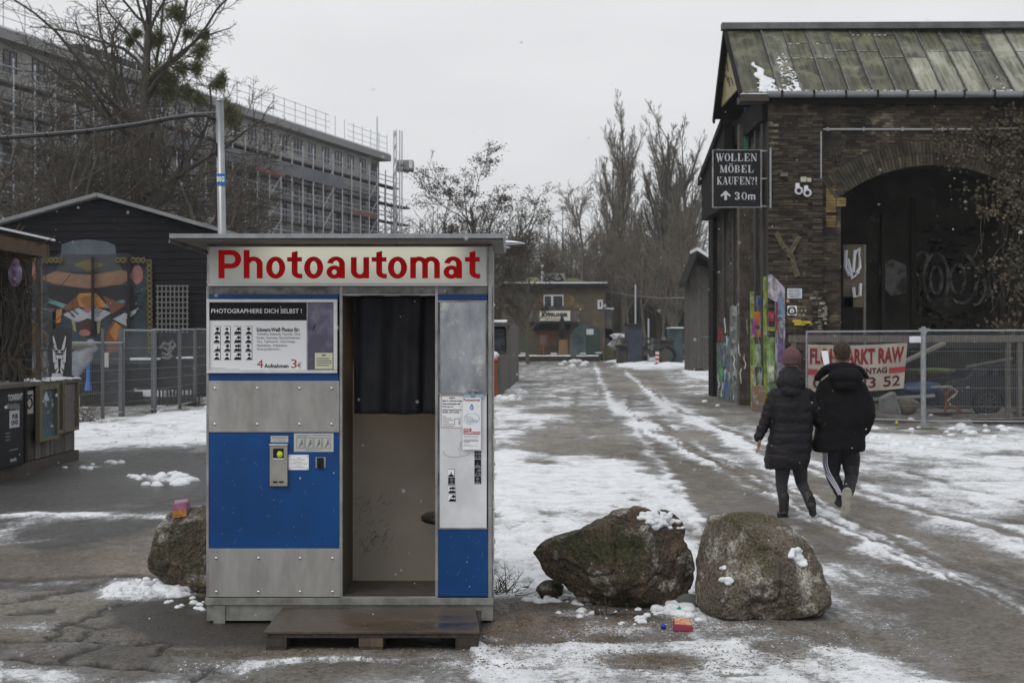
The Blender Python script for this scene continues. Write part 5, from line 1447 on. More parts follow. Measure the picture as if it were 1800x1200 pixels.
board(1326,1344,604,645,36.75,gm_('pale_green_letter', (.30,.36,.22), (.12,.16,.08), (.4,.42,.36)))
board(1349,1362,520,720,35.9,g_dark); board(1348,1362,592,690,35.82,gm_('green_letter', (.22,.33,.12), (.06,.11,.04), (.38,.42,.30), st=(6,6,2)))
board(1348,1362,574,582,35.80,mat('olive_paint', (.14,.16,.02), .6)); board(1363,1367,530,585,35.8,mat('crimson_paint', (.22,.02,.05), .6))
pw = [(dpx(1349,35.85),wz(484,35.85)),(dpx(1356,35.85),wz(482,35.85)),(dpx(1379,35.85),wz(506,35.85)),(dpx(1380,35.85),wz(700,35.85)),(dpx(1362,35.85),wz(716,35.85)),(dpx(1362,35.85),wz(530,35.85)),(dpx(1349,35.85),wz(522,35.85))]
obj('board', MB().prism(pw, 35.80, 35.85), g_white, gra)
wh = MB(); rr = random.Random(8)
for k in range(26):
    x = rr.choice((1266,1277,1290,1301,1312,1325,1337,1354,1370))+rr.uniform(-4,4); y = rr.uniform(545,690); Yq = 35.6
    Yq = {0:35.7}.get(0)
    wh.tube([(dpx(x+rr.uniform(-2,2), Yq), Yq, wz(y+dy, Yq)) for dy in (0, 8, 18, 26)], .014, 4)
tag(obj('brush_marks', wh, mat('white_brush', (.50,.51,.50), .8, col2=(.14,.18,.14), scale=2, amt=2), gra), kind='stuff')
for x0, x1, y0, y1, Yq_, c_ in ((1284,1296,536,556,39.2,(.45,.45,.43)),(1296,1318,531,552,39.0,(.42,.42,.41)),(1263,1271,640,668,41.9,(.10,.28,.12)),(1272,1283,655,690,41.0,(.12,.20,.42)),(1320,1329,560,590,36.6,(.30,.08,.32)),(1319,1326,648,668,36.6,(.50,.42,.06)),
    (1331,1341,520,540,36.6,(.06,.09,.30)),(1331,1341,655,700,36.5,(.30,.34,.28)),(1350,1361,640,672,35.7,(.40,.45,.30)),(1349,1361,548,566,35.7,(.28,.03,.06)),(1366,1377,590,640,35.72,(.16,.10,.26)),(1367,1378,520,560,35.72,(.14,.24,.34)),(1363,1372,660,705,35.72,(.14,.30,.10)),(1262,1270,575,600,41.9,(.30,.05,.05)),(1343,1348,500,530,36.05,(.40,.48,.06))):
    k_ = rr.random()*3; pts = [(dpx(x0+(x1-x0)*u_, Yq_), wz(y0+(y1-y0)*v_+1.5*math.sin(9*u_+k_+5*v_), Yq_)) for u_, v_ in ((0,.1),(.3,0),(.7,.08),(1,0),(.9,.4),(1,.9),(.6,1),(.25,.88),(0,1),(.12,.5))]
    obj('spray_patch', MB().prism(pts, Yq_-.02, Yq_), gm_('spray_paint', c_, tuple(q*.5 for q in c_), tuple(min(1, q*1.3+.03) for q in c_), st=(4,4,2)), gra)
# short posts and junk beside it
solo('box', MB().box(dpx(1325,35.4),35.3,0,dpx(1344,35.4),35.7,wz(678,35.4)), gm_('painted_crate', (.12,.11,.10), (.25,.12,.04), (.33,.33,.32)), 'painted box standing at the foot of the graffiti hoarding', 'box')

# black sign on arms
Ys = 36.05
sg = thing('furniture_sign', 'black hanging sign reading WOLLEN MÖBEL KAUFEN with an arrow', 'sign', (wx(1295,Ys), Ys, wz(314,Ys)))
obj('sign_board', MB().box(wx(1252.5,Ys),Ys-.03,wz(364.5,Ys),wx(1337.5,Ys),Ys+.03,wz(264,Ys)), M['print_black'], sg)
e = MB()
for a, b, c, d_ in ((1252,263.6,1253.6,365),(1336.4,263.6,1338,365),(1253.6,263.6,1336.4,264.6),(1253.6,364,1336.4,365)): e.box(wx(a,Ys),Ys-.04,wz(d_,Ys),wx(c,Ys),Ys+.035,wz(b,Ys))
obj('sign_frame', e, M['alu'], sg)
for y in (265.5, 314, 362.5): obj('arm', MB().box(wx(1338,Ys), Ys-.02, wz(y+1.2,Ys), wx(1353,Ys), Ys+.02, wz(y-1.2,Ys)), M['steel'], sg)
obj('arm_plate', MB().box(wx(1350,Ys),Ys-.24,wz(367,Ys),wx(1353,Ys),Ys-.16,wz(262,Ys)), M['steel'], sg)
# heavy slab-serif didone letters drawn from thick and thin strokes
G = {  # glyphs on a unit box: (x0,y0,x1,y1,w) strokes; w thick .2, thin .06
 'W': [(.0,1,.28,0,.2),(.28,0,.5,.9,.06),(.42,1,.68,0,.2),(.68,0,.97,1,.06),(-.08,.97,.2,.97,.06),(.3,.97,.56,.97,.06),(.84,.97,1.08,.97,.06)],
 'L': [(.2,0,.2,1,.22),(0,.03,.85,.03,.06),(0,.97,.42,.97,.06),(.84,0,.84,.34,.08)],
 'E': [(.2,0,.2,1,.22),(0,.03,.82,.03,.06),(0,.97,.82,.97,.06),(.82,0,.82,.3,.08),(.8,1,.8,.72,.08),(.2,.51,.58,.51,.06),(.58,.38,.58,.64,.07)],
 'N': [(.1,0,.1,1,.07),(.1,1,.8,0,.22),(.85,0,.85,1,.07),(-.06,.03,.28,.03,.06),(-.06,.97,.2,.97,.06),(.68,.97,1.02,.97,.06)],
 'M': [(.1,0,.1,1,.07),(.12,1,.48,.05,.2),(.48,.05,.8,1,.06),(.85,0,.85,1,.22),(-.06,.03,.28,.03,.06),(.66,.03,1.04,.03,.06),(-.06,.97,.2,.97,.06),(.78,.97,1.04,.97,.06)],
 'B': [(.2,0,.2,1,.22),(0,.03,.6,.03,.06),(0,.97,.6,.97,.06),(.2,.52,.6,.52,.06),(.72,.12,.72,.42,.2),(.6,.03,.74,.12,.08),(.6,.52,.74,.42,.08),(.68,.62,.68,.88,.18),(.6,.97,.7,.88,.08),(.6,.52,.7,.62,.08)],
 'K': [(.2,0,.2,1,.22),(0,.03,.42,.03,.06),(0,.97,.42,.97,.06),(.3,.42,.8,1,.06),(.4,.55,.82,0,.2),(.62,.97,.98,.97,.06),(.62,.03,1,.03,.06)],
 'A': [(.12,0,.46,1,.06),(.46,1,.82,0,.22),(.22,.34,.66,.34,.06),(-.04,.03,.28,.03,.06),(.6,.03,1.02,.03,.06)],
 'U': [(.2,1,.2,.22,.22),(.2,.24,.36,.06,.16),(.36,.04,.64,.04,.08),(.64,.06,.82,.24,.07),(.82,.24,.82,1,.07),(0,.97,.42,.97,.06),(.64,.97,1,.97,.06)],
 'F': [(.2,0,.2,1,.22),(0,.03,.46,.03,.06),(0,.97,.84,.97,.06),(.82,1,.82,.7,.08),(.2,.5,.58,.5,.06),(.58,.37,.58,.63,.07)],
 '!': [(.3,.3,.3,1,.2),(.3,0,.3,.14,.2)], '0': None, 'O': None,
 '?': [(.1,.72,.1,.86,.16),(.1,.86,.3,.98,.08),(.3,.98,.5,.97,.08),(.62,.62,.62,.9,.2),(.5,.98,.62,.9,.1),(.62,.62,.36,.42,.1),(.36,.42,.36,.26,.08),(.36,0,.36,.14,.2)],
 '3': [(.06,.72,.06,.9,.2),(.0,.95,.5,.95,.1),(.6,.6,.6,.92,.26),(.2,.53,.55,.53,.1),(.62,.08,.62,.48,.28),(.0,.05,.55,.05,.1),(.06,.08,.06,.26,.2)],
 'm': [(.1,0,.1,.66,.22),(.1,.62,.5,.62,.12),(.48,0,.48,.62,.22),(.48,.62,.86,.62,.12),(.86,0,.86,.62,.22)]}
def serif(s, x0, x1, y1, y0, Y, par, m):
    wds = {'!': .5, '?': .75, '3': .95, '0': 1.0, ' ': .5, 'm': 1.35, 'M': 1.15, 'W': 1.15}
    tot = sum(wds.get(c.replace('Ö', 'O'), 1)*1.13 for c in s); u = (wx(x1,Y)-wx(x0,Y))/tot; hh = wz(y0,Y)-wz(y1,Y); x = wx(x0,Y)
    for c in s:
        wd = wds.get(c, 1)
        if c != ' ':
            mb = MB(); g = G.get(c)
            if c in 'OÖ0':
                n_ = 20
                for k in range(n_):
                    t0, t1 = 2*math.pi*k/n_, 2*math.pi*(k+1)/n_
                    q_ = lambda t, i: (x+u*wd*(.5+math.cos(t)*(.46 if not i else .25)), Y, wz(y1,Y)+hh*(.5+math.sin(t)*(.51 if not i else .45)))
                    mb.sheet([q_(t0,0), q_(t1,0), q_(t1,1), q_(t0,1)])
                if c == 'Ö':
                    for a in (.32, .68): mb.box(x+u*wd*(a-.07), Y-.002, wz(y1,Y)+hh*1.08, x+u*wd*(a+.07), Y, wz(y1,Y)+hh*1.24)
            else:
                for (a, b, c_, d_, w_) in g:
                    p, q_ = Vector((x+u*wd*a, Y, wz(y1,Y)+hh*b)), Vector((x+u*wd*c_, Y, wz(y1,Y)+hh*d_))
                    if abs(p.z-q_.z) < 1e-4: mb.box(p.x, Y-.001, p.z-w_*hh/2, q_.x, Y, p.z+w_*hh/2)
                    else:
                        ww = w_*u*.55
                        mb.sheet([(p.x-ww,Y,p.z),(p.x+ww,Y,p.z),(q_.x+ww,Y,q_.z),(q_.x-ww,Y,q_.z)])
            obj('letter', mb, m, par)
        x += u*wd*1.13
sw = mat('sign_letter', (.50,.51,.52), .6)
Yl = Ys-.033
serif("WOLLEN", 1260, 1332, 283.5, 270, Yl, sg, sw)
serif("MÖBEL", 1266, 1327, 303.5, 290.5, Yl, sg, sw)
serif("KAUFEN?!", 1260.5, 1333, 324.5, 311, Yl, sg, sw)
serif("30m", 1292.5, 1330, 351, 338, Yl, sg, sw)
obj('arrow', MB().prism([(wx(a,Yl),wz(b,Yl)) for a, b in ((1275.5,335),(1284.5,343.5),(1283,346),(1277.8,342),(1277.8,351.5),(1273.2,351.5),(1273.2,342),(1268,346),(1266.5,343.5))], Yl-.004, Yl), sw, sg)

# ---------------------------------------------------------------- fence, banner and junk before the gateway
YN = 29.2
def fx(x, Y=YN): return (x-900)*Y/F
def fz(y, Y=YN): return H-(y-600)*Y/F
M['wire'] = mat('fence_wire', (.22,.23,.24), .5, .5)
def fence_panel(p0, p1, ztop, label, nvert, group, z0=.12, zs=(.42,.8,1.18,1.55)):
    """temporary mesh fence panel between two ground points"""
    p0, p1 = Vector(p0), Vector(p1)
    t_ = thing('mesh_fence', label, 'fence', ((p0+p1)/2), group)
    for p in (p0, p1): obj('post', MB().tube([(p.x,p.y,0.02),(p.x,p.y,ztop+.02)], .022, 8), M['steel'], t_)
    obj('top_rail', MB().tube([(p0.x,p0.y,ztop),(p1.x,p1.y,ztop)], .02, 8), M['steel'], t_)
    obj('bottom_rail', MB().tube([(p0.x,p0.y,z0),(p1.x,p1.y,z0)], .018, 6), M['steel'], t_)
    for z in zs: obj('wire', MB().tube([(p0.x,p0.y-.008,z),(p1.x,p1.y-.008,z)], .0035, 4), M['wire'], t_)
    vm = MB()
    for k in range(1, nvert):
        q_ = p0.lerp(p1, k/nvert); vm.tube([(q_.x,q_.y,z0),(q_.x,q_.y,ztop)], .0026, 3, False)
    tag(obj('wire_mesh', vm, M['wire'], t_), kind='stuff')
    return t_
grp = 'mesh fence panels before the brick hall'
A_ = (fx(1418, 31.0), 31.0, 0); B_ = (fx(1620), YN, 0); C_ = (fx(1818), YN-.3, 0)
fence_panel(A_, B_, fz(582), 'mesh fence panel that carries the flea market banner', 64, grp)
fence_panel((B_[0]+.07, B_[1], 0), (C_[0]+.9, C_[1], 0), fz(581), 'mesh fence panel without a banner, right of the wide post', 92, grp)
obj_ = thing('fence_post', 'wide grey steel post clamping two fence panels, standing in mossy block', 'post', (fx(1622), YN-.05, 0))
obj('post', MB().tube([(fx(1622),YN-.06,.08),(fx(1622),YN-.06,fz(574))], [.05,.042], 10), M['steel'], obj_)
obj('gusset', MB().prism([(fx(1612),fz(577)),(fx(1633),fz(577)),(fx(1624),fz(588)),(fx(1620),fz(588))], YN-.1, YN-.08), M['steel'], obj_)
obj('base_plate', MB().prism([(fx(1611),fz(751)),(fx(1634),fz(751)),(fx(1625),fz(741)),(fx(1619),fz(741))], YN-.12, YN-.02), M['steel'], obj_)
solo('fence_block', MB().box(fx(1576,28.5),28.3,-.02,fx(1645,28.5),28.62,fz(752,28.5)), mat('mossy_concrete', (.10,.11,.03), .9, col2=(.055,.06,.03), scale=9, amt=1.4, bump=.4), 'mossy green concrete foot block under the fence post', 'fence foot', bevel=.02)
solo('small_plate', MB().box(fx(1596),YN-.12,fz(602),fx(1616),YN-.1,fz(591)), M['white'], 'blank white plate wired to the fence beside banner', 'plate')
# banner
bn = thing('banner', 'cream flea market banner with red lettering hung on the mesh fence', 'banner', (fx(1508), 30, 1))
def bpt(u, v_):
    """u 0..1 left-right, v 0..1 top-bottom, sagging cloth"""
    x = 1420+175*u + (-2*u*v_) - 9*v_*max(0, u-.8)*5*.5
    y = 605+ (-3)*u + 5*math.sin(math.pi*u)*.6 + (83)*v_ - 3*v_*u
    Y = 30.75-1.35*u-.05 - .03*math.sin(9*u+3*v_) 
    return ((x-900)*Y/F, Y, H-(y-600)*Y/F)
nu, nv_ = 40, 14
vv = [bpt(i/(nu-1), j/(nv_-1)) for j in range(nv_) for i in range(nu)]
ff = [(j*nu+i, (j+1)*nu+i, (j+1)*nu+i+1, j*nu+i+1) for j in range(nv_-1) for i in range(nu-1)]
obj('cloth', mesh_np('cloth', vv, ff), mat('banner_cloth', (.33,.295,.255), .8, col2=(.24,.215,.185), scale=3, amt=1, bump=.3, bscale=6), bn, sm=True)
bred = mat('banner_red', (.26,.03,.035), .8)
bdark = mat('banner_maroon', (.12,.03,.035), .8)
def banner_text(s, u0, v0, u1, v1, m, bold=.02, name='lettering'):
    me = text_mesh(s, bold); n_ = len(me.vertices); co = np.zeros(n_*3, np.float32); me.vertices.foreach_get('co', co); co = co.reshape(-1,3); a, b = co.min(0), co.max(0)
    out = []
    for c in co:
        p = bpt(u0+(u1-u0)*(c[0]-a[0])/(b[0]-a[0]), v1+(v0-v1)*(c[1]-a[1])/(b[1]-a[1])); out.append((p[0], p[1]-.012, p[2]))
    me.vertices.foreach_set('co', np.array(out, np.float32).ravel()); me.update(); me.materials.clear(); return obj(name, me, m, bn)
banner_text("FLOHMARKT RAW", .02, .07, .97, .42, bred, .035)
banner_text("SONNTAG", .42, .50, .80, .63, bdark, .03)
banner_text("0157 93 52", .05, .70, .95, .93, bdark, .01)
for u0, u1 in ((0.0, .1), (.82, 1.0)): obj('red_bar', MB().sheet([(lambda p: (p[0], p[1]-.01, p[2]))(bpt(u, v_)) for u, v_ in ((u0,.64),(u1,.64),(u1,.52),(u0,.52))]), bred, bn)
solo('paper_notice', MB().sheet([(lambda p: (p[0], p[1]-.03, p[2]))(bpt(u, v_)) for u, v_ in ((.16,.43),(.215,.40),(.2,.12),(.13,.13))]), M['paper'], 'white paper notice pinned over the banner lettering', 'notice')

# timber frame, junk and a car behind the fence
Yk = 32.5
def kx(x, Y=Yk): return (x-900)*Y/F
def kz(y, Y=Yk): return H-(y-600)*Y/F
jf = thing('timber_trestle', 'grey timber beam on posts behind the mesh fence', 'frame', (kx(1600), Yk, 0))
obj('beam', MB().box(kx(1388),Yk,kz(601),kx(1840),Yk+.14,kz(589)), M['wood_grey'], jf)
for x in (1392, 1770, 1790): obj('post', MB().box(kx(x),Yk+.02,-.02,kx(x+8),Yk+.12,kz(602)), M['wood_grey'], jf)
solo('plank', MB().beam((kx(1512),31.6,kz(662)),(kx(1656),32.4,kz(603)), .16, .06), mat('pale_plank', (.19,.18,.15), .8, col2=(.12,.11,.09), scale=3, amt=1), 'pale plank leaning up to the timber beam behind the fence', 'plank')
solo('plank', MB().beam((kx(1686),32.0,kz(644)),(kx(1774),32.3,kz(629)), .08, .05), M['wood_grey'], 'thin grey slat leaning at a low angle above the car', 'plank')
solo('plank', MB().beam((kx(1500),31.0,kz(697)),(kx(1606),30.9,kz(690)), .1, .06), mat('metal_slat', (.22,.23,.23), .5), 'grey slat lying on the tipped box, below the blue tarp', 'plank')
solo('timber_beam', MB().beam((kx(1625),30.4,kz(732,30.4)),(kx(1722),30.4,kz(729,30.4)), .14, .09), M['wood_grey'], 'snow-dusted beam lying behind the fence, left one', 'beam')
solo('timber_beam', MB().beam((kx(1722),30.2,kz(742,30.2)),(kx(1800),30.1,kz(736,30.2)), .2, .18), mat('grey_block', (.11,.11,.10), .9), 'thicker grey beam lying at the right end of fence', 'beam')
solo('timber_beam', MB().beam((kx(1640),29.7,.08),(kx(1880),29.6,.08), .14, .1), M['wood_dark'], 'long dark sleeper along the foot of the right panel', 'beam')
solo('moss_sheet', MB().blob((kx(1630),32.2,kz(652)), .5, 5, 6, 12, (1.2,.4,.17), .2), mat('mossy_sheet', (.07,.10,.012), .9, col2=(.03,.045,.01), scale=6, amt=1.4), 'mossy green sheet humped over the junk pile', 'moss', sm=True)
solo('blue_tarp', MB().blob((kx(1600),31.5,kz(682)), .5, 15, 8, 14, (1.0,.5,.38), .25), mat('blue_tarpaulin', (.012,.04,.10), .5, col2=(.008,.02,.05), scale=4, amt=1), 'dark blue tarp bundled behind the banner end', 'tarp', sm=True)
solo('cable_coil', MB().tube([(kx(1600),30.9,kz(676)),(kx(1630),30.8,kz(674)),(kx(1643),30.8,kz(683)),(kx(1635),30.8,kz(690)),(kx(1625),30.8,kz(699))], .012, 6).tube([(kx(1618),30.9,kz(676)),(kx(1636),30.8,kz(678)),(kx(1641),30.8,kz(686)),(kx(1634),30.8,kz(694))], .012, 6), mat('beige_cable', (.33,.28,.2), .6), 'beige loops of cable hanging right of the wide post', 'cable')
bxm = mat('grey_plastic', (.24,.25,.24), .6, col2=(.17,.17,.16), scale=5, amt=1)
tb = MB().hexa([(kx(1553,30.7),30.6,kz(726,30.7)),(kx(1581,30.7),30.5,kz(727,30.7)),(kx(1581,30.7),30.9,kz(727,30.7)),(kx(1553,30.7),31.0,kz(726,30.7))], [(kx(1549,30.7),30.6,kz(700,30.7)),(kx(1570,30.7),30.5,kz(688,30.7)),(kx(1570,30.7),30.9,kz(688,30.7)),(kx(1549,30.7),31.0,kz(700,30.7))])
solo('plastic_crate', tb, bxm, 'tipped pale grey crate in the junk under the banner', 'crate', bevel=.02)
solo('sack', MB().blob((kx(1594,30.8),30.8,kz(714,30.8)), .26, 9, 7, 12, (1,.6,.75), .25), mat('tan_sack', (.14,.12,.095), .9, col2=(.08,.07,.05), scale=7, amt=1), 'slumped tan sack right of the tipped crate', 'sack', sm=True)
solo('scrap_metal', MB().tube([(kx(1660,31),31,kz(690,31)),(kx(1668,31),31,kz(710,31)),(kx(1690,31),30.9,kz(724,31))], .03, 6).tube([(kx(1662,31),31,kz(724,31)),(kx(1665,31),31,kz(688,31)),(kx(1674,31),31,kz(684,31))], .03, 6), mat('rust', (.12,.045,.02), .9), 'bent rusty metal frame lying left of the car wheel', 'scrap metal')
solo('tennis_ball', MB().blob((kx(1576,29.8),29.8,kz(743,29.8)), .035, 3, 6, 10, (1,1,1), 0), M['yellow'], 'small yellow ball behind the fence near the mossy block', 'ball', sm=True)
# dark car, its rear quarter showing
car = thing('car_wreck', 'dark old car with a spoked wheel parked behind the mesh fence', 'car', (kx(1720), 33.4, 0))
Yc1 = 33.2
cpx = lambda pts, Y: [((x-900)*Y/F, H-(y-600)*Y/F) for x, y in pts]
body = cpx([(1650,718),(1652,684),(1668,668),(1700,663),(1712,646),(1735,640),(1800,640),(1850,648),(1870,668),(1880,690),(1880,715),(1765,716),(1762,700),(1750,690),(1735,688),(1720,694),(1711,706),(1709,718)], Yc1)
cm = mat('dark_car_paint', (.006,.008,.016), .45)
obj('body', MB().prism(body, Yc1, Yc1+1.5), cm, car, bevel=.04)
obj('window', MB().prism(cpx([(1715,660),(1722,648),(1790,646),(1792,660)], Yc1-.01), Yc1-.012, Yc1), mat('car_glass', (.01,.012,.014), .1), car)
for k, x in enumerate((1735, 1850)):
    wc_ = ((x-900)*Yc1/F, Yc1, .33)
    w_ = obj('wheel', MB().tube([(wc_[0],Yc1-.06,.33),(wc_[0],Yc1+.14,.33)], .33, 24), mat('tyre_rubber', (.012,.012,.012), .8), car)
    rim = MB()
    for j in range(10): a = 2*math.pi*j/10; rim.beam((wc_[0],Yc1-.07,.33),(wc_[0]+.2*math.cos(a),Yc1-.07,.33+.2*math.sin(a)), .03, .02, (0,1,0))
    rim.tube([(wc_[0]+.21*math.cos(a),Yc1-.075,.33+.21*math.sin(a)) for a in np.linspace(0, 6.283, 25)], .012, 5)
    obj('rim', rim, mat('dull_rim', (.04,.04,.042), .6), w_)
obj('indicator', MB().box((1698-900)*Yc1/F, Yc1-.02, H-(682-600)*Yc1/F, (1704-900)*Yc1/F, Yc1, H-(679-600)*Yc1/F), mat('amber_lens', (.35,.25,.08), .3), car)
# ---------------------------------------------------------------- black shed with the mural
YS = 45.0
sx = lambda x, Y=YS: (x-900)*Y/F
sz = lambda y, Y=YS: H-(y-600)*Y/F
M['shed'] = mat('black_boards', (.0075,.0075,.009), .9, spec=.15, col2=(.016,.016,.018), scale=2, amt=1, stretch=(.4,1,6), bump=.4, bscale=4, col3=(.06,.06,.065), scale3=6, lo3=.70, hi3=.80, dist=.01)
shed = thing('black_shed', 'black gabled timber shed painted with a tiger mural', 'shed', (sx(175), YS+4, 0))
gable = [(sx(-70),-.05),(sx(480),-.05),(sx(480),sz(437)),(sx(175),sz(352)),(sx(-70),sz(415))]
obj('wall', MB().prism(gable, YS, YS+8), M['shed'], shed)
rf = MB()
for (a, b) in (((-80,418),(175.5,347)), ((174.5,347),(500,440))):
    p, q_ = (sx(a[0]), sz(a[1])), (sx(b[0]), sz(b[1]))
    rf.hexa([(p[0],YS-.35,p[1]),(q_[0],YS-.35,q_[1]),(q_[0],YS+8.2,q_[1]),(p[0],YS+8.2,p[1])], [(p[0],YS-.35,p[1]+.12),(q_[0],YS-.35,q_[1]+.12),(q_[0],YS+8.2,q_[1]+.12),(p[0],YS+8.2,p[1]+.12)])
obj('roof', rf, mat('grey_roof_edge', (.20,.205,.21), .6, col2=(.14,.14,.145), scale=2, amt=1), shed)
# cladding boards, one per course
for k in range(28):
    z = .15+k*.222
    half_l, half_r = sx(-66), sx(478)
    if z > sz(437)-.25:
        tt = (z+.22-sz(352))
        # slope limits
        def lim(z_): 
            l = sx(-70)+(sx(175)-sx(-70))*(z_-sz(415))/(sz(352)-sz(415)) if z_ > sz(415) else sx(-70)
            r = sx(480)+(sx(175)-sx(480))*(z_-sz(437))/(sz(352)-sz(437)) if z_ > sz(437) else sx(480)
            return l, r
        l, r = lim(z+.22); half_l, half_r = max(half_l, l+.1), min(half_r, r-.1)
    if half_r-half_l < .5: continue
    obj('cladding_board', MB().hexa([(half_l,YS-.035,z),(half_r,YS-.035,z),(half_r,YS-.001,z),(half_l,YS-.001,z)],[(half_l,YS-.014,z+.21),(half_r,YS-.014,z+.21),(half_r,YS-.001,z+.21),(half_l,YS-.001,z+.21)]), M['shed'], shed)
# mural: flat paint on the boards
mural = obj('mural', MB().box(sx(32),YS-.040,sz(640),sx(268),YS-.037,sz(455)), mat('mural_ground', (.014,.015,.022), .7, col2=(.02,.035,.045), scale=2, amt=1.6), shed)
def pmat(n_, a, b_=None): a = tuple(c*.85 for c in a); return mat('mural_'+n_, a, .75, col2=b_ or tuple(c*.65 for c in a), scale=3.5, amt=.7)
lay = [0]
def paint_(name, pts, m):
    pts = [(x+.5*math.sin(x*.9+y_*.7), y_+.5*math.cos(x*.6)) for a_, b_ in zip(pts, pts[1:]+pts[:1]) for x, y_ in (a_, ((a_[0]+b_[0])/2, (a_[1]+b_[1])/2))]
    lay[0] += 1; y = YS-.042-.0016*lay[0]
    return obj(name, MB().sheet([(sx(x),y,sz(y_)) for x, y_ in pts]), m, mural)
def ell(cx, cy, rx, ry, a0=0, a1=360, n=18): return [(cx+rx*math.cos(math.radians(a0+(a1-a0)*i/n)), cy+ry*math.sin(math.radians(a0+(a1-a0)*i/n))) for i in range(n+1)]
m_gold, m_brim, m_crown, m_pink = pmat('gold',(.14,.115,.04)), pmat('tan',(.24,.135,.085)), pmat('slate',(.10,.12,.15),(.05,.06,.075)), pmat('pink',(.33,.14,.13))
m_or, m_wht, m_teal, m_rust = pmat('orange',(.40,.17,.04)), pmat('white',(.38,.40,.44)), pmat('teal',(.10,.26,.25)), pmat('rust',(.16,.06,.03))
paint_('hat_shadow', [(50,468),(110,445),(225,445),(262,470),(250,480),(60,480)], pmat('navy',(.02,.022,.035)))
paint_('ear', ell(64,478,11,16), m_pink); paint_('ear', ell(242,483,10,17), m_pink)
paint_('crown', [(110,430),(125,424),(154,421),(190,425),(203,432),(206,452),(216,478),(100,478),(108,452)], m_crown)
paint_('band', [(112,447),(204,447),(214,478),(98,478)], pmat('grey',(.055,.06,.07)))
paint_('badge', [(130,466),(156,455),(185,466),(157,477)], m_gold)
paint_('brim', [(71,488),(98,477),(156,483),(216,475),(238,484),(215,500),(158,507),(95,499)], m_brim)
paint_('face_shade', [(84,501),(156,508),(232,500),(250,540),(225,560),(85,545)], pmat('dark_face',(.012,.012,.016)))
paint_('nose_bridge', [(136,520),(142,516),(168,514),(182,530),(192,541),(150,541),(140,539)], m_or)
paint_('nose_stripe', [(142,524),(150,520),(163,520),(168,540),(160,542),(148,538)], pmat('ochre',(.22,.11,.03)))
paint_('muzzle', [(112,553),(138,540),(155,549),(172,541),(196,550),(178,562),(155,570),(132,565)], m_wht)
paint_('brow', [(86,524),(122,537),(112,542),(86,532)], m_teal); paint_('brow', [(184,536),(218,526),(222,531),(192,542)], m_teal)
paint_('cheek', [(112,540),(137,520),(139,541),(120,550)], m_rust); paint_('cheek', [(182,520),(222,536),(198,552)], m_rust)
paint_('fur', [(100,545),(110,542),(108,566),(99,568)], m_or)
paint_('nose', [(146,541),(166,541),(158,549),(152,549)], m_pink)
paint_('mouth', [(138,566),(155,559),(172,566),(168,588),(140,588)], pmat('mouth',(.05,.018,.016)))
paint_('tongue', ell(150,585,10,6), m_pink)
paint_('fang', [(127,562),(133,566),(135,583),(130,580)], pmat('bone',(.30,.27,.16))); paint_('fang', [(172,566),(178,562),(176,584),(172,588)], pmat('bone',(.30,.27,.16)))
for (x0, y0, x1, y1) in ((118,545,132,554),(126,543,140,552),(124,553,134,557),(180,545,170,553),(188,549,172,555),(176,541,168,549)):
    paint_('whisker', [(x0,y0),(x0+3,y0),(x1,y1),(x1-2,y1+1)], pmat('stripe',(.01,.01,.012)))
paint_('shoulder', [(186,590),(200,564),(222,575),(219,615),(190,622)], m_rust); paint_('shoulder', [(194,585),(204,566),(214,574),(205,600)], m_or)
paint_('collar', [(200,560),(222,549),(224,574)], m_wht); paint_('collar', [(222,552),(245,541),(240,550),(224,562)], m_wht)
rr = random.Random(6)
for k in range(26):
    x, y = rr.choice([(rr.uniform(36,60), rr.uniform(500,560)), (rr.uniform(234,258), rr.uniform(500,575))]); a = rr.uniform(0,3)
    paint_('leaf', ell(x, y, rr.uniform(3,7), rr.uniform(1.2,2.6)), pmat('leaf', (.02,.06,.055)) if k == 0 else bpy.data.materials['mural_leaf'])
# gilded twisted border
def twist(p0, p1, n_, amp, ph):
    mb = MB(); pts = []
    for i in range(n_*10+1):
        t = i/(n_*10); w_ = amp*math.sin(2*math.pi*n_*t+ph)
        x, y = p0[0]+(p1[0]-p0[0])*t, p0[1]+(p1[1]-p0[1])*t
        if abs(p1[1]-p0[1]) > abs(p1[0]-p0[0]): x += w_
        else: y += w_
        pts.append((sx(x), YS-.12, sz(y)))
    return mb.tube(pts, .035, 5)
for p0, p1, n_ in (((264,458),(266,620),9),((44,462),(44,540),5),((50,458),(112,458),4),((205,458),(258,458),3)):
    for ph in (0, math.pi): obj('twisted_border', twist(p0, p1, n_, 4, ph), m_gold, shed)
for x in (166, 229): obj('downpipe', MB().box(sx(x-2.5),YS-.2,sz(590),sx(x+2.5),YS-.16,sz(452)), M['black'], shed)
# lattice of pale battens, each bar its own
lat = thing('lattice_panel', 'square lattice of pale battens on the black shed, right of mural', 'lattice', (sx(305), YS-.2, sz(540)))
for k in range(8): obj('batten', MB().box(sx(279+7.4*k)-.02,YS-.15,sz(585),sx(279+7.4*k)+.02,YS-.12,sz(501)), mat('lattice_paint', (.13,.13,.125), .8) if k == 0 else bpy.data.materials['lattice_paint'], lat)
for k in range(9): obj('batten', MB().box(sx(276),YS-.17,sz(503+9.5*k)-.02,sx(334),YS-.151,sz(503+9.5*k)+.02), bpy.data.materials['lattice_paint'], lat)

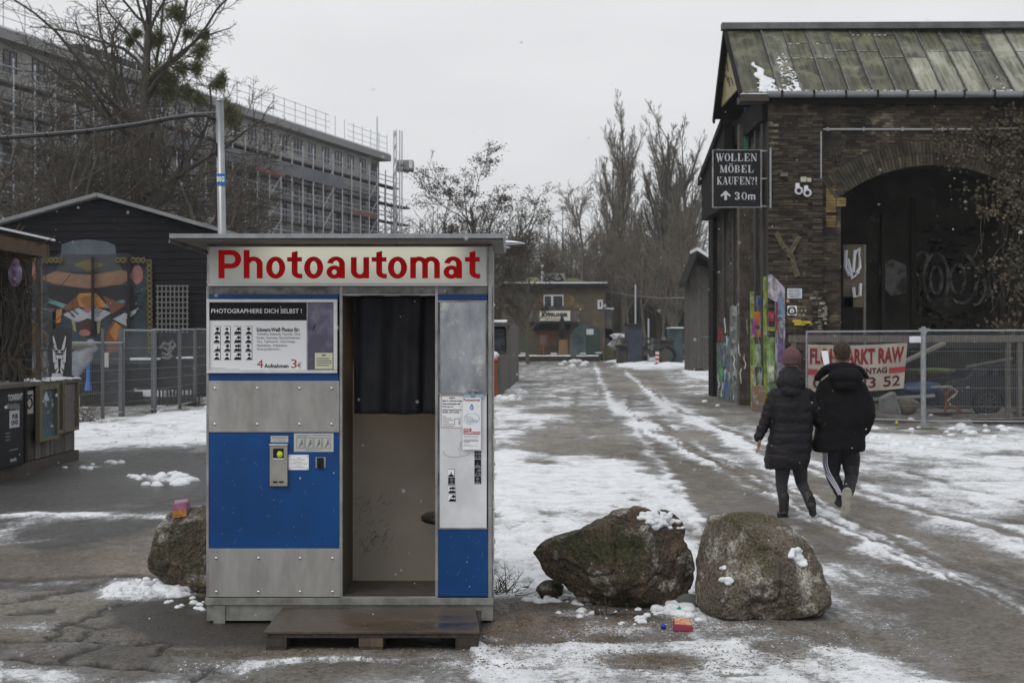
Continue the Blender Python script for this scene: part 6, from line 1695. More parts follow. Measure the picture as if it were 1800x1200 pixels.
# low white benches and ledge behind the fence
def slab(name, x0, x1, y0, y1, Y, dep, m, label, cat):
    return solo(name, MB().box((x0-900)*Y/F, Y, H-(y1-600)*Y/F, (x1-900)*Y/F, Y+dep, H-(y0-600)*Y/F), m, label, cat, bevel=.01)
slab('snowy_bench', 237, 305, 686, 697, 39.5, .5, M['snow'], 'long snow-covered bench top behind the mesh fence', 'bench')
slab('snowy_bench', 308, 332, 686, 694, 39.8, .5, M['snow'], 'shorter snow-covered bench top right of the long one', 'bench')
slab('timber_plinth', 236, 334, 697.5, 716, 39.5, .6, M['wood_dark'], 'dark timber base below the snow-covered benches', 'base')
slab('table', 228, 270, 629, 632.5, 40.2, .8, M['snow'], 'white snow-topped table in front of mural', 'table')
slab('table', 310, 337, 627, 630, 40.4, .6, M['snow'], 'small snow-topped table near the lattice', 'table')
slab('stage_box', 140, 232, 690, 724, 38.4, 1.4, M['tar'], 'low black platform in front of the shed left of the benches', 'platform')
# white scrawl on the shed and beer garden chairs and tables behind the fence
sw_ = MB()
for pts in ([(283,612),(290,603),(299,606),(305,598),(309,606),(303,616),(295,624),(286,620)], [(286,628),(296,630),(304,624)], [(290,610),(297,617),(303,608)]): sw_.tube([(sx(a), YS-.1, sz(b)) for a, b in pts], .05, 5)
obj('wall_scrawl', sw_, mat('pale_scrawl', (.22,.22,.22), .8, col2=(.08,.08,.08), scale=6, amt=1), shed)
for k, (x, Yc_2, w3) in enumerate(((247,39.9,'under the white table'),(284,38.6,'in front of the widest fence gap'),(296,39.2,'before the wall scrawl'),(322,38.7,'below the lattice'),(334,39.4,'nearest the booth'),(206,39.0,'left of the second fence post'))):
    ch = thing('garden_chair', 'dark slatted garden chair behind the fence '+w3, 'chair', ((x-900)*Yc_2/F, Yc_2, 0)); cx_ = (x-900)*Yc_2/F
    obj('seat', MB().box(cx_-.22, Yc_2-.2, .43, cx_+.22, Yc_2+.22, .46), M['black'], ch)
    for j in range(3): obj('back_slat', MB().box(cx_-.22, Yc_2+.2, .56+.13*j, cx_+.22, Yc_2+.23, .64+.13*j), M['black'], ch)
    for a in (-.2, .2):
        for b_ in (-.18, .2): obj('leg', MB().box(cx_+a-.02, Yc_2+b_-.02, 0, cx_+a+.02, Yc_2+b_+.02, .43 if b_ < 0 else .92), M['black'], ch)
# folded parasol on blue pole
par = thing('folded_parasol', 'drooping white parasol on a blue pole before the mural', 'parasol', ((155-900)*38/F, 38, 0))
p38 = lambda x, y, dy=0: ((x-900)*38/F, 38+dy, H-(y-600)*38/F)
obj('pole', MB().tube([p38(155,686),p38(155,670),p38(155.5,625)], [.10,.055,.05], 10), mat('blue_pole', (.02,.12,.38), .5), par)
obj('cover', remesh(MB().blob(p38(146,628), .27, 3, 8, 14, (.9,.6,1.2), .2).blob(p38(134,640), .3, 4, 8, 14, (.8,.5,1.2), .2).blob(p38(158,612), .2, 5, 6, 10, (1,.6,.8), .2).blob(p38(160,604), .14, 6), .05, 3), mat('white_canvas', (.24,.25,.27), .8, col2=(.15,.16,.18), scale=3, amt=1), par, sm=True)
obj('cap', MB().blob(p38(140,607), .36, 8, 5, 12, (1.2,.6,.28), .15), mat('khaki_canvas', (.12,.115,.09), .9), par, sm=True)

# ---------------------------------------------------------------- mesh fence before the shed
def pxg(x, y): Y = gY(y); return ((x-900)*Y/F, Y, 0)
grp = 'mesh fence panels before the black shed'
fl = [(128,752,'leftmost'),(214,733,'second'),(272,728,'third'),(317,718,'fourth'),(344,712,'fifth'),(372,707,'rightmost')]
fpts = [pxg(100,748), pxg(182,737), pxg(218,733), pxg(271,727), pxg(317,719), pxg(344,713), pxg(380,707)]
tops = [602,602,580,579,578,578]
lbl = ['mesh fence panel directly behind the skull board at left','narrow mesh fence panel under the white tag plate','mesh fence panel before the long white bench','mesh fence panel in front of the lattice','mesh fence panel right of the lattice','mesh fence panel half hidden by the photo booth']
for i in range(6):
    Ym = fpts[i][1]; fence_panel(fpts[i], fpts[i+1], H-(tops[i]-600)*Ym/F, lbl[i], 26 if i != 4 else 18, grp, zs=(.35,.6,.85,1.1,1.35,1.6))
for x, y, w_ in ((214,733,.05),(271.5,726,.065),(317,719,.04),(344,713,.04),(182,737,.03)):
    p = pxg(x, y)
    solo('gate_post', MB().box(p[0]-w_,p[1]-.10,0,p[0]+w_,p[1]-.04,H-(577-600)*p[1]/F), mat('fence_grey', (.085,.09,.095), .7, .1) if x == 214 else bpy.data.materials['fence_grey'],
         {214:'grey flat fence post between second and third panel',271.5:'widest grey fence post, beside the long white bench',317:'grey fence post before the lattice',344:'grey fence post just left of the booth',182:'thin grey fence post left of the tag plate'}[x], 'post')
p = pxg(189, 735); solo('tag_plate', MB().box(p[0]-.06,p[1]-.14,H-(645-600)*p[1]/F,p[0]+.06,p[1]-.12,H-(619-600)*p[1]/F), mat('tag_plate', (.42,.42,.36), .6), 'upright pale plate wired to the fence', 'plate')
# hedge litter at the fence foot
twig_bush('dry_hedge', 340, 714, 60, .5, 'brown dead stems along the fence foot near the booth', 11, twg)
twig_bush('dry_hedge', 145, 742, 90, .9, 'brown dead shrub at the right end of the plank counter', 12, twg)
twig_bush('dry_hedge', 262, 727, 30, .4, 'low dead stems at foot of the widest fence post', 13, twg)

# ---------------------------------------------------------------- plank counter with posters (far left)
XC = -6.44
def cpt(x): return XC*F/(x-900)         # depth where the counter plane crosses photo column x
cnt = thing('plank_counter', 'weathered plank counter with poster boards on its face', 'counter', (XC-.4, 19, 0))
y0_, y1_ = 17.0, 21.0
obj('frame', MB().box(XC-.6, y0_, -.05, XC-.05, y1_, 1.18), M['tar'], cnt)
yy = y0_; k = 0; rr = random.Random(14)
while yy < y1_-.02:
    w_ = min(rr.uniform(.17,.24), y1_-yy); dz = rr.uniform(-.03,.0)
    obj('plank', MB().box(XC-.05, yy+.006, .16, XC-rr.uniform(.012,.03), yy+w_-.006, 1.14+dz), M['wood_dark'] if yy < 19.2 else M['wood_grey'], cnt); yy += w_
obj('end_board', MB().box(XC-.6, y1_, 0, XC-.03, y1_+.03, 1.15), M['wood_dark'], cnt)
obj('skirting', MB().box(XC-.03, y0_, -.02, XC+.03, y1_+.05, .15), M['wood_dark'], cnt)
obj('counter_top', MB().box(XC-.66, y0_, 1.15, XC+.05, y1_+.06, 1.21), M['wood_grey'], cnt)
obj('mid_rail', MB().box(XC-.011, y0_, .62, XC+.025, y1_, .70), M['wood_grey'], cnt)
cs_ = MB(); rr = random.Random(5)
for k in range(50): cs_.blob((XC+rr.uniform(-.4,.04), rr.uniform(19.2,21), 1.21), rr.uniform(.03,.09), k, 4, 7, (1,1.4,.25), .2)
tag(obj('snow_dusting', cs_, M['snow'], cnt, sm=True), kind='stuff')
def cbox(name, x0, x1, y0, y1, d0, d1, m, par, xm=None):
    """box on the counter face between photo columns x0,x1 and rows y0,y1 (rows read at column xm)"""
    Y0, Y1 = cpt(x0), cpt(x1); Ym = cpt(xm if xm is not None else (x0+x1)/2)
    return obj(name, MB().box(XC+d0, Y0, H-(y1-600)*Ym/F, XC+d1, Y1, H-(y0-600)*Ym/F), m, par)
p1 = thing('poster_board', 'black poster board headed TONIGHT with white pub quiz note', 'poster', (XC, cpt(15), .6))
cbox('board', -16, 33, 684, 815, .045, .07, M['print_black'], p1, 20)
for a, b, c, d_ in ((-16,33,681,684),(33,37,681,816),(-16,33,815,818)): cbox('frame', a, b, c, d_, .03, .085, M['tar'], p1, 20)
def ctext(s, x0, x1, y0, y1, d, m, par, bold=0, xm=None):
    me = text_mesh(s, bold); n_ = len(me.vertices); co = np.zeros(n_*3, np.float32); me.vertices.foreach_get('co', co); co = co.reshape(-1,3); a, b = co.min(0), co.max(0)
    Y0, Y1 = cpt(x0), cpt(x1); Ym = cpt(xm if xm is not None else (x0+x1)/2); z0, z1 = H-(y1-600)*Ym/F, H-(y0-600)*Ym/F
    o_ = np.stack([XC+d+co[:,2]*.01, Y0+(Y1-Y0)*(co[:,0]-a[0])/(b[0]-a[0]), z0+(z1-z0)*(co[:,1]-a[1])/(b[1]-a[1])], -1)
    me.vertices.foreach_set('co', o_.astype(np.float32).ravel()); me.update(); me.materials.clear(); return obj('lettering', me, m, par)
ctext("TONIGHT", 4, 30.5, 692, 704, .071, M['print_light'], p1, .05)
cbox('note', 6.5, 24, 721, 751, .0705, .075, M['print_light'], p1)
ctext("PUB", 11, 21, 727, 736, .0762, M['print_black'], p1, .04); ctext("QUIZ", 9.5, 22, 738, 747, .0762, M['print_black'], p1, .04)
ctext("18:00", 8, 19, 805, 811, .0712, M['print_light'], p1, .03)
for k in range(9): cbox('grey_figure', 2+k*2.6, 4+k*2.6, 709+rr.uniform(-1,3), 718+rr.uniform(-2,2), .0705, .0712, M['print_grey'], p1)
for y_ in (760, 766, 772, 789): cbox('faint_print', 0 if y_ != 789 else 6, 8 if y_ != 789 else 22, y_, y_+2, .0705, .0712, M['print_grey'], p1)
p2 = thing('poster', 'small white poster with a ring symbol on dark boards', 'poster', (XC, cpt(47), 1))
cbox('paper', 40, 53, 687, 727, .03, .04, mat('grubby_paper', (.33,.31,.29), .8), p2, 46)
for k, r_ in enumerate((1,)): 
    obj('ring_symbol', MB().tube([(XC+.043, cpt(46)+.10*math.cos(t), H-(708-600)*cpt(46)/F+.07*math.sin(t)) for t in np.linspace(0,6.283,17)], .012, 5), M['print_black'], p2)
cbox('header', 41.5, 51.5, 693, 697, .041, .043, M['print_black'], p2, 46)
cbox('dark_panel', 38, 57, 683, 760, .0, .028, M['print_black'], p2, 46)
p3 = thing('framed_poster', 'framed blue and grey poster hanging on the plank counter', 'poster', (XC, cpt(75), .9))
cbox('poster_sheet', 61, 88, 684, 767, .05, .06, mat('torn_blue_poster', (.045,.10,.13), .6, col2=(.02,.025,.03), scale=5, amt=2, col3=(.30,.32,.33), scale3=5, lo3=.56, hi3=.60), p3)
for a, b, c, d_ in ((57,92,676,684),(57,92,767,773),(57,62,684,767),(88.5,92,684,767)): cbox('frame', a, b, c, d_, .04, .10, mat('olive_frame', (.12,.105,.07), .8) if a == 57 and c == 676 else bpy.data.materials['olive_frame'], p3, 75)
obj('white_triangle', MB().sheet([(XC+.062, cpt(66), H-(707-600)*cpt(70)/F),(XC+.062, cpt(79), H-(703-600)*cpt(74)/F),(XC+.062, cpt(73), H-(686-600)*cpt(73)/F)]), M['print_light'], p3)
for x0, x1, lab_ in ((92,104,'narrow empty wooden frame beside the blue poster'),(105,131,'wide empty wooden frame at the counter end')):
    f_ = thing('empty_noticeboard', lab_, 'frame', (XC, cpt((x0+x1)/2), .9))
    for a, b, c, d_ in ((x0,x1,752,758),(x0,x0+1.6,672,752),(x1-1.6,x1,672,752)): cbox('frame_bar', a, b, c, d_, .0, .07, bpy.data.materials['olive_frame'], f_, 115)
    cbox('back_board', x0+1.8, x1-1.8, 675, 752, .0, .02, M['wood_grey'], f_, 115)

# ---------------------------------------------------------------- kiosk roof, stair, skull board, ornament
kr = thing('kiosk_canopy', 'snow-edged timber canopy on a slim post above the counter', 'canopy', (XC-1, 19, 0))
zc_ = 3.13
obj('roof', MB().box(XC-2.2, 17.2, zc_-.03, XC+.02, 19.85, zc_+.02), M['tar'], kr)
obj('snow_edge', MB().box(XC-2.2, 17.2, zc_+.021, XC+.05, 19.9, zc_+.05), M['snow'], kr)
obj('fascia', MB().box(XC-.05, 17.2, zc_-.22, XC-.0, 19.7, zc_-.031), mat('orange_brown_fascia', (.10,.06,.025), .8, col2=(.05,.03,.015), scale=3, amt=1), kr)
obj('fascia', MB().box(XC-2.0, 19.72, zc_-.22, XC-.0, 19.8, zc_-.031), bpy.data.materials['orange_brown_fascia'], kr)
obj('post', MB().box(XC-.09, 19.5, 1.21, XC-.02, 19.58, zc_-.23), M['wood_grey'], kr)
obj('post', MB().box(XC-.95, 18.4, 1.21, XC-.8, 18.55, zc_-.03), M['wood_dark'], kr)
Yq = 24.5
q = lambda x, y, Y=Yq: ((x-900)*Y/F, Y, H-(y-600)*Y/F)
stn = thing('outdoor_stair', 'dark timber stair with railings behind the counter', 'stair', q(60, 680))
for a, b in (((0,530),(75,600)),((0,625),(75,690))): obj('stringer', MB().beam(q(*a), q(*b), .08, .28), M['wood_brown'], stn)
for k in range(7): obj('tread', MB().box(*q(4+11*k, 640+9*k+3)[:1], Yq-.4, q(0,640+9*k+3)[2], q(16+11*k, 0)[0], Yq+.5, q(0,640+9*k)[2]+.03), M['wood_dark'], stn)
for x in (10, 32, 52, 73): obj('baluster', MB().beam(q(x,700), q(x,545+ (x*.6)), .05, .05), M['wood_grey'] if x != 52 else M['tar'], stn)
obj('handrail', MB().beam(q(50,543), q(97,545), .05, .05), M['wood_grey'], stn)
for x in (73, 95): obj('rail_post', MB().beam(q(x,690), q(x,543), .045, .045), M['tar'] if x == 95 else M['wood_grey'], stn)
for k in range(3): obj('pale_sheet', MB().box(*[v_ for v_ in (q(8+24*k,0)[0], Yq+.6, q(0,665)[2], q(24+24*k,0)[0], Yq+.62, q(0,602+8*k)[2])]), mat('pale_board', (.20,.21,.22), .8, col2=(.08,.08,.085), scale=4, amt=1.6) if k == 0 else bpy.data.materials['pale_board'], stn)
sb_ = thing('skull_board', 'black board with white winged emblem behind the counter end', 'board', q(105, 620, 23))
qq = lambda x, y: q(x, y, 23)
obj('board', MB().box(qq(86,0)[0], 23, 1.05, qq(125,0)[0], 23.05, qq(0,577)[2]), mat('charcoal_board', (.025,.026,.03), .7), sb_)
em = MB()
for sgn in (-1, 1):
    w_ = lambda u, v_: (qq(105,0)[0]+sgn*u*.0092, 22.99, qq(0,v_)[2])
    for pts in ([(3,615),(10,590),(12,592),(9,612),(5,622)], [(6,625),(12,610),(11,636),(6,640)], [(3,628),(9,640),(8,650),(2,645)], [(2,645),(7,655),(4,657),(1,650)]):
        s_ = [w_(a, b) for a, b in pts]; em.sheet(s_ if sgn > 0 else s_[::-1])
em.sheet([qq(99,624),qq(111,624),qq(111,611),qq(99,611)]) if False else None
obj('emblem', MB().add([(p[0], 22.985, p[2]) for p in em.v], em.f), M['print_light'], sb_)
for y_ in (615, 624): obj('emblem_bar', MB().box(qq(98,0)[0],22.985,qq(0,y_+6)[2],qq(112,0)[0],22.99,qq(0,y_)[2]), M['print_light'], sb_)
for k, x in enumerate((100,106)): fit_text("S", qq(x,0)[0], qq(0,621)[2], qq(x+4,0)[0], qq(0,616)[2], 22.98, M['print_black'], sb_)
solo('paper_stack', MB().box(qq(98,0)[0],22.8,qq(0,664)[2],qq(114,0)[0],22.9,qq(0,656)[2]), M['print_light'], 'white label plate under the winged emblem', 'plate')
for k in range(3): 
    o_ = solo('white_board', MB().box(qq(71+3.6*k,0)[0],23.3,1.0,qq(73.6+3.6*k,0)[0],23.33,qq(0,590)[2]), bpy.data.materials['pale_board'], ('left','middle','right')[k]+' slim pale board standing left of the black emblem board', 'board')
hb = solo('hanging_ornament', remesh(MB().blob(q(27,482,18.6), .09, 3, 10, 12, (1,.6,1.9), .1).blob(q(27,460,18.6), .05, 4, 8, 10, (1,.7,1), .1), .015, 2), mat('purple_ornament', (.17,.14,.24), .5, col2=(.08,.03,.05), scale=11, amt=2, col3=(.33,.32,.38), scale3=9, lo3=.55, hi3=.62), 'purple and red painted ornament hanging under the canopy', 'ornament', sm=True)
# gnarled climbing trunk by the kiosk
vt = thing('climbing_vine', 'gnarled bare vine trunk twisting up beside the kiosk', 'plant', q(25, 700, 19.5))
vm = MB(); rr = random.Random(9)
for k in range(16):
    x, y = rr.uniform(8, 40), 690; pts = []; Yv_ = 19.4+rr.uniform(-.3, .3)
    while y > 420+rr.uniform(0, 120): pts.append(q(x, y, Yv_)); x += rr.gauss(0, 6)-(x-22)*.12; y -= rr.uniform(14, 26)
    if len(pts) > 2: vm.tube(pts, [.05*(1-.7*i/len(pts)) if k < 5 else .018 for i in range(len(pts))], 6)
obj('trunk', vm, M['wood_dark'], vt)
vm = MB()
for k in range(110):
    x, y = rr.uniform(-5, 75), rr.uniform(440, 690); pts = []; Yv_ = 19.2+rr.uniform(-.5, .5)
    dx, dy = rr.gauss(0, 8), rr.gauss(-2, 9)
    for j in range(5): pts.append(q(x, y, Yv_)); x += dx+rr.gauss(0, 4); y += dy+rr.gauss(0, 4)
    vm.tube(pts, .006, 3)
tag(obj('twigs', vm, mat('vine_twig', (.09,.065,.04), .9), vt), kind='stuff')
dk = MB().box(q(-30,0,20.3)[0], 20.3, 1.1, q(44,0,20.3)[0], 20.6, q(0,440,20.3)[2])
solo('kiosk_wall', dk, M['tar'], 'dark kiosk wall in the shade behind the twisted vine', 'wall')
# pole with the cable
pl_ = thing('steel_pole', 'tall bare steel pole with BSG sticker behind the booth', 'pole', ((392-900)*16.7/F, 16.7, 0))
P16 = lambda x, y: ((x-900)*16.7/F, 16.7, H-(y-600)*16.7/F)
polm = mat('zinc_pole', (.36,.37,.385), .38, .75, col2=(.27,.28,.29), scale=3, amt=1)
obj('tube', MB().tube([P16(396,862), P16(392,500), P16(386,178)], [.055,.05,.046], 16), polm, pl_, sm=True)
obj('cap', MB().tube([P16(386,178), P16(386,173)], [.05,.03], 16), polm, pl_)
obj('sticker', MB().tube([P16(389.2,327), P16(388.8,306)], .0515, 18, False), mat('blue_sticker', (.01,.14,.42), .4), pl_)
fit_text("BSG", P16(382.8,0)[0], P16(0,321)[2], P16(396,0)[0], P16(0,311)[2], 16.647, M['print_white'], pl_, bold=.05)
obj('bracket', MB().box(P16(380.6,0)[0],16.66,P16(0,276)[2],P16(382.4,0)[0],16.74,P16(0,252)[2]), M['black'], pl_)
cbl = [P16(-60,248), P16(0,243.5), P16(80,238), P16(160,231), P16(240,220), P16(300,209), P16(340,203.5), P16(362,203), P16(380,211)]
cb = thing('overhead_cable', 'thick black cable running from pole to the left edge', 'cable', P16(190,230))
obj('cable', MB().tube(cbl, .020, 8), mat('black_cable', (.018,.017,.016), .5), cb, sm=True)
obj('support_wire', MB().tube([(p[0], p[1]-.02, p[2]+.022) for p in cbl[:-2]]+[P16(386,197)], .006, 5), M['wire'], cb)
for x, y in ((14,241),(82,237),(154,230.5),(283,211.5)): obj('clip', MB().tube([P16(x-1,y+1), P16(x+1,y+.4)], .032, 8), M['black'], cb)
# ---------------------------------------------------------------- right of the booth: kiosk and plank fence
def W(x, y, Y): return ((x-900)*Y/F, Y, H-(y-600)*Y/F)
bf = thing('board_fence', 'grey vertical plank fence along the left of the road', 'fence', (0, 55, 0))
a_, b_ = Vector((-.40, 44.0, 0)), Vector((.30, 64.0, 0)); n_ = 26; rr = random.Random(3)
ob_pl = None
for k in range(n_):
    p, q_ = a_.lerp(b_, k/n_), a_.lerp(b_, (k+.93)/n_); h_ = (1.30 if k < 10 else 2.45)+rr.uniform(-.06,.06)
    obj('plank', MB().hexa([(p.x-.05,p.y,-.05),(p.x,p.y,-.05),(q_.x,q_.y,-.05),(q_.x-.05,q_.y,-.05)],[(p.x-.05,p.y,h_),(p.x,p.y,h_),(q_.x,q_.y,h_),(q_.x-.05,q_.y,h_)]), M['wood_grey'], bf)
kb = thing('road_kiosk', 'dark roadside hut with snow on its roof behind the booth', 'hut', (-1.0, 58, 0))
obj('wall', MB().box(-2.6, 52, -.05, -.25, 63.5, 2.3), mat('hut_paint', (.02,.022,.026), .8, col2=(.05,.055,.065), scale=1.5, amt=1.2), kb)
obj('front_board', MB().box(-.95, 51.9, -.05, -.24, 51.99, 2.2), mat('hut_blue_board', (.05,.065,.085), .8, col2=(.02,.02,.022), scale=3, amt=1.5), kb)
obj('roof', MB().hexa([(-2.8,51.6,2.3),(-.05,51.6,2.3),(-.05,63.8,2.45),(-2.8,63.8,2.45)],[(-2.8,51.6,2.42),(-.05,51.6,2.42),(-.05,63.8,2.57),(-2.8,63.8,2.57)]), M['wood_grey'], kb)
obj('roof_snow', remesh(MB().hexa([(-2.75,51.7,2.40),(-.1,51.7,2.40),(-.1,63.7,2.55),(-2.75,63.7,2.55)],[(-2.75,51.7,2.52),(-.12,51.7,2.52),(-.12,63.7,2.67),(-2.75,63.7,2.67)]), .08, 2, .05, 2), M['snow'], kb, sm=True)
rb2 = thing('red_bin', 'red and orange rubbish bin against the plank fence by booth', 'bin', (-.62, 45.5, 0))
obj('bin_body', MB().hexa([(-.78,45.3,0),(-.42,45.3,0),(-.42,45.8,0),(-.78,45.8,0)],[(-.84,45.25,1.1),(-.38,45.25,1.1),(-.38,45.85,1.1),(-.84,45.85,1.1)]), mat('orange_red_bin', (.30,.06,.02), .5), rb2, bevel=.03)
obj('bin_lid', MB().box(-.86,45.22,1.1,-.36,45.88,1.2), mat('red_lid', (.45,.02,.02), .5), rb2, bevel=.03)
obj('bag', MB().blob((-.6,45.5,1.25), .2, 4), M['snow'], rb2, sm=True)

# ---------------------------------------------------------------- pub house at the road's end
YH = 137.0
hx = lambda x: (x-900)*YH/F
hz = lambda y: H-(y-600)*YH/F
pub = thing('pub_house', 'two-storey ochre painted pub with a white name sign and balcony', 'house', (hx(972), YH+4, 0))
M['pubwall'] = mat('painted_facade', (.125,.10,.07), .9, col2=(.07,.062,.045), scale=.35, amt=1, bump=.2, col3=(.22,.155,.075), scale3=.45, lo3=.54, hi3=.66)
obj('wall', MB().box(hx(882), YH, -.05, hx(1063), YH+8, hz(500)), M['pubwall'], pub)
obj('roof_edge', MB().box(hx(878), YH-.6, hz(505.5), hx(1068), YH+8.3, hz(498.5)), M['tar'], pub)
obj('roof_snow', MB().box(hx(878.5), YH-.5, hz(498.4), hx(1067), YH+8.2, hz(496)), M['snow'], pub)
up_ = [(925,936,'lime',(.25,.27,.06),490,498),(936,953,'lime2',(.20,.22,.08),487,498)]
obj('rooftop_board', MB().prism([(hx(918),hz(496)),(hx(952),hz(496)),(hx(947),hz(487)),(hx(930),hz(486))], YH+1, YH+1.4), mat('lime_roof_board', (.20,.21,.08), .8), pub)
obj('rooftop_board', MB().prism([(hx(952),hz(496)),(hx(995),hz(496)),(hx(993),hz(480)),(hx(956),hz(479))], YH+.8, YH+1.0), mat('grey_roof_board', (.22,.22,.21), .8), pub)
obj('rooftop_board', MB().prism([(hx(996),hz(496)),(hx(1035),hz(496)),(hx(1014),hz(488)),(hx(996),hz(488))], YH+1, YH+1.4), mat('olive_roof_board', (.13,.13,.075), .8), pub)
gs = MB()
for (pts) in ([(956,493),(960,484),(966,488),(972,482),(978,489),(984,482),(990,492)], [(958,494),(970,490),(980,494),(992,491)]): gs.tube([(hx(a),YH+.74,hz(b)) for a, b in pts], .1, 5)
obj('rooftop_graffiti', gs, M['print_black'], pub)
obj('vent_pipe', MB().tube([(hx(954),YH+1.6,hz(494)),(hx(954),YH+1.6,hz(464))], .12, 8), M['white'], pub)
win = obj('window', MB().box(hx(955.5), YH-.08, hz(537.5), hx(990.5), YH-.0, hz(518)), M['white'], pub)
for a, b in ((957.5,968.5),(972.5,988.5)): obj('pane', MB().box(hx(a), YH-.12, hz(537.3), hx(b), YH-.081, hz(520.5)), mat('far_glass', (.025,.03,.045), .2), win)
bal = obj('balcony', MB().box(hx(931), YH-1.6, hz(568), hx(1017), YH-.0, hz(565.5)), M['wood_dark'], pub)
for k in range(18): obj('balcony_board', MB().box(hx(931+4.8*k), YH-1.62, hz(566), hx(931+4.8*k+4.3), YH-1.55, hz(544)), M['wood_grey'], bal)
obj('balcony_rail', MB().box(hx(930), YH-1.66, hz(544), hx(1018), YH-1.5, hz(542.6)), M['wood_dark'], bal)
obj('sign_board', MB().box(hx(948), YH-1.74, hz(564), hx(1001), YH-1.66, hz(547)), mat('cream_sign', (.70,.67,.56), .7), pub)
fit_text("SCHMALANDER", hx(952), hz(557.5), hx(997), hz(550), YH-1.76, M['print_black'], pub, bold=.05)
fit_text("RESTAURANT", hx(957), hz(562.6), hx(985), hz(559.3), YH-1.76, mat('sign_brown', (.16,.09,.05), .7), pub, bold=.02)
obj('recess', MB().box(hx(945), YH-.06, hz(638), hx(1000), YH-.001, hz(569)), mat('rust_ground_floor', (.16,.065,.025), .9, col2=(.05,.035,.025), scale=.5, amt=1.6), pub)
obj('canopy_shadow_board', MB().box(hx(938), YH-.5, hz(580), hx(1002), YH-.06, hz(569)), M['tar'], pub)  # dark block put in as the shade under the balcony
obj('painted_arch', MB().prism([(hx(1001),hz(636))]+[(hx(1028+27*math.cos(t)),hz(595-24*math.sin(t))) for t in np.linspace(math.pi,0,12)]+[(hx(1055),hz(636))], YH-.08, YH-.001), mat('turquoise_paint', (.12,.165,.165), .8, col2=(.05,.08,.09), scale=.5, amt=1.8), pub)
obj('gate', MB().prism([(hx(1030),hz(636))]+[(hx(1042.5+12.5*math.cos(t)),hz(582-10*math.sin(t))) for t in np.linspace(math.pi,0,9)]+[(hx(1055),hz(636))], YH-.14, YH-.081), mat('green_gate', (.05,.075,.07), .7, col2=(.02,.045,.045), scale=.8, amt=1), pub)
obj('white_plate', MB().box(hx(1030.5),YH-.2,hz(588),hx(1043),YH-.15,hz(578)), M['white'], pub)
obj('number_plate', MB().box(hx(1050.5),YH-.14,hz(543),hx(1059.5),YH-.0,hz(527)), M['white'], pub)
fit_text("9", hx(1053.5), hz(540.5), hx(1057), hz(530), YH-.16, M['print_black'], pub, bold=.05)
obj('painted_sun', MB().prism([(hx(1001+9.5*math.cos(t)), hz(528+9.5*math.sin(t))) for t in np.linspace(0,6.283,15)[:-1]], YH-.02, YH-.001), mat('sun_ochre', (.27,.16,.03), .9, col2=(.13,.09,.03), scale=.8, amt=1.6), pub)
obj('painted_panel', MB().box(hx(938),YH-.02,hz(538),hx(953),YH-.001,hz(519)), mat('rose_ochre', (.20,.10,.055), .9, col2=(.1,.06,.03), scale=.8, amt=1.6), pub)
obj('mural', MB().box(hx(910),YH-.02,hz(612),hx(943),YH-.001,hz(588)), mat('teal_scrawl', (.05,.085,.08), .9, col2=(.09,.08,.05), scale=.9, amt=1.8), pub)
# side annex
obj('annex', MB().box(hx(1064), YH+1, 0, hx(1076), YH+7, hz(543)), mat('grey_annex', (.14,.14,.135), .8, col2=(.07,.07,.07), scale=.5, amt=1.5), pub)
obj('annex_snow', MB().box(hx(1063), YH+.6, hz(543), hx(1080), YH+7, hz(540.5)), M['snow'], pub)
hp = lambda x, y, Y=128.: ((x-900)*Y/F, Y, H-(y-600)*Y/F)
um = thing('closed_parasol', 'closed black parasol in front of the pub name sign', 'parasol', hp(988, 634))
obj('canopy', MB().tube([hp(988,592),hp(988,580),hp(988,565),hp(988,553)], [.22,.36,.26,.04], 10), M['print_black'], um)
obj('pole', MB().tube([hp(988,634),hp(988,592)], .07, 8), M['black'], um)
nb_ = thing('notice_stand', 'brown notice board on a thin post before the pub', 'sign', hp(955, 634))
obj('board', MB().box(hp(949,0)[0],127.9,hp(0,606)[2],hp(961,0)[0],128.05,hp(0,589)[2]), mat('brown_notice', (.12,.08,.065), .8), nb_)
obj('post', MB().tube([hp(955.5,634),hp(955.5,606)], .05, 6), M['wood_grey'], nb_)
obj_ = solo('barrel_sign', MB().tube([hp(990,632),hp(990,622),hp(990,597)], [.42,.46,.38], 10), mat('tan_board', (.22,.13,.07), .8), 'tan figure-shaped board under the closed parasol', 'board')
for k, (x0, x1, yt, lab_) in enumerate(((915,927,621,'far left snow-topped table before the pub'),(968,979,621,'snow-topped table left of the parasol'),(1020,1029,621,'snow-topped table under the turquoise arch'),(1047,1059,620,'snow-topped table at the right corner of pub'))):
    t_ = thing('pub_table', lab_, 'table', hp((x0+x1)/2, 634), 'snow-topped tables before the pub')
    obj('table_top', MB().box(hp(x0,0)[0],127.5,hp(0,yt+1)[2],hp(x1,0)[0],128.6,hp(0,yt)[2]+.05), M['snow'], t_)
    for x in (x0+2, x1-2): obj('leg', MB().box(hp(x,0)[0]-.05,128,0,hp(x,0)[0]+.05,128.1,hp(0,yt+1)[2]), M['wood_dark'], t_)
solo('planter_box', MB().box(hp(1058,0)[0],126,0,hp(1092,0)[0],128,hp(0,612)[2]), mat('mossy_planter', (.04,.045,.02), .9, col2=(.08,.075,.02), scale=.8, amt=1.4), 'mossy dark planter box at the right corner of the pub', 'planter')
solo('low_wall', MB().box(hp(905,0)[0],124.5,-.05,hp(1050,0)[0],124.9,.42), M['wood_dark'], 'low dark kerb wall in front of the pub terrace', 'wall')
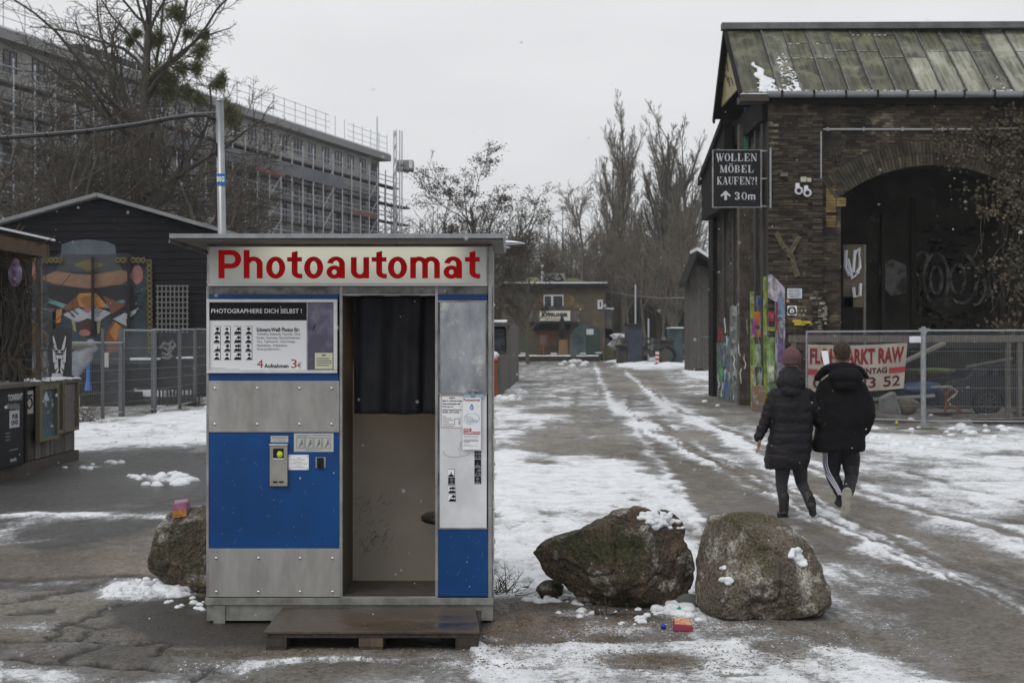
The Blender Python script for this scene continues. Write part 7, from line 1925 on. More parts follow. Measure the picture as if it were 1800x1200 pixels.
solo('wall_snow', remesh(MB().box(hp(905,0)[0],124.4,.42,hp(1000,0)[0],125.0,.55).box(hp(1010,0)[0],124.4,.42,hp(1048,0)[0],125.0,.55), .06, 2, .06, 1.2), M['snow'], 'strip of snow lying on the low kerb wall', 'snow', sm=True)
solo('sunshade', MB().hexa([hp(1064,590),hp(1075,585),hp(1090,612),hp(1086,616)],[hp(1063,578),hp(1074,577),hp(1092,609),hp(1088,613)]), mat('white_awning', (.32,.31,.33), .8), 'tilted white awning leaning off the pub annex', 'awning')
solo('snowy_cart', remesh(MB().blob(hp(1096,606,122), 1.1, 3, 6, 10, (1.1,.8,.9), .3).blob(hp(1088,590,122), .8, 4, 5, 10, (1.2,.8,.25), .2), .12, 1, .1, 2), mat('snow_on_scrub', (.45,.46,.47), .8, col2=(.05,.045,.04), scale=2.2, amt=2.2), 'snow-flecked heap of furniture beside the pub annex', 'heap', sm=True)

# ---------------------------------------------------------------- things on the far ground right of the pub
bk = thing('warning_beacon', 'red and white striped roadworks beacon at the end of the road', 'beacon', W(1155, 643, 104))
Yb3 = 104.0
for k in range(6):
    z0, z1 = .1+.15*k, .1+.15*(k+1); x0, x1 = W(1152,0,Yb3)[0], W(1158.5,0,Yb3)[0]
    obj('stripe', MB().hexa([(x0,Yb3-.05,z0),(x1,Yb3-.05,z0-.05 if k else z0),(x1,Yb3,z0-.05 if k else z0),(x0,Yb3,z0)], [(x0,Yb3-.05,z1),(x1,Yb3-.05,z1-.05 if k < 5 else z1),(x1,Yb3,z1-.05 if k < 5 else z1),(x0,Yb3,z1)]), mat('beacon_red', (.45,.03,.02), .5) if k == 0 else (M['white'] if k % 2 else bpy.data.materials['beacon_red']), bk)
obj('foot', MB().box(W(1149,0,Yb3)[0],Yb3-.3,0,W(1162,0,Yb3)[0],Yb3+.3,.12), M['print_black'], bk)
for x, yt, Y_, lab_ in ((1117,500,120,'thin grey lamp post right of the pub'),(1140,560,118,'short grey pole between pub and wooden shed')):
    solo('lamp_post', MB().tube([W(x,636,Y_),W(x,yt,Y_)], .07, 6), M['steel_far'], lab_, 'lamp post')
solo('overhead_wire', MB().tube([W(1065,512,137),W(1110,519,130),(W(1160,524,120)),W(1210,523,90)], .03, 4), M['wire'], 'thin wire sagging from the pub to wooden shed', 'wire')
rr = random.Random(19)
for k, (x, y, w_, h_, Y_, col, lab_) in enumerate([(1116,584,26,34,112,(.03,.035,.05),'dark blue-grey container behind the beacon'),(1190,590,20,34,108,(.035,.05,.055),'teal-grey painted hut wall near the wooden shed'),
        (1172,605,26,18,106,(.03,.028,.026),'dark low hut behind the beacon'),(1095,612,14,14,112,(.04,.035,.03),'small dark crate stack right of the pub')]):
    b_ = thing('storage_hut', lab_, 'hut', W(x, 636, Y_))
    obj('hut_wall', MB().box(W(x-w_/2,0,Y_)[0],Y_,-.02,W(x+w_/2,0,Y_)[0],Y_+3,W(0,y-h_/2+4,Y_)[2]), mat('hut_tone', col, .8, col2=tuple(c*2 for c in col), scale=.6, amt=1.6), b_)
    obj('hut_roof', MB().box(W(x-w_/2-1,0,Y_)[0],Y_-.3,W(0,y-h_/2+4,Y_)[2],W(x+w_/2+1,0,Y_)[0],Y_+3.2,W(0,y-h_/2+3,Y_)[2]+.05), M['snow'] if k in (1,) else M['wood_dark'], b_)
tr_ = solo('tractor_tyre', MB().tube([(W(1172,0,104)[0]+.62*math.cos(t),104.3,.72+.62*math.sin(t)) for t in np.linspace(0,6.283,21)], .13, 8), M['print_black'], 'big dark tyre standing behind the beacon', 'tyre', sm=True)
mb = MB(); rr = random.Random(2)
for k in range(150):
    x, y = rr.uniform(1085, 1262), rr.uniform(624, 650); Y_ = gY(y)
    mb.blob(((x-900)*Y_/F, Y_, 0), rr.uniform(.2, .8), k, 4, 8, (1.6, 1, .35), .3)
tag(solo('snow_heaps', mb, M['snow'], 'low heaps of snow on the far ground beyond the road', 'snow', sm=True), kind='stuff')
mb = MB()
for k in range(160):
    x, y = rr.uniform(1070, 1240), rr.uniform(596, 634); Y_ = rr.uniform(112, 122)
    h_ = rr.uniform(.15, .5); p = W(x, y, Y_); mb.box(p[0], p[1], max(p[2], 0), p[0]+rr.uniform(.2,.9), p[1]+.4, max(p[2], 0)+h_)
tag(solo('yard_clutter', mb, mat('clutter', (.045,.043,.04), .9, col2=(.16,.16,.16), scale=1.2, amt=2, island=.5), 'jumble of dark yard clutter beyond the road end', 'clutter'), kind='stuff')

# wooden shed beyond the hall
Yw2 = 85.0
ws = thing('wooden_shed', 'tall grey wooden shed with snowy roof beyond the brick hall', 'shed', W(1240, 650, 88))
u = lambda x, y: (W(x,0,Yw2)[0], W(0,y,Yw2)[2])
obj('wall', MB().prism([u(1212,652),u(1290,652),u(1290,505),u(1250,475),u(1221,460),u(1212,490)], Yw2, Yw2+2.5), M['wood_grey'], ws)
for k in range(9): obj('wall_board', MB().box(u(1213+4.3*k,0)[0], Yw2-.07, 0, u(1216.6+4.3*k,0)[0], Yw2-.001, u(0,[492,484,466,470,474,478,482,488,492][k])[1]), M['wood_grey'], ws)
for (a, b, c, d_) in ((1202,504,1222,450),(1221,450,1300,500)):
    p, q_ = u(a,b), u(c,d_)
    obj('roof', MB().hexa([(p[0],Yw2-1.2,p[1]),(q_[0],Yw2-1.2,q_[1]),(q_[0],Yw2+2.5,q_[1]),(p[0],Yw2+2.5,p[1])],[(p[0],Yw2-1.2,p[1]+.25),(q_[0],Yw2-1.2,q_[1]+.25),(q_[0],Yw2+2.5,q_[1]+.25),(p[0],Yw2+2.5,p[1]+.25)]), M['tar'], ws)
p, q_ = u(1222,451), u(1300,499)
obj('roof_snow', MB().hexa([(p[0],Yw2-1.1,p[1]+.26),(q_[0],Yw2-1.1,q_[1]+.26),(q_[0],Yw2+2.5,q_[1]+.26),(p[0],Yw2+2.5,p[1]+.26)],[(p[0],Yw2-1.1,p[1]+.5),(q_[0],Yw2-1.1,q_[1]+.5),(q_[0],Yw2+2.5,q_[1]+.5),(p[0],Yw2+2.5,p[1]+.5)]), M['snow'], ws)
obj('lean_to', MB().box(u(1233,0)[0], Yw2-14, 0, u(1240,0)[0]+.4, Yw2-8, 3.4), M['wood_grey'], ws)
g5 = 'mesh fence panels beside the wooden shed'
for k, (x0, y0_, x1, y1_) in enumerate(((1213,645,1236,652),(1236,652,1262,660))):
    fence_panel(pxg(x0,y0_), pxg(x1,y1_), 2.0, ['farther mesh fence panel beside the wooden shed','nearer mesh fence panel beside the wooden shed'][k], 12, g5)
solo('fence_foot_block', MB().box(pxg(1222,652)[0],pxg(0,652)[1]-.3,0,pxg(1240,652)[0],pxg(0,652)[1]+.3,.14), M['print_black'], 'dark rubber foot under the far mesh fence', 'fence foot')

# ---------------------------------------------------------------- scaffolded apartment block
Q0 = Vector((-38.3, 88, 0)); dirv = Vector((.3135, 1, 0)).normalized(); Lb = 77.5; nv = Vector((dirv.y, -dirv.x, 0))
ZEb = 22.3
def bp(u_, v_, z): p = Q0+dirv*u_+nv*v_; return (p.x, p.y, z)
def bbox(mb, u0, u1, v0, v1, z0, z1): return mb.hexa([bp(u0,v0,z0),bp(u1,v0,z0),bp(u1,v1,z0),bp(u0,v1,z0)], [bp(u0,v0,z1),bp(u1,v0,z1),bp(u1,v1,z1),bp(u0,v1,z1)])
blk = thing('apartment_block', 'long unfinished grey apartment block under scaffolding', 'building', bp(Lb/2, -6, 0))
obj('wall', bbox(MB(), 0, Lb, -13, 0, -.05, ZEb), mat('raw_render', (.40,.395,.38), .9, col2=(.28,.275,.265), scale=.25, amt=1.4), blk)
obj('roof', bbox(bbox(MB(), -.6, Lb+.9, -13.6, 1.1, ZEb, ZEb+.7), 0, Lb, -12, -.6, ZEb+.7, ZEb+1.1), mat('roof_slab', (.24,.24,.24), .9), blk)
obj('roof_snow', bbox(MB(), -.5, Lb+.8, -13.5, 1.0, ZEb+.701, ZEb+.86), M['snow'], blk)
wm = {}
def wnd(u_, z, w_, h_, kind):
    key = (w_, h_, kind)
    if key not in wm:
        f_ = MB(); p_ = MB(); t = .07
        def lb(mb, a, b, v0, v1, c, d_):
            A = [dirv*a+nv*v0, dirv*b+nv*v0, dirv*b+nv*v1, dirv*a+nv*v1]
            mb.hexa([(q.x,q.y,c) for q in A], [(q.x,q.y,d_) for q in A])
        for (a, b, c, d_) in ((0,w_,0,t),(0,w_,h_-t,h_),(0,t,t,h_-t),(w_-t,w_,t,h_-t),(w_/2-t/2,w_/2+t/2,t,h_-t)): lb(f_, a, b, -.05, .07, c, d_)
        lb(p_, t, w_-t, -.03, .02, t, h_-t)
        fm = f_.mesh('window'); fm.materials.append(mat('window_frame_grey', (.06,.062,.065), .6) if 'window_frame_grey' not in bpy.data.materials else bpy.data.materials['window_frame_grey'])
        pm = p_.mesh('pane'); pm.materials.append(mat('dark_pane', (.03,.035,.045), .15, col2=(.075,.09,.12), scale=.3, amt=1.4) if 'dark_pane' not in bpy.data.materials else bpy.data.materials['dark_pane'])
        wm[key] = (fm, pm)
    fm, pm = wm[key]
    o_ = bpy.data.objects.new('window', fm); COL.objects.link(o_); o_.parent = blk; o_.location = Vector(bp(u_, .01, z))-blk.location
    c_ = bpy.data.objects.new('pane', pm); COL.objects.link(c_); c_.parent = o_
rr = random.Random(44)
nb = 24; stp = Lb/nb; nw = 0
for fl_ in range(7):
    z = 1.0+fl_*3.0
    for k in range(nb):
        if nw >= 150: break
        u_ = .6+k*stp
        if fl_ < 2 : continue
        if fl_ == 6: wnd(u_+.3, 20.3, 1.5, 1.6, 0)
        elif k % 5 == 3: wnd(u_, z, 2.2, 2.5, 1)
        else: wnd(u_+.4, z+.1, 1.3, 2.3, 2)
        nw += 1
obj('plinth_band', bbox(MB(), -.1, Lb+.1, .015, .10, 18.0, 18.35), mat('grey_band', (.12,.12,.125), .9), blk)
for k in range(12): obj('pilaster', bbox(MB(), 2.9+k*6.6, 3.3+k*6.6, .012, .5, 0, 17.9), mat('pale_pilaster', (.42,.41,.38), .9) if k == 0 else bpy.data.materials['pale_pilaster'], blk)
obj('roof_box', bbox(MB(), 24, 30, -5, -3, ZEb+1.1, ZEb+2.0), mat('roof_hut', (.08,.08,.08), .9), blk)
obj('roof_box_slab', bbox(MB(), 22.6, 31.6, -6, -2, ZEb+2.0, ZEb+2.5), mat('roof_hut_slab', (.06,.06,.06), .9), blk)

sc = thing('scaffold', 'steel scaffold with plank decks and grey guard netting along the block', 'scaffold', bp(Lb/2, 1.5, 0))
s_std = MB(); nst = 33
for k in range(nst+1):
    u_ = k*Lb/nst
    for v_ in (.7, 1.75): 
        a, b = bp(u_, v_, 0), bp(u_, v_, 20.9 if v_ > 1 else 19.2); s_std.tube([a, b], .075, 4, False)
for fl_ in range(1, 10):
    z = fl_*2.0+1.3
    for dz in (.5, 1.0): s_std.tube([bp(0,1.75,z+dz), bp(Lb+1.5,1.75,z+dz)], .06, 3, False)
for k in range(0, nst, 5):
    for fl_ in range(9): 
        z = 1.3+2.0*fl_; a = (k+ (fl_ % 2)); s_std.tube([bp(k*Lb/nst, 1.78, z), bp((k+1)*Lb/nst, 1.78, z+2)], .035, 3, False)
tag(obj('tube_frame', s_std, M['steel_far'], sc), kind='stuff')
dk_m = mat('scaffold_deck', (.055,.052,.06), .9, col2=(.10,.085,.09), scale=.2, amt=1.4)
for fl_ in range(1, 10): obj('deck', bbox(MB(), 0, Lb+1.8, .7, 1.75, 2.0*fl_+1.15, 2.0*fl_+1.3), dk_m, sc)
obj('guard_netting', bbox(MB(), 22, Lb-14, 1.80, 1.84, 17.6, 18.8), mat('grey_netting', (.17,.18,.195), .9, col2=(.12,.13,.145), scale=.5, amt=1), sc)
for (u0, u1, z) in ((66,72,15.4),(66,72,9.4),(44,50,17.35)): obj('red_board', bbox(MB(), u0, u1, 1.82, 1.88, z, z+.35), mat('red_deck_board', (.24,.09,.08), .8) if (u0, z) == (66,15.4) else bpy.data.materials['red_deck_board'], sc)
for (u0, u1, z) in ((30,44,9.3),(48,62,7.3),(20,36,13.3)): obj('blue_board', bbox(MB(), u0, u1, 1.82, 1.88, z, z+.25), mat('blue_deck_board', (.06,.075,.19), .8) if u0 == 30 else bpy.data.materials['blue_deck_board'], sc)
for k in range(2): 
    zz = ZEb+.9
rl = MB()
for k in range(int(nst*1.0)+1):
    u_ = k*Lb/nst; rl.tube([bp(u_,.95,ZEb+.7), bp(u_,.95,ZEb+2.9)], .04, 4, False)
for dz in (1.5, 2.1, 2.8): rl.tube([bp(0,.95,ZEb+dz), bp(Lb*.8,.95,ZEb+dz)], .032, 3, False); rl.tube([bp(Lb*.86,.95,ZEb+dz-.2), bp(Lb,.95,ZEb+dz-.2)], .032, 3, False)
tag(obj('roof_guard_rail', rl, M['steel_far'], sc), kind='stuff')
# end scaffold bay beyond the corner
eb = MB()
for du in (0, 2.2, 4.4):
    for v_ in (1.75, -3): eb.tube([bp(Lb+.4+du, v_, 0), bp(Lb+.4+du, v_, 19.5-du*.9)], .05, 4, False)
for fl_ in range(1, 9): eb.tube([bp(Lb,1.75,2*fl_+2.2), bp(Lb+5,1.75,2*fl_+2.2)], .03, 3, False)
tag(obj('end_bay_frame', eb, M['steel_far'], sc), kind='stuff')
for fl_ in range(1, 9): obj('end_deck', bbox(MB(), Lb+1.8, Lb+5.2, .6, 1.75, 2*fl_+1.2, 2*fl_+1.38), dk_m, sc)
ho = thing('goods_hoist', 'mast hoist with grey cabin at the far end of the scaffold', 'hoist', bp(Lb-1, 2.6, 0))
ms = MB()
for dv in (0, .7):
    for du in (0, .7): ms.tube([bp(Lb-1+du, 2.2+dv, 0), bp(Lb-1+du, 2.2+dv, 25.5)], .07, 4, False)
for k in range(17): ms.beam(bp(Lb-1,2.2,.8+1.5*k), bp(Lb-.3,2.2,1.6+1.5*k), .08, .3)
tag(obj('mast', ms, M['steel_far'], ho), kind='stuff')
c_ = W(713, 291, 165); hw = 1.0
obj('cabin', MB().box(W(699,0,165)[0],164,W(0,301,165)[2],W(727,0,165)[0],166,W(0,283,165)[2]), mat('grey_cabin', (.22,.22,.225), .6), ho, bevel=.08)
obj('cabin_window', MB().box(W(720,0,165)[0],163.9,W(0,298,165)[2],W(726,0,165)[0],163.99,W(0,285,165)[2]), M['white'], ho)
obj('antenna', MB().tube([bp(Lb-3,1,ZEb), bp(Lb-3,1,ZEb+4.5)], .08, 5), M['steel_far'], ho)
# ---------------------------------------------------------------- bare winter trees, grown branch by branch
def grow(seed, H0, r0, levels, lean=(0,0)):
    """levels: list of dicts(n, ang, ratio, seg, up, wig, t0). returns per level arrays of segments (a, b, ra, rb)"""
    R = np.random.RandomState(seed); out = []; tips = []
    P0 = np.zeros((1,3)); D = np.array([[lean[0], lean[1], 1.0]]); D /= np.linalg.norm(D); L = np.array([H0]); rad = np.array([r0])
    for li, lv in enumerate(levels):
        ns = lv['seg']; P_ = P0.copy(); d = D.copy(); pos = [P_.copy()]; dirs = [d.copy()]
        A, B, RA, RB = [], [], [], []
        for s in range(ns):
            d = d + R.normal(0, lv['wig'], d.shape); d[:,2] += lv['up']; d /= np.linalg.norm(d, axis=1)[:,None]
            Q = P_ + d*(L/ns)[:,None]
            tp = lv.get('tip', .25)
            A.append(P_); B.append(Q); RA.append(rad*(1-(1-tp)*s/ns)); RB.append(rad*(1-(1-tp)*(s+1)/ns))
            P_ = Q; pos.append(P_.copy()); dirs.append(d.copy())
        out.append([np.concatenate(x) for x in (A, B, RA, RB)])
        tips = pos[-1]
        if li+1 < len(levels):
            nx = levels[li+1]; m = len(P0); n = nx['n']
            t = R.uniform(nx.get('t0', .2), 1.0, (m, n)); k = np.minimum((t*ns).astype(int), ns-1); fr = t*ns-k
            pa = np.stack(pos, 0); da = np.stack(dirs, 0); mi = np.repeat(np.arange(m)[:,None], n, 1)
            p0 = pa[k, mi]*(1-fr)[...,None] + pa[k+1, mi]*fr[...,None]; dd = da[k+1, mi]
            rn = R.normal(size=dd.shape); rn -= (rn*dd).sum(-1, keepdims=True)*dd; rn /= np.linalg.norm(rn, axis=-1, keepdims=True)
            ang = np.radians(R.normal(nx['ang'], nx['ang']*.22, t.shape))[...,None]
            nd = dd*np.cos(ang) + rn*np.sin(ang)
            shp = nx.get('shape', .55)
            ln = L[:,None]*nx['ratio']*R.uniform(.6, 1.15, t.shape)*(1-shp*t)
            rr_ = rad[:,None]*(1-.75*t)*nx.get('rr', .55)
            P0 = p0.reshape(-1,3); D = nd.reshape(-1,3); L = ln.ravel(); rad = np.maximum(rr_.ravel(), lv.get('rmin', .004))
    return out, tips

def seg_mesh(name, segs, sides, rmin=0):
    A, B, RA, RB = segs; n = len(A); RA = np.maximum(RA, rmin); RB = np.maximum(RB, rmin*.8)
    d = B-A; L = np.linalg.norm(d, axis=1)[:,None]+1e-9; d = d/L
    ref = np.where(np.abs(d[:,2:3]) < .9, np.array([[0,0,1.]]), np.array([[1.,0,0]]))
    u = np.cross(d, ref); u /= np.linalg.norm(u, axis=1)[:,None]; v = np.cross(d, u)
    A = A-d*RA[:,None]*.25; B = B+d*RB[:,None]*.25
    V = np.zeros((n, 2*sides, 3))
    for k in range(sides):
        t = 2*math.pi*k/sides; o = u*math.cos(t)+v*math.sin(t)
        V[:,k] = A+o*RA[:,None]; V[:,sides+k] = B+o*RB[:,None]
    F_ = []
    for k in range(sides):
        k2 = (k+1) % sides; F_.append([k, k2, sides+k2, sides+k])
    Fa = (np.array(F_)[None] + (np.arange(n)*2*sides)[:,None,None]).reshape(-1,4)
    return mesh_np(name, V.reshape(-1,3), Fa)
def join_segs(ls): return [np.concatenate([l[i] for l in ls]) for i in range(4)]

def leaf_mesh(name, pts, n, spread, sz, seed, flat=False):
    R = np.random.RandomState(seed); m = len(pts); c = np.repeat(pts, n, 0) + R.normal(0, 1, (m*n, 3))*np.array(spread)
    s = R.uniform(sz[0], sz[1], (m*n, 1)); a = R.normal(size=(m*n,3)); a /= np.linalg.norm(a, axis=1)[:,None]; b = np.cross(a, R.normal(size=(m*n,3))); b /= np.linalg.norm(b, axis=1)[:,None]
    V = np.stack([c-a*s, c+b*s*.6, c+a*s, c-b*s*.6], 1).reshape(-1,3)
    return mesh_np(name, V, np.arange(m*n*4).reshape(-1,4))

proto = {}
def make_tree(kind, seed, H0, r0, levels, name='bare_tree', mb_='bark_far', mt='twig', rmin=.012, split=2, lean=(0,0), leaves=None, extra=None):
    segs, tips = grow(seed, H0, r0, levels, lean)
    root = thing(name, kind, 'tree')
    obj('trunk', seg_mesh('trunk', join_segs(segs[:split]), 7, rmin), M[mb_], root, local=True)
    obj('crown', seg_mesh('crown', join_segs(segs[split:]), 3, rmin), M[mt], root, local=True)
    if leaves:
        R = np.random.RandomState(seed); sel = tips[R.rand(len(tips)) < leaves[0]]
        if len(sel): tag(obj('seed_clusters', leaf_mesh('seed_clusters', sel, leaves[1], leaves[2], leaves[3], seed), M[leaves[4]], root, local=True), kind='stuff')
    return root, tips, segs

def place(root, x, y_base, Y, rz=0, sc=1.0, sz_=None):
    root.location = ((x-900)*Y/F, Y, H-(y_base-600)*Y/F if y_base else 0.0); root.rotation_euler = (0,0,rz); root.scale = (sc, sc, sz_ or sc); return root
def twin(root, x, Y, rz, sc, label, sz_=None, group=None):
    c = copy_tree(root); c['label'] = label
    if group: c['group'] = group
    return place(c, x, None, Y, rz, sc, sz_)

pop = [dict(n=1, seg=14, up=.04, wig=.014, ang=0, ratio=1, tip=.12), dict(n=38, ang=24, ratio=.42, seg=8, up=.11, wig=.06, t0=.16, shape=.5, rr=.42),
       dict(n=15, ang=27, ratio=.42, seg=4, up=.10, wig=.07, t0=.12, rr=.5), dict(n=9, ang=28, ratio=.52, seg=2, up=.08, wig=.1, t0=.15, rr=.6)]
ptree, _, _ = make_tree('tallest bare poplar left of pair, narrow with a forked dark trunk', 3, 26, .42, pop, 'poplar_tree', mt='twig_pale', rmin=.018)
place(ptree, 1094, None, 146, .3, .80, .90)
ptree['group'] = None if False else 'bare poplars beyond the road'
twin(ptree, 1076, 150, 2.1, .7, 'bare poplar at the left of the tall group', .80, group='bare poplars beyond the road')
ptree2, _, _ = make_tree('broad bare poplar with several rising stems, middle of the right group', 9, 28, .5, [pop[0], dict(n=46, ang=27, ratio=.40, seg=8, up=.10, wig=.06, t0=.08, shape=.5, rr=.5), pop[2], pop[3]], 'poplar_tree', mt='twig_pale', rmin=.018)
place(ptree2, 1180, None, 148, 0, .92, .84); ptree2['group'] = 'bare poplars beyond the road'
twin(ptree2, 1206, 151, 2.2, .86, 'bare poplar nearest the wooden shed, thick with twigs', .78, group='bare poplars beyond the road')
twin(ptree2, 1160, 150, 4.0, .72, 'bare poplar left in the right group, slightly shorter', .76, group='bare poplars beyond the road')
twin(ptree, 1118, 156, 4.1, .6, 'slim bare poplar between the two tall groups', .62, group='bare poplars beyond the road')
rnd_ = [dict(n=1, seg=8, up=.02, wig=.08, ang=0, ratio=1, tip=.25), dict(n=16, ang=42, ratio=.62, seg=7, up=.05, wig=.11, t0=.25, shape=.45, rr=.5),
        dict(n=11, ang=44, ratio=.5, seg=5, up=.03, wig=.13, t0=.2, rr=.5), dict(n=9, ang=42, ratio=.48, seg=3, up=.02, wig=.15, t0=.15, rr=.55)]
sm_, _, _ = make_tree('smaller pale bare tree left of the poplars', 21, 17.5, .3, rnd_, 'bare_tree', mt='twig_pale', rmin=.02)
place(sm_, 1034, None, 140, 0, .80, .86)
g_w = 'bare trees behind the pub'
rr = random.Random(12)
spots = [(880,150,.62,'behind the pub roof at the booth edge'),(905,150,.72,'behind the left of the pub'),(940,152,.66,'above the left half of the pub'),(968,160,.62,'above the middle of pub'),(1000,150,.62,'above the right half of the pub'),
         (1018,165,.62,'between the pub and the poplars'),(1056,149,.66,'right above the pub corner'),(1078,146,.5,'low in front of the left poplars'),(1108,134,.55,'low under the poplar gap'),(1135,130,.58,'under the right poplars'),
         (1165,126,.5,'behind the beacon'),(1190,134,.6,'behind the wooden shed, left'),(1215,120,.6,'just left of the wooden shed roof'),(1240,140,.6,'behind the wooden shed')]
for x, Y, s, w_ in spots: twin(sm_, x, Y, rr.uniform(0, 6), s, 'bare grey tree '+w_, s*rr.uniform(.9,1.15), group=g_w)

# tree with clinging seed bunches in the middle
ash = [dict(n=1, seg=6, up=.0, wig=.06, ang=0, ratio=1, tip=.4), dict(n=20, ang=46, ratio=.80, seg=8, up=.06, wig=.10, t0=.30, shape=.42, rr=.6),
       dict(n=11, ang=42, ratio=.46, seg=5, up=.04, wig=.12, t0=.3, rr=.5), dict(n=7, ang=42, ratio=.45, seg=3, up=.02, wig=.14, t0=.3, rr=.55)]
at_, _, _ = make_tree('rounded tree with brown seed bunches left of the road gap', 33, 11.2, .26, ash, 'seed_laden_tree', rmin=.016, leaves=(.36, 18, (.26,.26,.12), (.035,.09), 'seed'))
place(at_, 842, None, 98, .4, 1.02, .98)
twin(at_, 768, 104, 2.2, .56, 'low seed-laden tree just right of the scaffold')
twin(at_, 928, 110, 4.0, .60, 'smaller seed-laden tree above the booth roof corner')
twin(at_, 800, 112, 5.0, .56, 'background seed-laden tree between the scaffold and the round tree')

# big old tree with mistletoe behind the shed
big = [dict(n=1, seg=10, up=.03, wig=.03, ang=0, ratio=1, tip=.3), dict(n=27, ang=52, ratio=.66, seg=8, up=.05, wig=.14, t0=.30, shape=.45, rr=.55),
       dict(n=13, ang=46, ratio=.5, seg=6, up=.01, wig=.17, t0=.2, rr=.5), dict(n=10, ang=44, ratio=.46, seg=4, up=-.02, wig=.2, t0=.2, rr=.5), ]
bt_, tips, segs = make_tree('big spreading bare tree with mistletoe balls behind the black shed', 52, 15.8, .38, big, 'mistletoe_tree', 'bark', 'twig', rmin=.010)
place(bt_, 240, None, 62, 0, 1.05)
def ball(p, r, seed):
    R = np.random.RandomState(seed); n = 300; d = R.normal(size=(n,3)); d /= np.linalg.norm(d, axis=1)[:,None]
    d = d*(1+.35*np.sin(d[:,:1]*5+seed)); A = np.array(p)+d*r*.1; B = np.array(p)+d*r*R.uniform(.4,1.15,(n,1)); C = B+R.normal(0, r*.22, (n,3))
    s1 = [A, B, np.full(n,.009), np.full(n,.007)]; s2 = [B, C, np.full(n,.012), np.full(n,.009)]
    return seg_mesh('mistletoe', join_segs([s1, s2]), 3)
for k, (x, y, r) in enumerate([(308,20,.62),(318,30,.42),(280,68,.55),(270,72,.35),(330,60,.4),(352,88,.5),(382,148,.45),(390,140,.4),(228,74,.3),(240,60,.35),(285,130,.7),(300,145,.6),(318,120,.5),(345,120,.5),(330,160,.5),(350,175,.4),(405,196,.55),(408,215,.45),(262,150,.4),(360,62,.35),(296,165,.5)]):
    pw_ = Vector(W(x, y, 62)); loc = (pw_-bt_.location)/1.05
    o_ = obj('mistletoe', ball(loc, r*.8, k), M['mistletoe'], bt_, local=True)
# thicket of brown trees in front of the block
th = [dict(n=1, seg=7, up=.0, wig=.12, ang=0, ratio=1, tip=.3), dict(n=14, ang=44, ratio=.7, seg=6, up=.05, wig=.15, t0=.12, shape=.4, rr=.5),
      dict(n=10, ang=46, ratio=.5, seg=5, up=.02, wig=.18, t0=.15, rr=.5), dict(n=8, ang=46, ratio=.5, seg=3, up=.0, wig=.2, t0=.15, rr=.55)]
t1_, _, _ = make_tree('brown tangled bare tree at the far left edge', 61, 10.5, .2, th, 'thicket_tree', 'bark_far', 'twig', rmin=.011)
t2_, _, _ = make_tree('olive tangled bare tree above the left of shed roof', 62, 10.0, .2, th, 'thicket_tree', 'bark_far', 'twig_green', rmin=.011)
place(t1_, 8, None, 60, 0, 1.0); place(t2_, 70, None, 58, 1, 1.0)
g_t = 'tangled bare trees behind the black shed'
t1_['group'] = g_t; t2_['group'] = g_t
tl = [(118,62,.98),(160,58,.92),(205,64,1.0),(300,60,.95),(345,58,.9),(385,62,.85),(425,66,.66),(30,72,1.1),(100,76,1.15),(178,74,1.1),(228,57,.85),(270,72,1.08),(330,70,1.0),(402,58,.72),(-20,64,1.1),(50,55,.75),(140,55,.72),(455,70,.5),(365,74,1.0),(440,62,.5),(200,90,1.4),(290,92,1.35)]
where = ['above the left slope of the shed','directly above the shed ridge','over the shed ridge, second layer','right of the mistletoe trunk','left of the steel pole','just behind the steel pole','right of the steel pole','deep at left edge before the block','tall, in front of the block at left','tall, behind the shed ridge','low in front of the mistletoe trunk','behind the mistletoe trunk','behind and left of the steel pole','low behind the steel pole foot','half cut by the left frame edge','lowest at the left edge over the kiosk','low over the left shed slope','small, right of the pole before the scaffold','faint, behind the steel pole','smallest, right of the pole over booth roof','faint tall one nearest the scaffold at left','faint tall one left of the pole']
for k, (x, Y, s) in enumerate(tl): twin((t1_, t2_)[k % 3 == 0], x, Y, rr.uniform(0,6), s, 'tangled bare tree '+where[k], s*rr.uniform(.9,1.1), g_t)

# far wood closing the horizon
R = np.random.RandomState(5); ws_ = []
def wood(name, x0, x1, Y0, Y1, hmin, hmax, n, seed, m):
    R = np.random.RandomState(seed); A, B, ra, rb_ = [], [], [], []
    X = R.uniform(x0, x1, n); Y = R.uniform(Y0, Y1, n); h_ = R.uniform(hmin, hmax, n)
    base = np.stack([X, Y, np.zeros(n)], -1); top = base + np.stack([R.normal(0,.6,n), R.normal(0,.6,n), h_], -1)
    sg = [[base, top, np.full(n,.14), np.full(n,.04)]]
    for k in range(26):
        t = R.uniform(.15, 1, (n,1)); p = base+(top-base)*t; d = R.normal(size=(n,3)); d[:,2] = np.abs(d[:,2])*.9+.3; d /= np.linalg.norm(d, axis=1)[:,None]
        L = (h_*.22)[:,None]*R.uniform(.5,1.2,(n,1))*(1.15-t*.7); q_ = p+d*L
        sg.append([p, q_, np.full(n,.05), np.full(n,.025)])
        for j in range(2):
            d2 = d+R.normal(0,.6,(n,3)); sg.append([q_-d*L*.3*j, q_-d*L*.3*j+d2*L*.5, np.full(n,.03), np.full(n,.015)])
    me = seg_mesh(name, join_segs(sg), 3)
    return tag(solo(name, me, m, 'far-off bare wood closing the horizon', 'wood'), kind='stuff')
wood('distant_wood', -60, 45, 175, 240, 10, 19, 900, 1, M['twig'])
tag(obj('brushwood', seg_mesh('brushwood', [R.uniform([0,0,0],[1,1,1],(1,3)), R.uniform([0,0,0],[1,1,1],(1,3)), np.array([.01]), np.array([.01])], 3), M['twig']), kind='stuff') if False else None
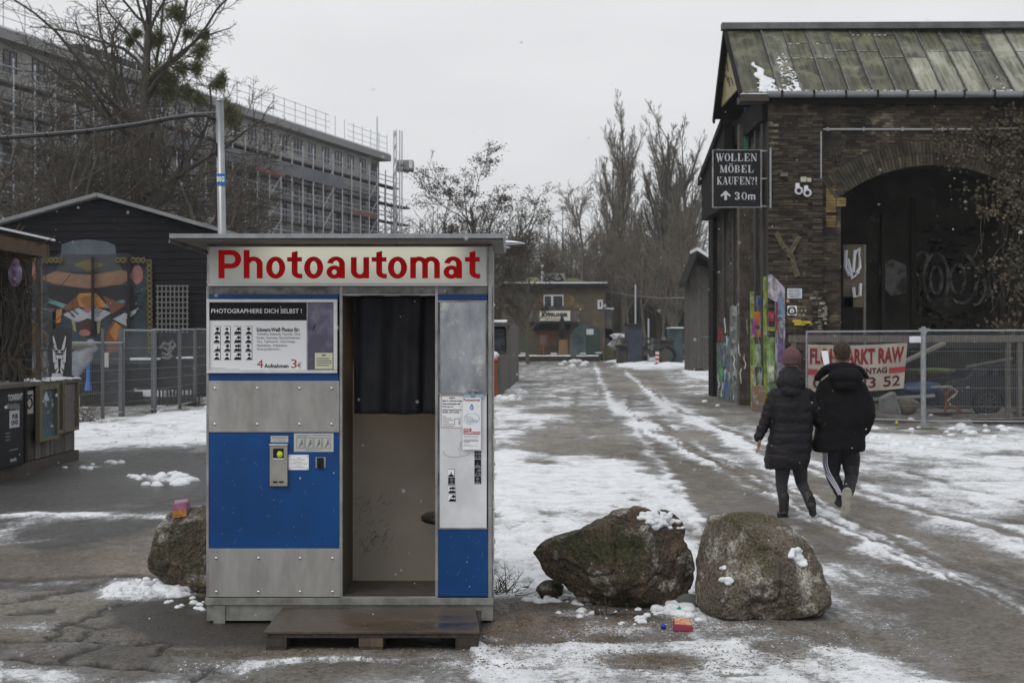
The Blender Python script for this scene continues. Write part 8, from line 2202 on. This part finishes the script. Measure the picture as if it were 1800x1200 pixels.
def brush(name, x0, x1, Y0, Y1, h0, h1, n, seed, m, label):
    R = np.random.RandomState(seed); X = R.uniform(x0, x1, n); Y = R.uniform(Y0, Y1, n); b = np.stack([X, Y, np.zeros(n)], -1)
    sg = []; p = b; d = np.stack([R.normal(0,.35,n), R.normal(0,.35,n), np.ones(n)], -1); h_ = R.uniform(h0, h1, n)[:,None]/4
    for s in range(4):
        q_ = p+d*h_; sg.append([p, q_, np.full(n,.02), np.full(n,.014)]); d = d+R.normal(0,.3,(n,3)); d /= np.linalg.norm(d, axis=1)[:,None]; p = q_
        for j in range(2): sg.append([p, p+R.normal(0,1,(n,3))*h_*.8, np.full(n,.012), np.full(n,.008)])
    return tag(solo(name, seg_mesh(name, join_segs(sg), 3), m, label, 'undergrowth'), kind='stuff')
brush('undergrowth', -26, -11.5, 54, 70, 2.5, 6.0, 1300, 4, M['twig'], 'dense brown undergrowth behind the black shed')
brush('undergrowth', -4, 26, 150, 176, 2.5, 9, 3200, 6, M['twig_green'], 'dense olive undergrowth behind the pub and yard')

# ---------------------------------------------------------------- light snowfall
R = np.random.RandomState(8); n = 900
Yf_ = R.uniform(2.2, 16, n); V = []; Fs = []
xx = (R.uniform(-.40,.40,n))*Yf_; zz = H+R.uniform(-.26,.26,n)*Yf_
octa = np.array([[1,0,0],[-1,0,0],[0,1,0],[0,-1,0],[0,0,1],[0,0,-1]], float); of = [(0,2,4),(2,1,4),(1,3,4),(3,0,4),(2,0,5),(1,2,5),(3,1,5),(0,3,5)]
keep = (zz > .05) & ~((Yf_ > 8.7) & (Yf_ < 9.7) & (xx < 0))
c = np.stack([xx, Yf_, zz], -1)[keep]; s = R.uniform(.0012, .0028, len(c))
V = (c[:,None,:]+octa[None]*s[:,None,None]*R.uniform(.6,1.4,(len(c),1,3))).reshape(-1,3)
Fs = (np.array(of)[None]+(np.arange(len(c))*6)[:,None,None]).reshape(-1,3)
tag(solo('falling_snow', mesh_np('falling_snow', V, Fs), M['snow'], 'fine snowflakes drifting through the air', 'snowfall'), kind='stuff')
# ---------------------------------------------------------------- the two walkers, seen from behind
YP = 14.2
def pp(x, y, dy=0.0):
    Y = YP+dy; return Vector(((x-900)*Y/F, Y, H-(y-600)*Y/F))
def px2m(v_): return v_*YP/F
def limb(mb, pts, rs, n=14):
    """tapered limb with rounded joints; pts (x, y, dy) in photo pixels at the walkers' distance, radii in metres"""
    P_ = [pp(*p) for p in pts]; dense = []; dr = []
    for i in range(len(P_)-1):
        for t in np.linspace(0, 1, 5)[:-1]: dense.append(P_[i].lerp(P_[i+1], t)); dr.append(rs[i]+(rs[i+1]-rs[i])*t)
    dense.append(P_[-1]); dr.append(rs[-1])
    mb.tube(dense, dr, n)
    for p, r in zip(P_, rs): mb.blob(p, r*.99, 1, 8, 12, (1,1,1), 0)
    return mb
def oval_loft(mb, rings, n=36, quilt=0.0, pitch=.09):
    """rings: (x_left, x_right, y, depth_radius, dy) -> closed lofted body"""
    out = []
    for i in range(len(rings)-1):
        for t in np.linspace(0, 1, 9)[:-1]:
            s = t*t*(3-2*t)*.4+t*.6
            out.append([rings[i][k]+(rings[i+1][k]-rings[i][k])*s for k in range(5)])
    out.append(list(rings[-1])); base = len(mb.v)
    for (xl, xr_, y, dr, dy) in out:
        c = pp((xl+xr_)/2, y, dy); rx = px2m((xr_-xl)/2); z = c.z
        q = quilt*(abs(math.sin(math.pi*z/pitch))**.55-.5) if quilt else 0
        for k in range(n):
            a = 2*math.pi*k/n; ca, sa = math.cos(a), math.sin(a)
            mb.v.append((c.x+(rx+q)*math.copysign(abs(ca)**.85, ca), c.y+(dr+q)*math.copysign(abs(sa)**.85, sa), z))
    m = len(out)
    for i in range(m-1):
        for k in range(n):
            k2 = (k+1) % n; mb.f.append((base+i*n+k, base+(i+1)*n+k, base+(i+1)*n+k2, base+i*n+k2))
    mb.f.append(tuple(base+k for k in range(n))); mb.f.append(tuple(base+(m-1)*n+k for k in range(n))[::-1])
    return mb
def hand(mb, wrist, d, side, curl=.5, s=1.0):
    """palm, four fingers and thumb hanging from the wrist along d"""
    w = Vector(wrist); d = Vector(d).normalized(); a = d.cross(Vector((side,0,0))).normalized(); n_ = a.cross(d).normalized()
    if abs(a.y) < .3: a = Vector((0,1,0))
    p2 = w+d*.085*s
    for t in np.linspace(-1, 1, 4): mb.tube([w+a*t*.020*s, p2+a*t*.032*s], [.014*s,.0125*s], 8)
    for k, (t, L) in enumerate(((-1,.072),(-.35,.082),(.33,.078),(1,.060))):
        p = p2+a*t*.030*s; dd = d.copy(); pts = [p-d*.01]; 
        for j, f_ in enumerate((.45,.32,.23)):
            pts.append(pts[-1]+dd*L*f_*s*1.1); dd = (dd+n_*curl*.55).normalized()
        mb.tube(pts, [.0098*s,.0092*s,.0085*s,.0075*s], 8); mb.blob(pts[-1], .0078*s, 1, 5, 8, (1,1,1), 0)
    th = [w+a*-.022*s+d*.015*s, w+a*-.046*s+d*.045*s+n_*.012, w+a*-.050*s+d*.078*s+n_*.022]
    mb.tube(th, [.013*s,.0115*s,.009*s], 8); mb.blob(th[-1], .009*s, 1, 5, 8, (1,1,1), 0)

skin = mat('skin', (.24,.14,.10), .6, col2=(.36,.19,.13), scale=20, amt=1)
M['w_coat'] = mat('black_quilted_nylon', (.0125,.010,.0125), .6, spec=.25, col2=(.0085,.007,.009), scale=14, amt=1, bump=.5, bscale=26, stretch=(1,1,1.8), dist=.012)
M['m_coat'] = mat('black_parka_cloth', (.0085,.0085,.0095), .8, spec=.15, col2=(.0065,.0065,.0075), scale=9, amt=1, bump=.45, bscale=14, dist=.014)
M['leggings'] = mat('charcoal_leggings', (.028,.029,.032), .8, bump=.15, bscale=60)
M['boot'] = mat('black_boot', (.012,.012,.012), .55)

# --- woman
wo = thing('person', 'person in long black quilted coat and dusty pink knit hat, walking', 'person', pp(1391, 905))
b = MB()
hc = pp(1391, 634, .02)
b.blob(hc, .098, 1, 16, 20, (.80,.96,1.18), 0)                             # skull
b.blob(hc+Vector((0,.045,-.045)), .062, 1, 10, 14, (.9,.8,1.1), 0)          # jaw
b.blob(hc+Vector((0,.098,-.02)), .017, 1, 8, 10, (.8,1.1,1.3), 0)           # nose
for s_ in (-1, 1): b.blob(hc+Vector((s_*.078,.0,-.012)), .026, 1, 8, 10, (.45,.8,1.2), 0)
limb(b, [(1391,650,.03),(1391,670,.02)], [.052,.060])
oval_loft(b, [(1376,1406,680,.07,0),(1366,1417,695,.10,0),(1364,1418,740,.11,0),(1366,1416,770,.10,0),(1362,1418,800,.12,0),(1368,1414,822,.10,0)])
limb(b, [(1366,697,0),(1351,735,.01),(1336,768,-.02)], [.040,.038,.026])
limb(b, [(1416,697,0),(1432,732,.04),(1446,748,.12)], [.040,.038,.030])
limb(b, [(1377,812,.0),(1374,850,.02),(1377,893,.0)], [.066,.042,.026]); limb(b, [(1377,893,0),(1370,901,.14)], [.034,.026])
limb(b, [(1404,812,.0),(1408,849,.07),(1421,874,-.16)], [.066,.042,.026]); limb(b, [(1421,874,-.16),(1427,894,-.20)], [.026,.022])
hand(b, pp(1336,768,-.02), (-.12,.12,-1), -1, .5)
hand(b, pp(1447,749,.12), (.6,.7,-.3), 1, .8)
body = obj('body', remesh(b, .0075, 4), skin, wo, sm=True)
b = MB()
limb(b, [(1377,808,.0),(1374,850,.02),(1377,887,.0)], [.088,.061,.042]); limb(b, [(1404,808,.0),(1409,848,.08),(1422,877,-.18)], [.088,.061,.042])
obj('leggings', remesh(b, .009, 3), M['leggings'], wo, sm=True)
# boots: standing left, kicked-back right
b = MB()
limb(b, [(1378,872,.0),(1378,896,.0)], [.055,.050]); b.blob(pp(1374,903,.07), .055, 1, 8, 14, (.85,2.2,.55), 0); b.blob(pp(1378,902,-.01), .05, 1, 8, 14, (.9,.9,.7), 0)
bo1 = obj('boot', remesh(b, .008, 3), M['boot'], wo, sm=True)
obj('sole', MB().hexa([pp(1365,908,.0)+Vector((0,-.06,0)), pp(1384,908,0)+Vector((0,-.06,0)), pp(1384,907.4,.16), pp(1365,907.4,.18)], [pp(1365,905,.0)+Vector((0,-.06,0)), pp(1384,905,0)+Vector((0,-.06,0)), pp(1384,904,.16), pp(1365,904,.18)]), M['print_black'], bo1, bevel=.004)
b = MB()
limb(b, [(1419,868,-.14),(1426,889,-.22)], [.053,.048]); b.blob(pp(1427.5,889,-.20), .052, 1, 10, 14, (.80,.75,1.9), 0)
bo2 = obj('boot', remesh(b, .008, 3), M['boot'], wo, sm=True)
sl = [(1422,872),(1427,869),(1432,873),(1434.5,884),(1434,895),(1436,902),(1432,908),(1426,908),(1422,903),(1422,893),(1420,882)]
sy = lambda y: -.275+.0020*(y-870)
obj('sole', MB().add([tuple(pp(x,y,sy(y))) for x, y in sl]+[tuple(pp(x,y,sy(y)+.03)) for x, y in sl], [tuple(range(11))[::-1], tuple(range(11,22))]+[(i,(i+1)%11,11+(i+1)%11,11+i) for i in range(11)]), mat('dark_sole', (.02,.019,.018), .7), bo2, bevel=.004)
# coat
b = MB()
oval_loft(b, [(1380,1402,672,.07,0),(1368,1416,680,.11,0),(1357,1428,692,.135,0),(1354,1430,715,.15,0),(1355,1428,745,.15,0),(1351,1427,775,.165,0),(1346,1424,800,.18,0),(1344,1421,815,.185,0),(1348,1418,823,.17,0)], quilt=.010, pitch=.105)
for s_, pts, rs in ((0, [(1363,693,0),(1352,722,.0),(1345,742,.01),(1333,769,-.02)], [.070,.064,.058,.046]), (1, [(1420,694,0),(1433,722,.02),(1438,742,.06),(1447,752,.12)], [.070,.062,.056,.046])):
    limb(b, pts, rs)
co_ = remesh(b, .009, 2)
n_ = len(co_.vertices); cc = np.zeros(n_*3, np.float32); co_.vertices.foreach_get('co', cc); cc = cc.reshape(-1,3); nn = np.zeros(n_*3, np.float32); co_.vertices.foreach_get('normal', nn); nn = nn.reshape(-1,3)
arm = (cc[:,0] < pp(1352,0).x) | (cc[:,0] > pp(1430,0).x)
w_ = (np.abs(np.sin(math.pi*(cc[:,2]+.25*(cc[:,0]-pp(1350,0).x))/.075))**.5-.5)*.010*arm + .011*fbm(cc[:,0]*11, cc[:,1]*11, cc[:,2]*20, 4)
co_.vertices.foreach_set('co', (cc+nn*w_[:,None]).astype(np.float32).ravel()); co_.update()
obj('coat', co_, M['w_coat'], wo, sm=True)
b = MB()
b.blob(pp(1390,672,-.06), .15, 2, 12, 20, (1.0,.72,.75), .05); b.blob(pp(1390,688,-.11), .12, 3, 10, 18, (.9,.5,.62), .05); b.blob(pp(1390,657,-.01), .125, 3, 10, 18, (1.0,.9,.6), .03); b.blob(pp(1390,650,.0), .095, 3, 10, 18, (1.0,1.0,.5), .03)
obj('hood', remesh(b, .010, 4, .010, 16), M['w_coat'], wo, sm=True)
obj('bag_strap', MB().tube([pp(1377,738,-.155), pp(1392,722,-.165), pp(1404,706,-.155)], .004, 6), M['print_black'], wo)
hat_m = mat('dusty_pink_knit', (.125,.068,.072), .95, col2=(.085,.045,.05), scale=40, amt=1.2, stretch=(2.4,2.4,.4), bump=.5, bscale=50, dist=.006)
b = MB(); b.blob(hc+Vector((0,-.005,.032)), .108, 1, 16, 24, (.88,1.0,.98), 0); b.blob(hc+Vector((0,-.002,-.012)), .104, 1, 12, 24, (.88,1.0,.55), 0); b.blob(hc+Vector((0,0,.130)), .026, 1, 8, 12, (1.3,1.3,.6), 0)
obj('knit_hat', remesh(b, .007, 2, .003, 40), hat_m, wo, sm=True)

# --- man
ma = thing('person', 'person in black parka and black striped track pants, short brown hair, white sneaker lifted', 'person', pp(1480, 905, .15))
b = MB(); hc = pp(1479.5, 621, .1)
b.blob(hc, .103, 1, 16, 20, (.80,.96,1.14), 0); b.blob(hc+Vector((0,.045,-.05)), .066, 1, 10, 14, (.9,.8,1.1), 0)
b.blob(hc+Vector((0,.105,-.02)), .018, 1, 8, 10, (.8,1.1,1.3), 0)
for s_ in (-1, 1): b.blob(hc+Vector((s_*.085,.0,-.018)), .030, 1, 10, 10, (.42,.8,1.15), 0)
limb(b, [(1479.5,632,.1),(1479.5,656,.09)], [.062,.068])
oval_loft(b, [(1446,1514,668,.10,.08),(1442,1518,690,.12,.08),(1448,1512,740,.12,.08),(1452,1508,765,.11,.08),(1456,1502,780,.10,.08)])
limb(b, [(1450,680,.08),(1441,722,.04),(1452,752,.14)], [.055,.046,.032])
limb(b, [(1512,680,.08),(1527,724,.04),(1514,752,.10)], [.055,.046,.032])
limb(b, [(1466,790,.08),(1463,820,.16),(1466,840,.16),(1478,868,.09)], [.07,.05,.045,.030]); limb(b, [(1478,868,.09),(1475,883,.18)], [.030,.025])
limb(b, [(1494,790,.08),(1496,820,.12),(1495,842,.06),(1490,864,-.10)], [.07,.05,.045,.030]); limb(b, [(1490,864,-.10),(1488,880,-.17)], [.030,.025])
hand(b, pp(1452,752,.14), (.2,.8,-.5), 1, .8); hand(b, pp(1514,752,.10), (-.5,.5,-.5), -1, .5)
body = obj('body', remesh(b, .0075, 4), skin, ma, sm=True)
b = MB()
b.blob(hc+Vector((0,-.008,.026)), .106, 1, 14, 22, (.83,.97,.98), 0); b.blob(hc+Vector((0,-.022,-.028)), .084, 1, 12, 18, (.9,.92,.72), 0)
obj('hair', remesh(b, .006, 2, .005, 50), mat('short_brown_hair', (.055,.038,.024), .95, col2=(.022,.015,.010), scale=30, amt=1.5, stretch=(3,3,.7), bump=.6, bscale=90, dist=.005), ma, sm=True)
tp_m = mat('black_track_pants', (.008,.008,.012), .75, bump=.3, bscale=12, dist=.01)
b = MB()
limb(b, [(1466,780,.08),(1462,815,.16),(1465,838,.17),(1480,872,.08)], [.105,.088,.072,.052])
limb(b, [(1492,780,.08),(1496,815,.12),(1496,840,.08),(1490,868,-.12)], [.105,.086,.068,.052])
tp = obj('track_pants', remesh(b, .009, 2, .014, 12), tp_m, ma, sm=True)
sm3 = mat('white_stripe', (.55,.55,.66), .7)
pvs = np.zeros(len(tp.data.vertices)*3, np.float32); tp.data.vertices.foreach_get('co', pvs); pvs = pvs.reshape(-1,3)
psx = 900+pvs[:,0]/pvs[:,1]*F; psy = 600-(pvs[:,2]-H)/pvs[:,1]*F
for k in range(3):
    pts = []
    for (x, y) in [(1445.5+3.4*k,791),(1446.5+3.4*k,802),(1446+3.6*k,815),(1449+3.6*k,826),(1455+3.7*k,838),(1462+3.6*k,849),(1469+3.2*k,860),(1474+2.7*k,869)]:
        e = (psx-x)**2+(psy-y)**2; i = np.argsort(e)[:10]; j = i[np.argmin(pvs[i,1])]; p = pvs[j]
        pts.append(Vector((p[0]*.35+((x-900)*p[1]/F)*.65, p[1]-.006, H-(y-600)*p[1]/F)))
    st_ = MB()
    for a, c in zip(pts[:-1], pts[1:]): st_.beam(a, c+(c-a)*.06, .0105, .008, (0,1,0))
    obj('stripe', st_, sm3, tp)
# shoes
b = MB(); b.blob(pp(1474,884,.17), .048, 1, 8, 14, (.85,2.2,.62), 0); limb(b, [(1478,872,.1),(1476,884,.12)], [.046,.046])
obj('sneaker', remesh(b, .008, 3), mat('dark_sneaker', (.015,.016,.03), .6), ma, sm=True)
b = MB(); b.blob(pp(1488,882,-.19), .050, 1, 10, 14, (.88,.7,2.3), 0); limb(b, [(1489,864,-.14),(1488,874,-.18)], [.046,.046])
sk = obj('sneaker', remesh(b, .008, 3), mat('white_sneaker', (.34,.33,.30), .6), ma, sm=True)
so_ = [(1481,861),(1487,857),(1494,859),(1498,866),(1498,878),(1495,888),(1495,897),(1491,904),(1484,906),(1478,903),(1477,896),(1480,886),(1479,872)]
sy = lambda y: -.255+.0012*(y-860)
m13 = len(so_)
obj('sole', MB().add([tuple(pp(x,y,sy(y))) for x, y in so_]+[tuple(pp(x,y,sy(y)+.032)) for x, y in so_], [tuple(range(m13))[::-1], tuple(range(m13,2*m13))]+[(i,(i+1)%m13,m13+(i+1)%m13,m13+i) for i in range(m13)]), mat('cream_sole', (.40,.385,.33), .7, col2=(.28,.265,.22), scale=18, amt=1.2, bump=.5, bscale=60), sk, bevel=.006)
# parka
b = MB()
oval_loft(b, [(1468,1494,655,.08,.08),(1452,1512,664,.13,.08),(1440,1524,676,.155,.08),(1436,1526,705,.17,.08),(1434,1523,740,.17,.08),(1430,1521,770,.17,.08),(1428,1521,786,.17,.08),(1428,1520,792,.165,.08)])
limb(b, [(1450,682,.08),(1441,712,.04),(1440,738,.02),(1447,756,.10)], [.078,.072,.066,.058])
limb(b, [(1512,682,.08),(1524,706,.05),(1528,730,.02),(1518,756,.06)], [.080,.074,.068,.060])
obj('parka', remesh(b, .010, 3, .022, 7), M['m_coat'], ma, sm=True)
b = MB()
b.blob(pp(1486,662,-.05), .17, 4, 12, 22, (1.05,.60,.55), .04); b.blob(pp(1486,676,-.09), .13, 5, 12, 20, (.95,.42,.50), .05); b.blob(pp(1482,648,.02), .10, 3, 10, 18, (1.0,.9,.35), .03)
# stand-away collar spread to both shoulders
limb(b, [(1437,664,.10),(1449,652,.06),(1462,647,.0),(1480,645,-.02),(1498,646,.0),(1512,652,.05),(1524,663,.10)], [.034,.046,.052,.056,.052,.042,.020])
obj('hood', remesh(b, .010, 3, .010, 12), M['m_coat'], ma, sm=True)
# ---------------------------------------------------------------- winter air
hm = bpy.data.materials.new('winter_haze'); hm.use_nodes = True
hn, hl_ = hm.node_tree.nodes, hm.node_tree.links
hn.remove(hn["Principled BSDF"])
pv = hn.new("ShaderNodeVolumePrincipled"); pv.inputs["Color"].default_value = (.93,.95,.98,1); pv.inputs["Density"].default_value = HAZE
pv.inputs["Anisotropy"].default_value = .2
hl_.new(pv.outputs[0], hn["Material Output"].inputs["Volume"])
hz_ = obj('haze', MB().box(-2600, -100, -1.3, 2600, 2600, 34), hm); hz_["kind"] = "stuff"
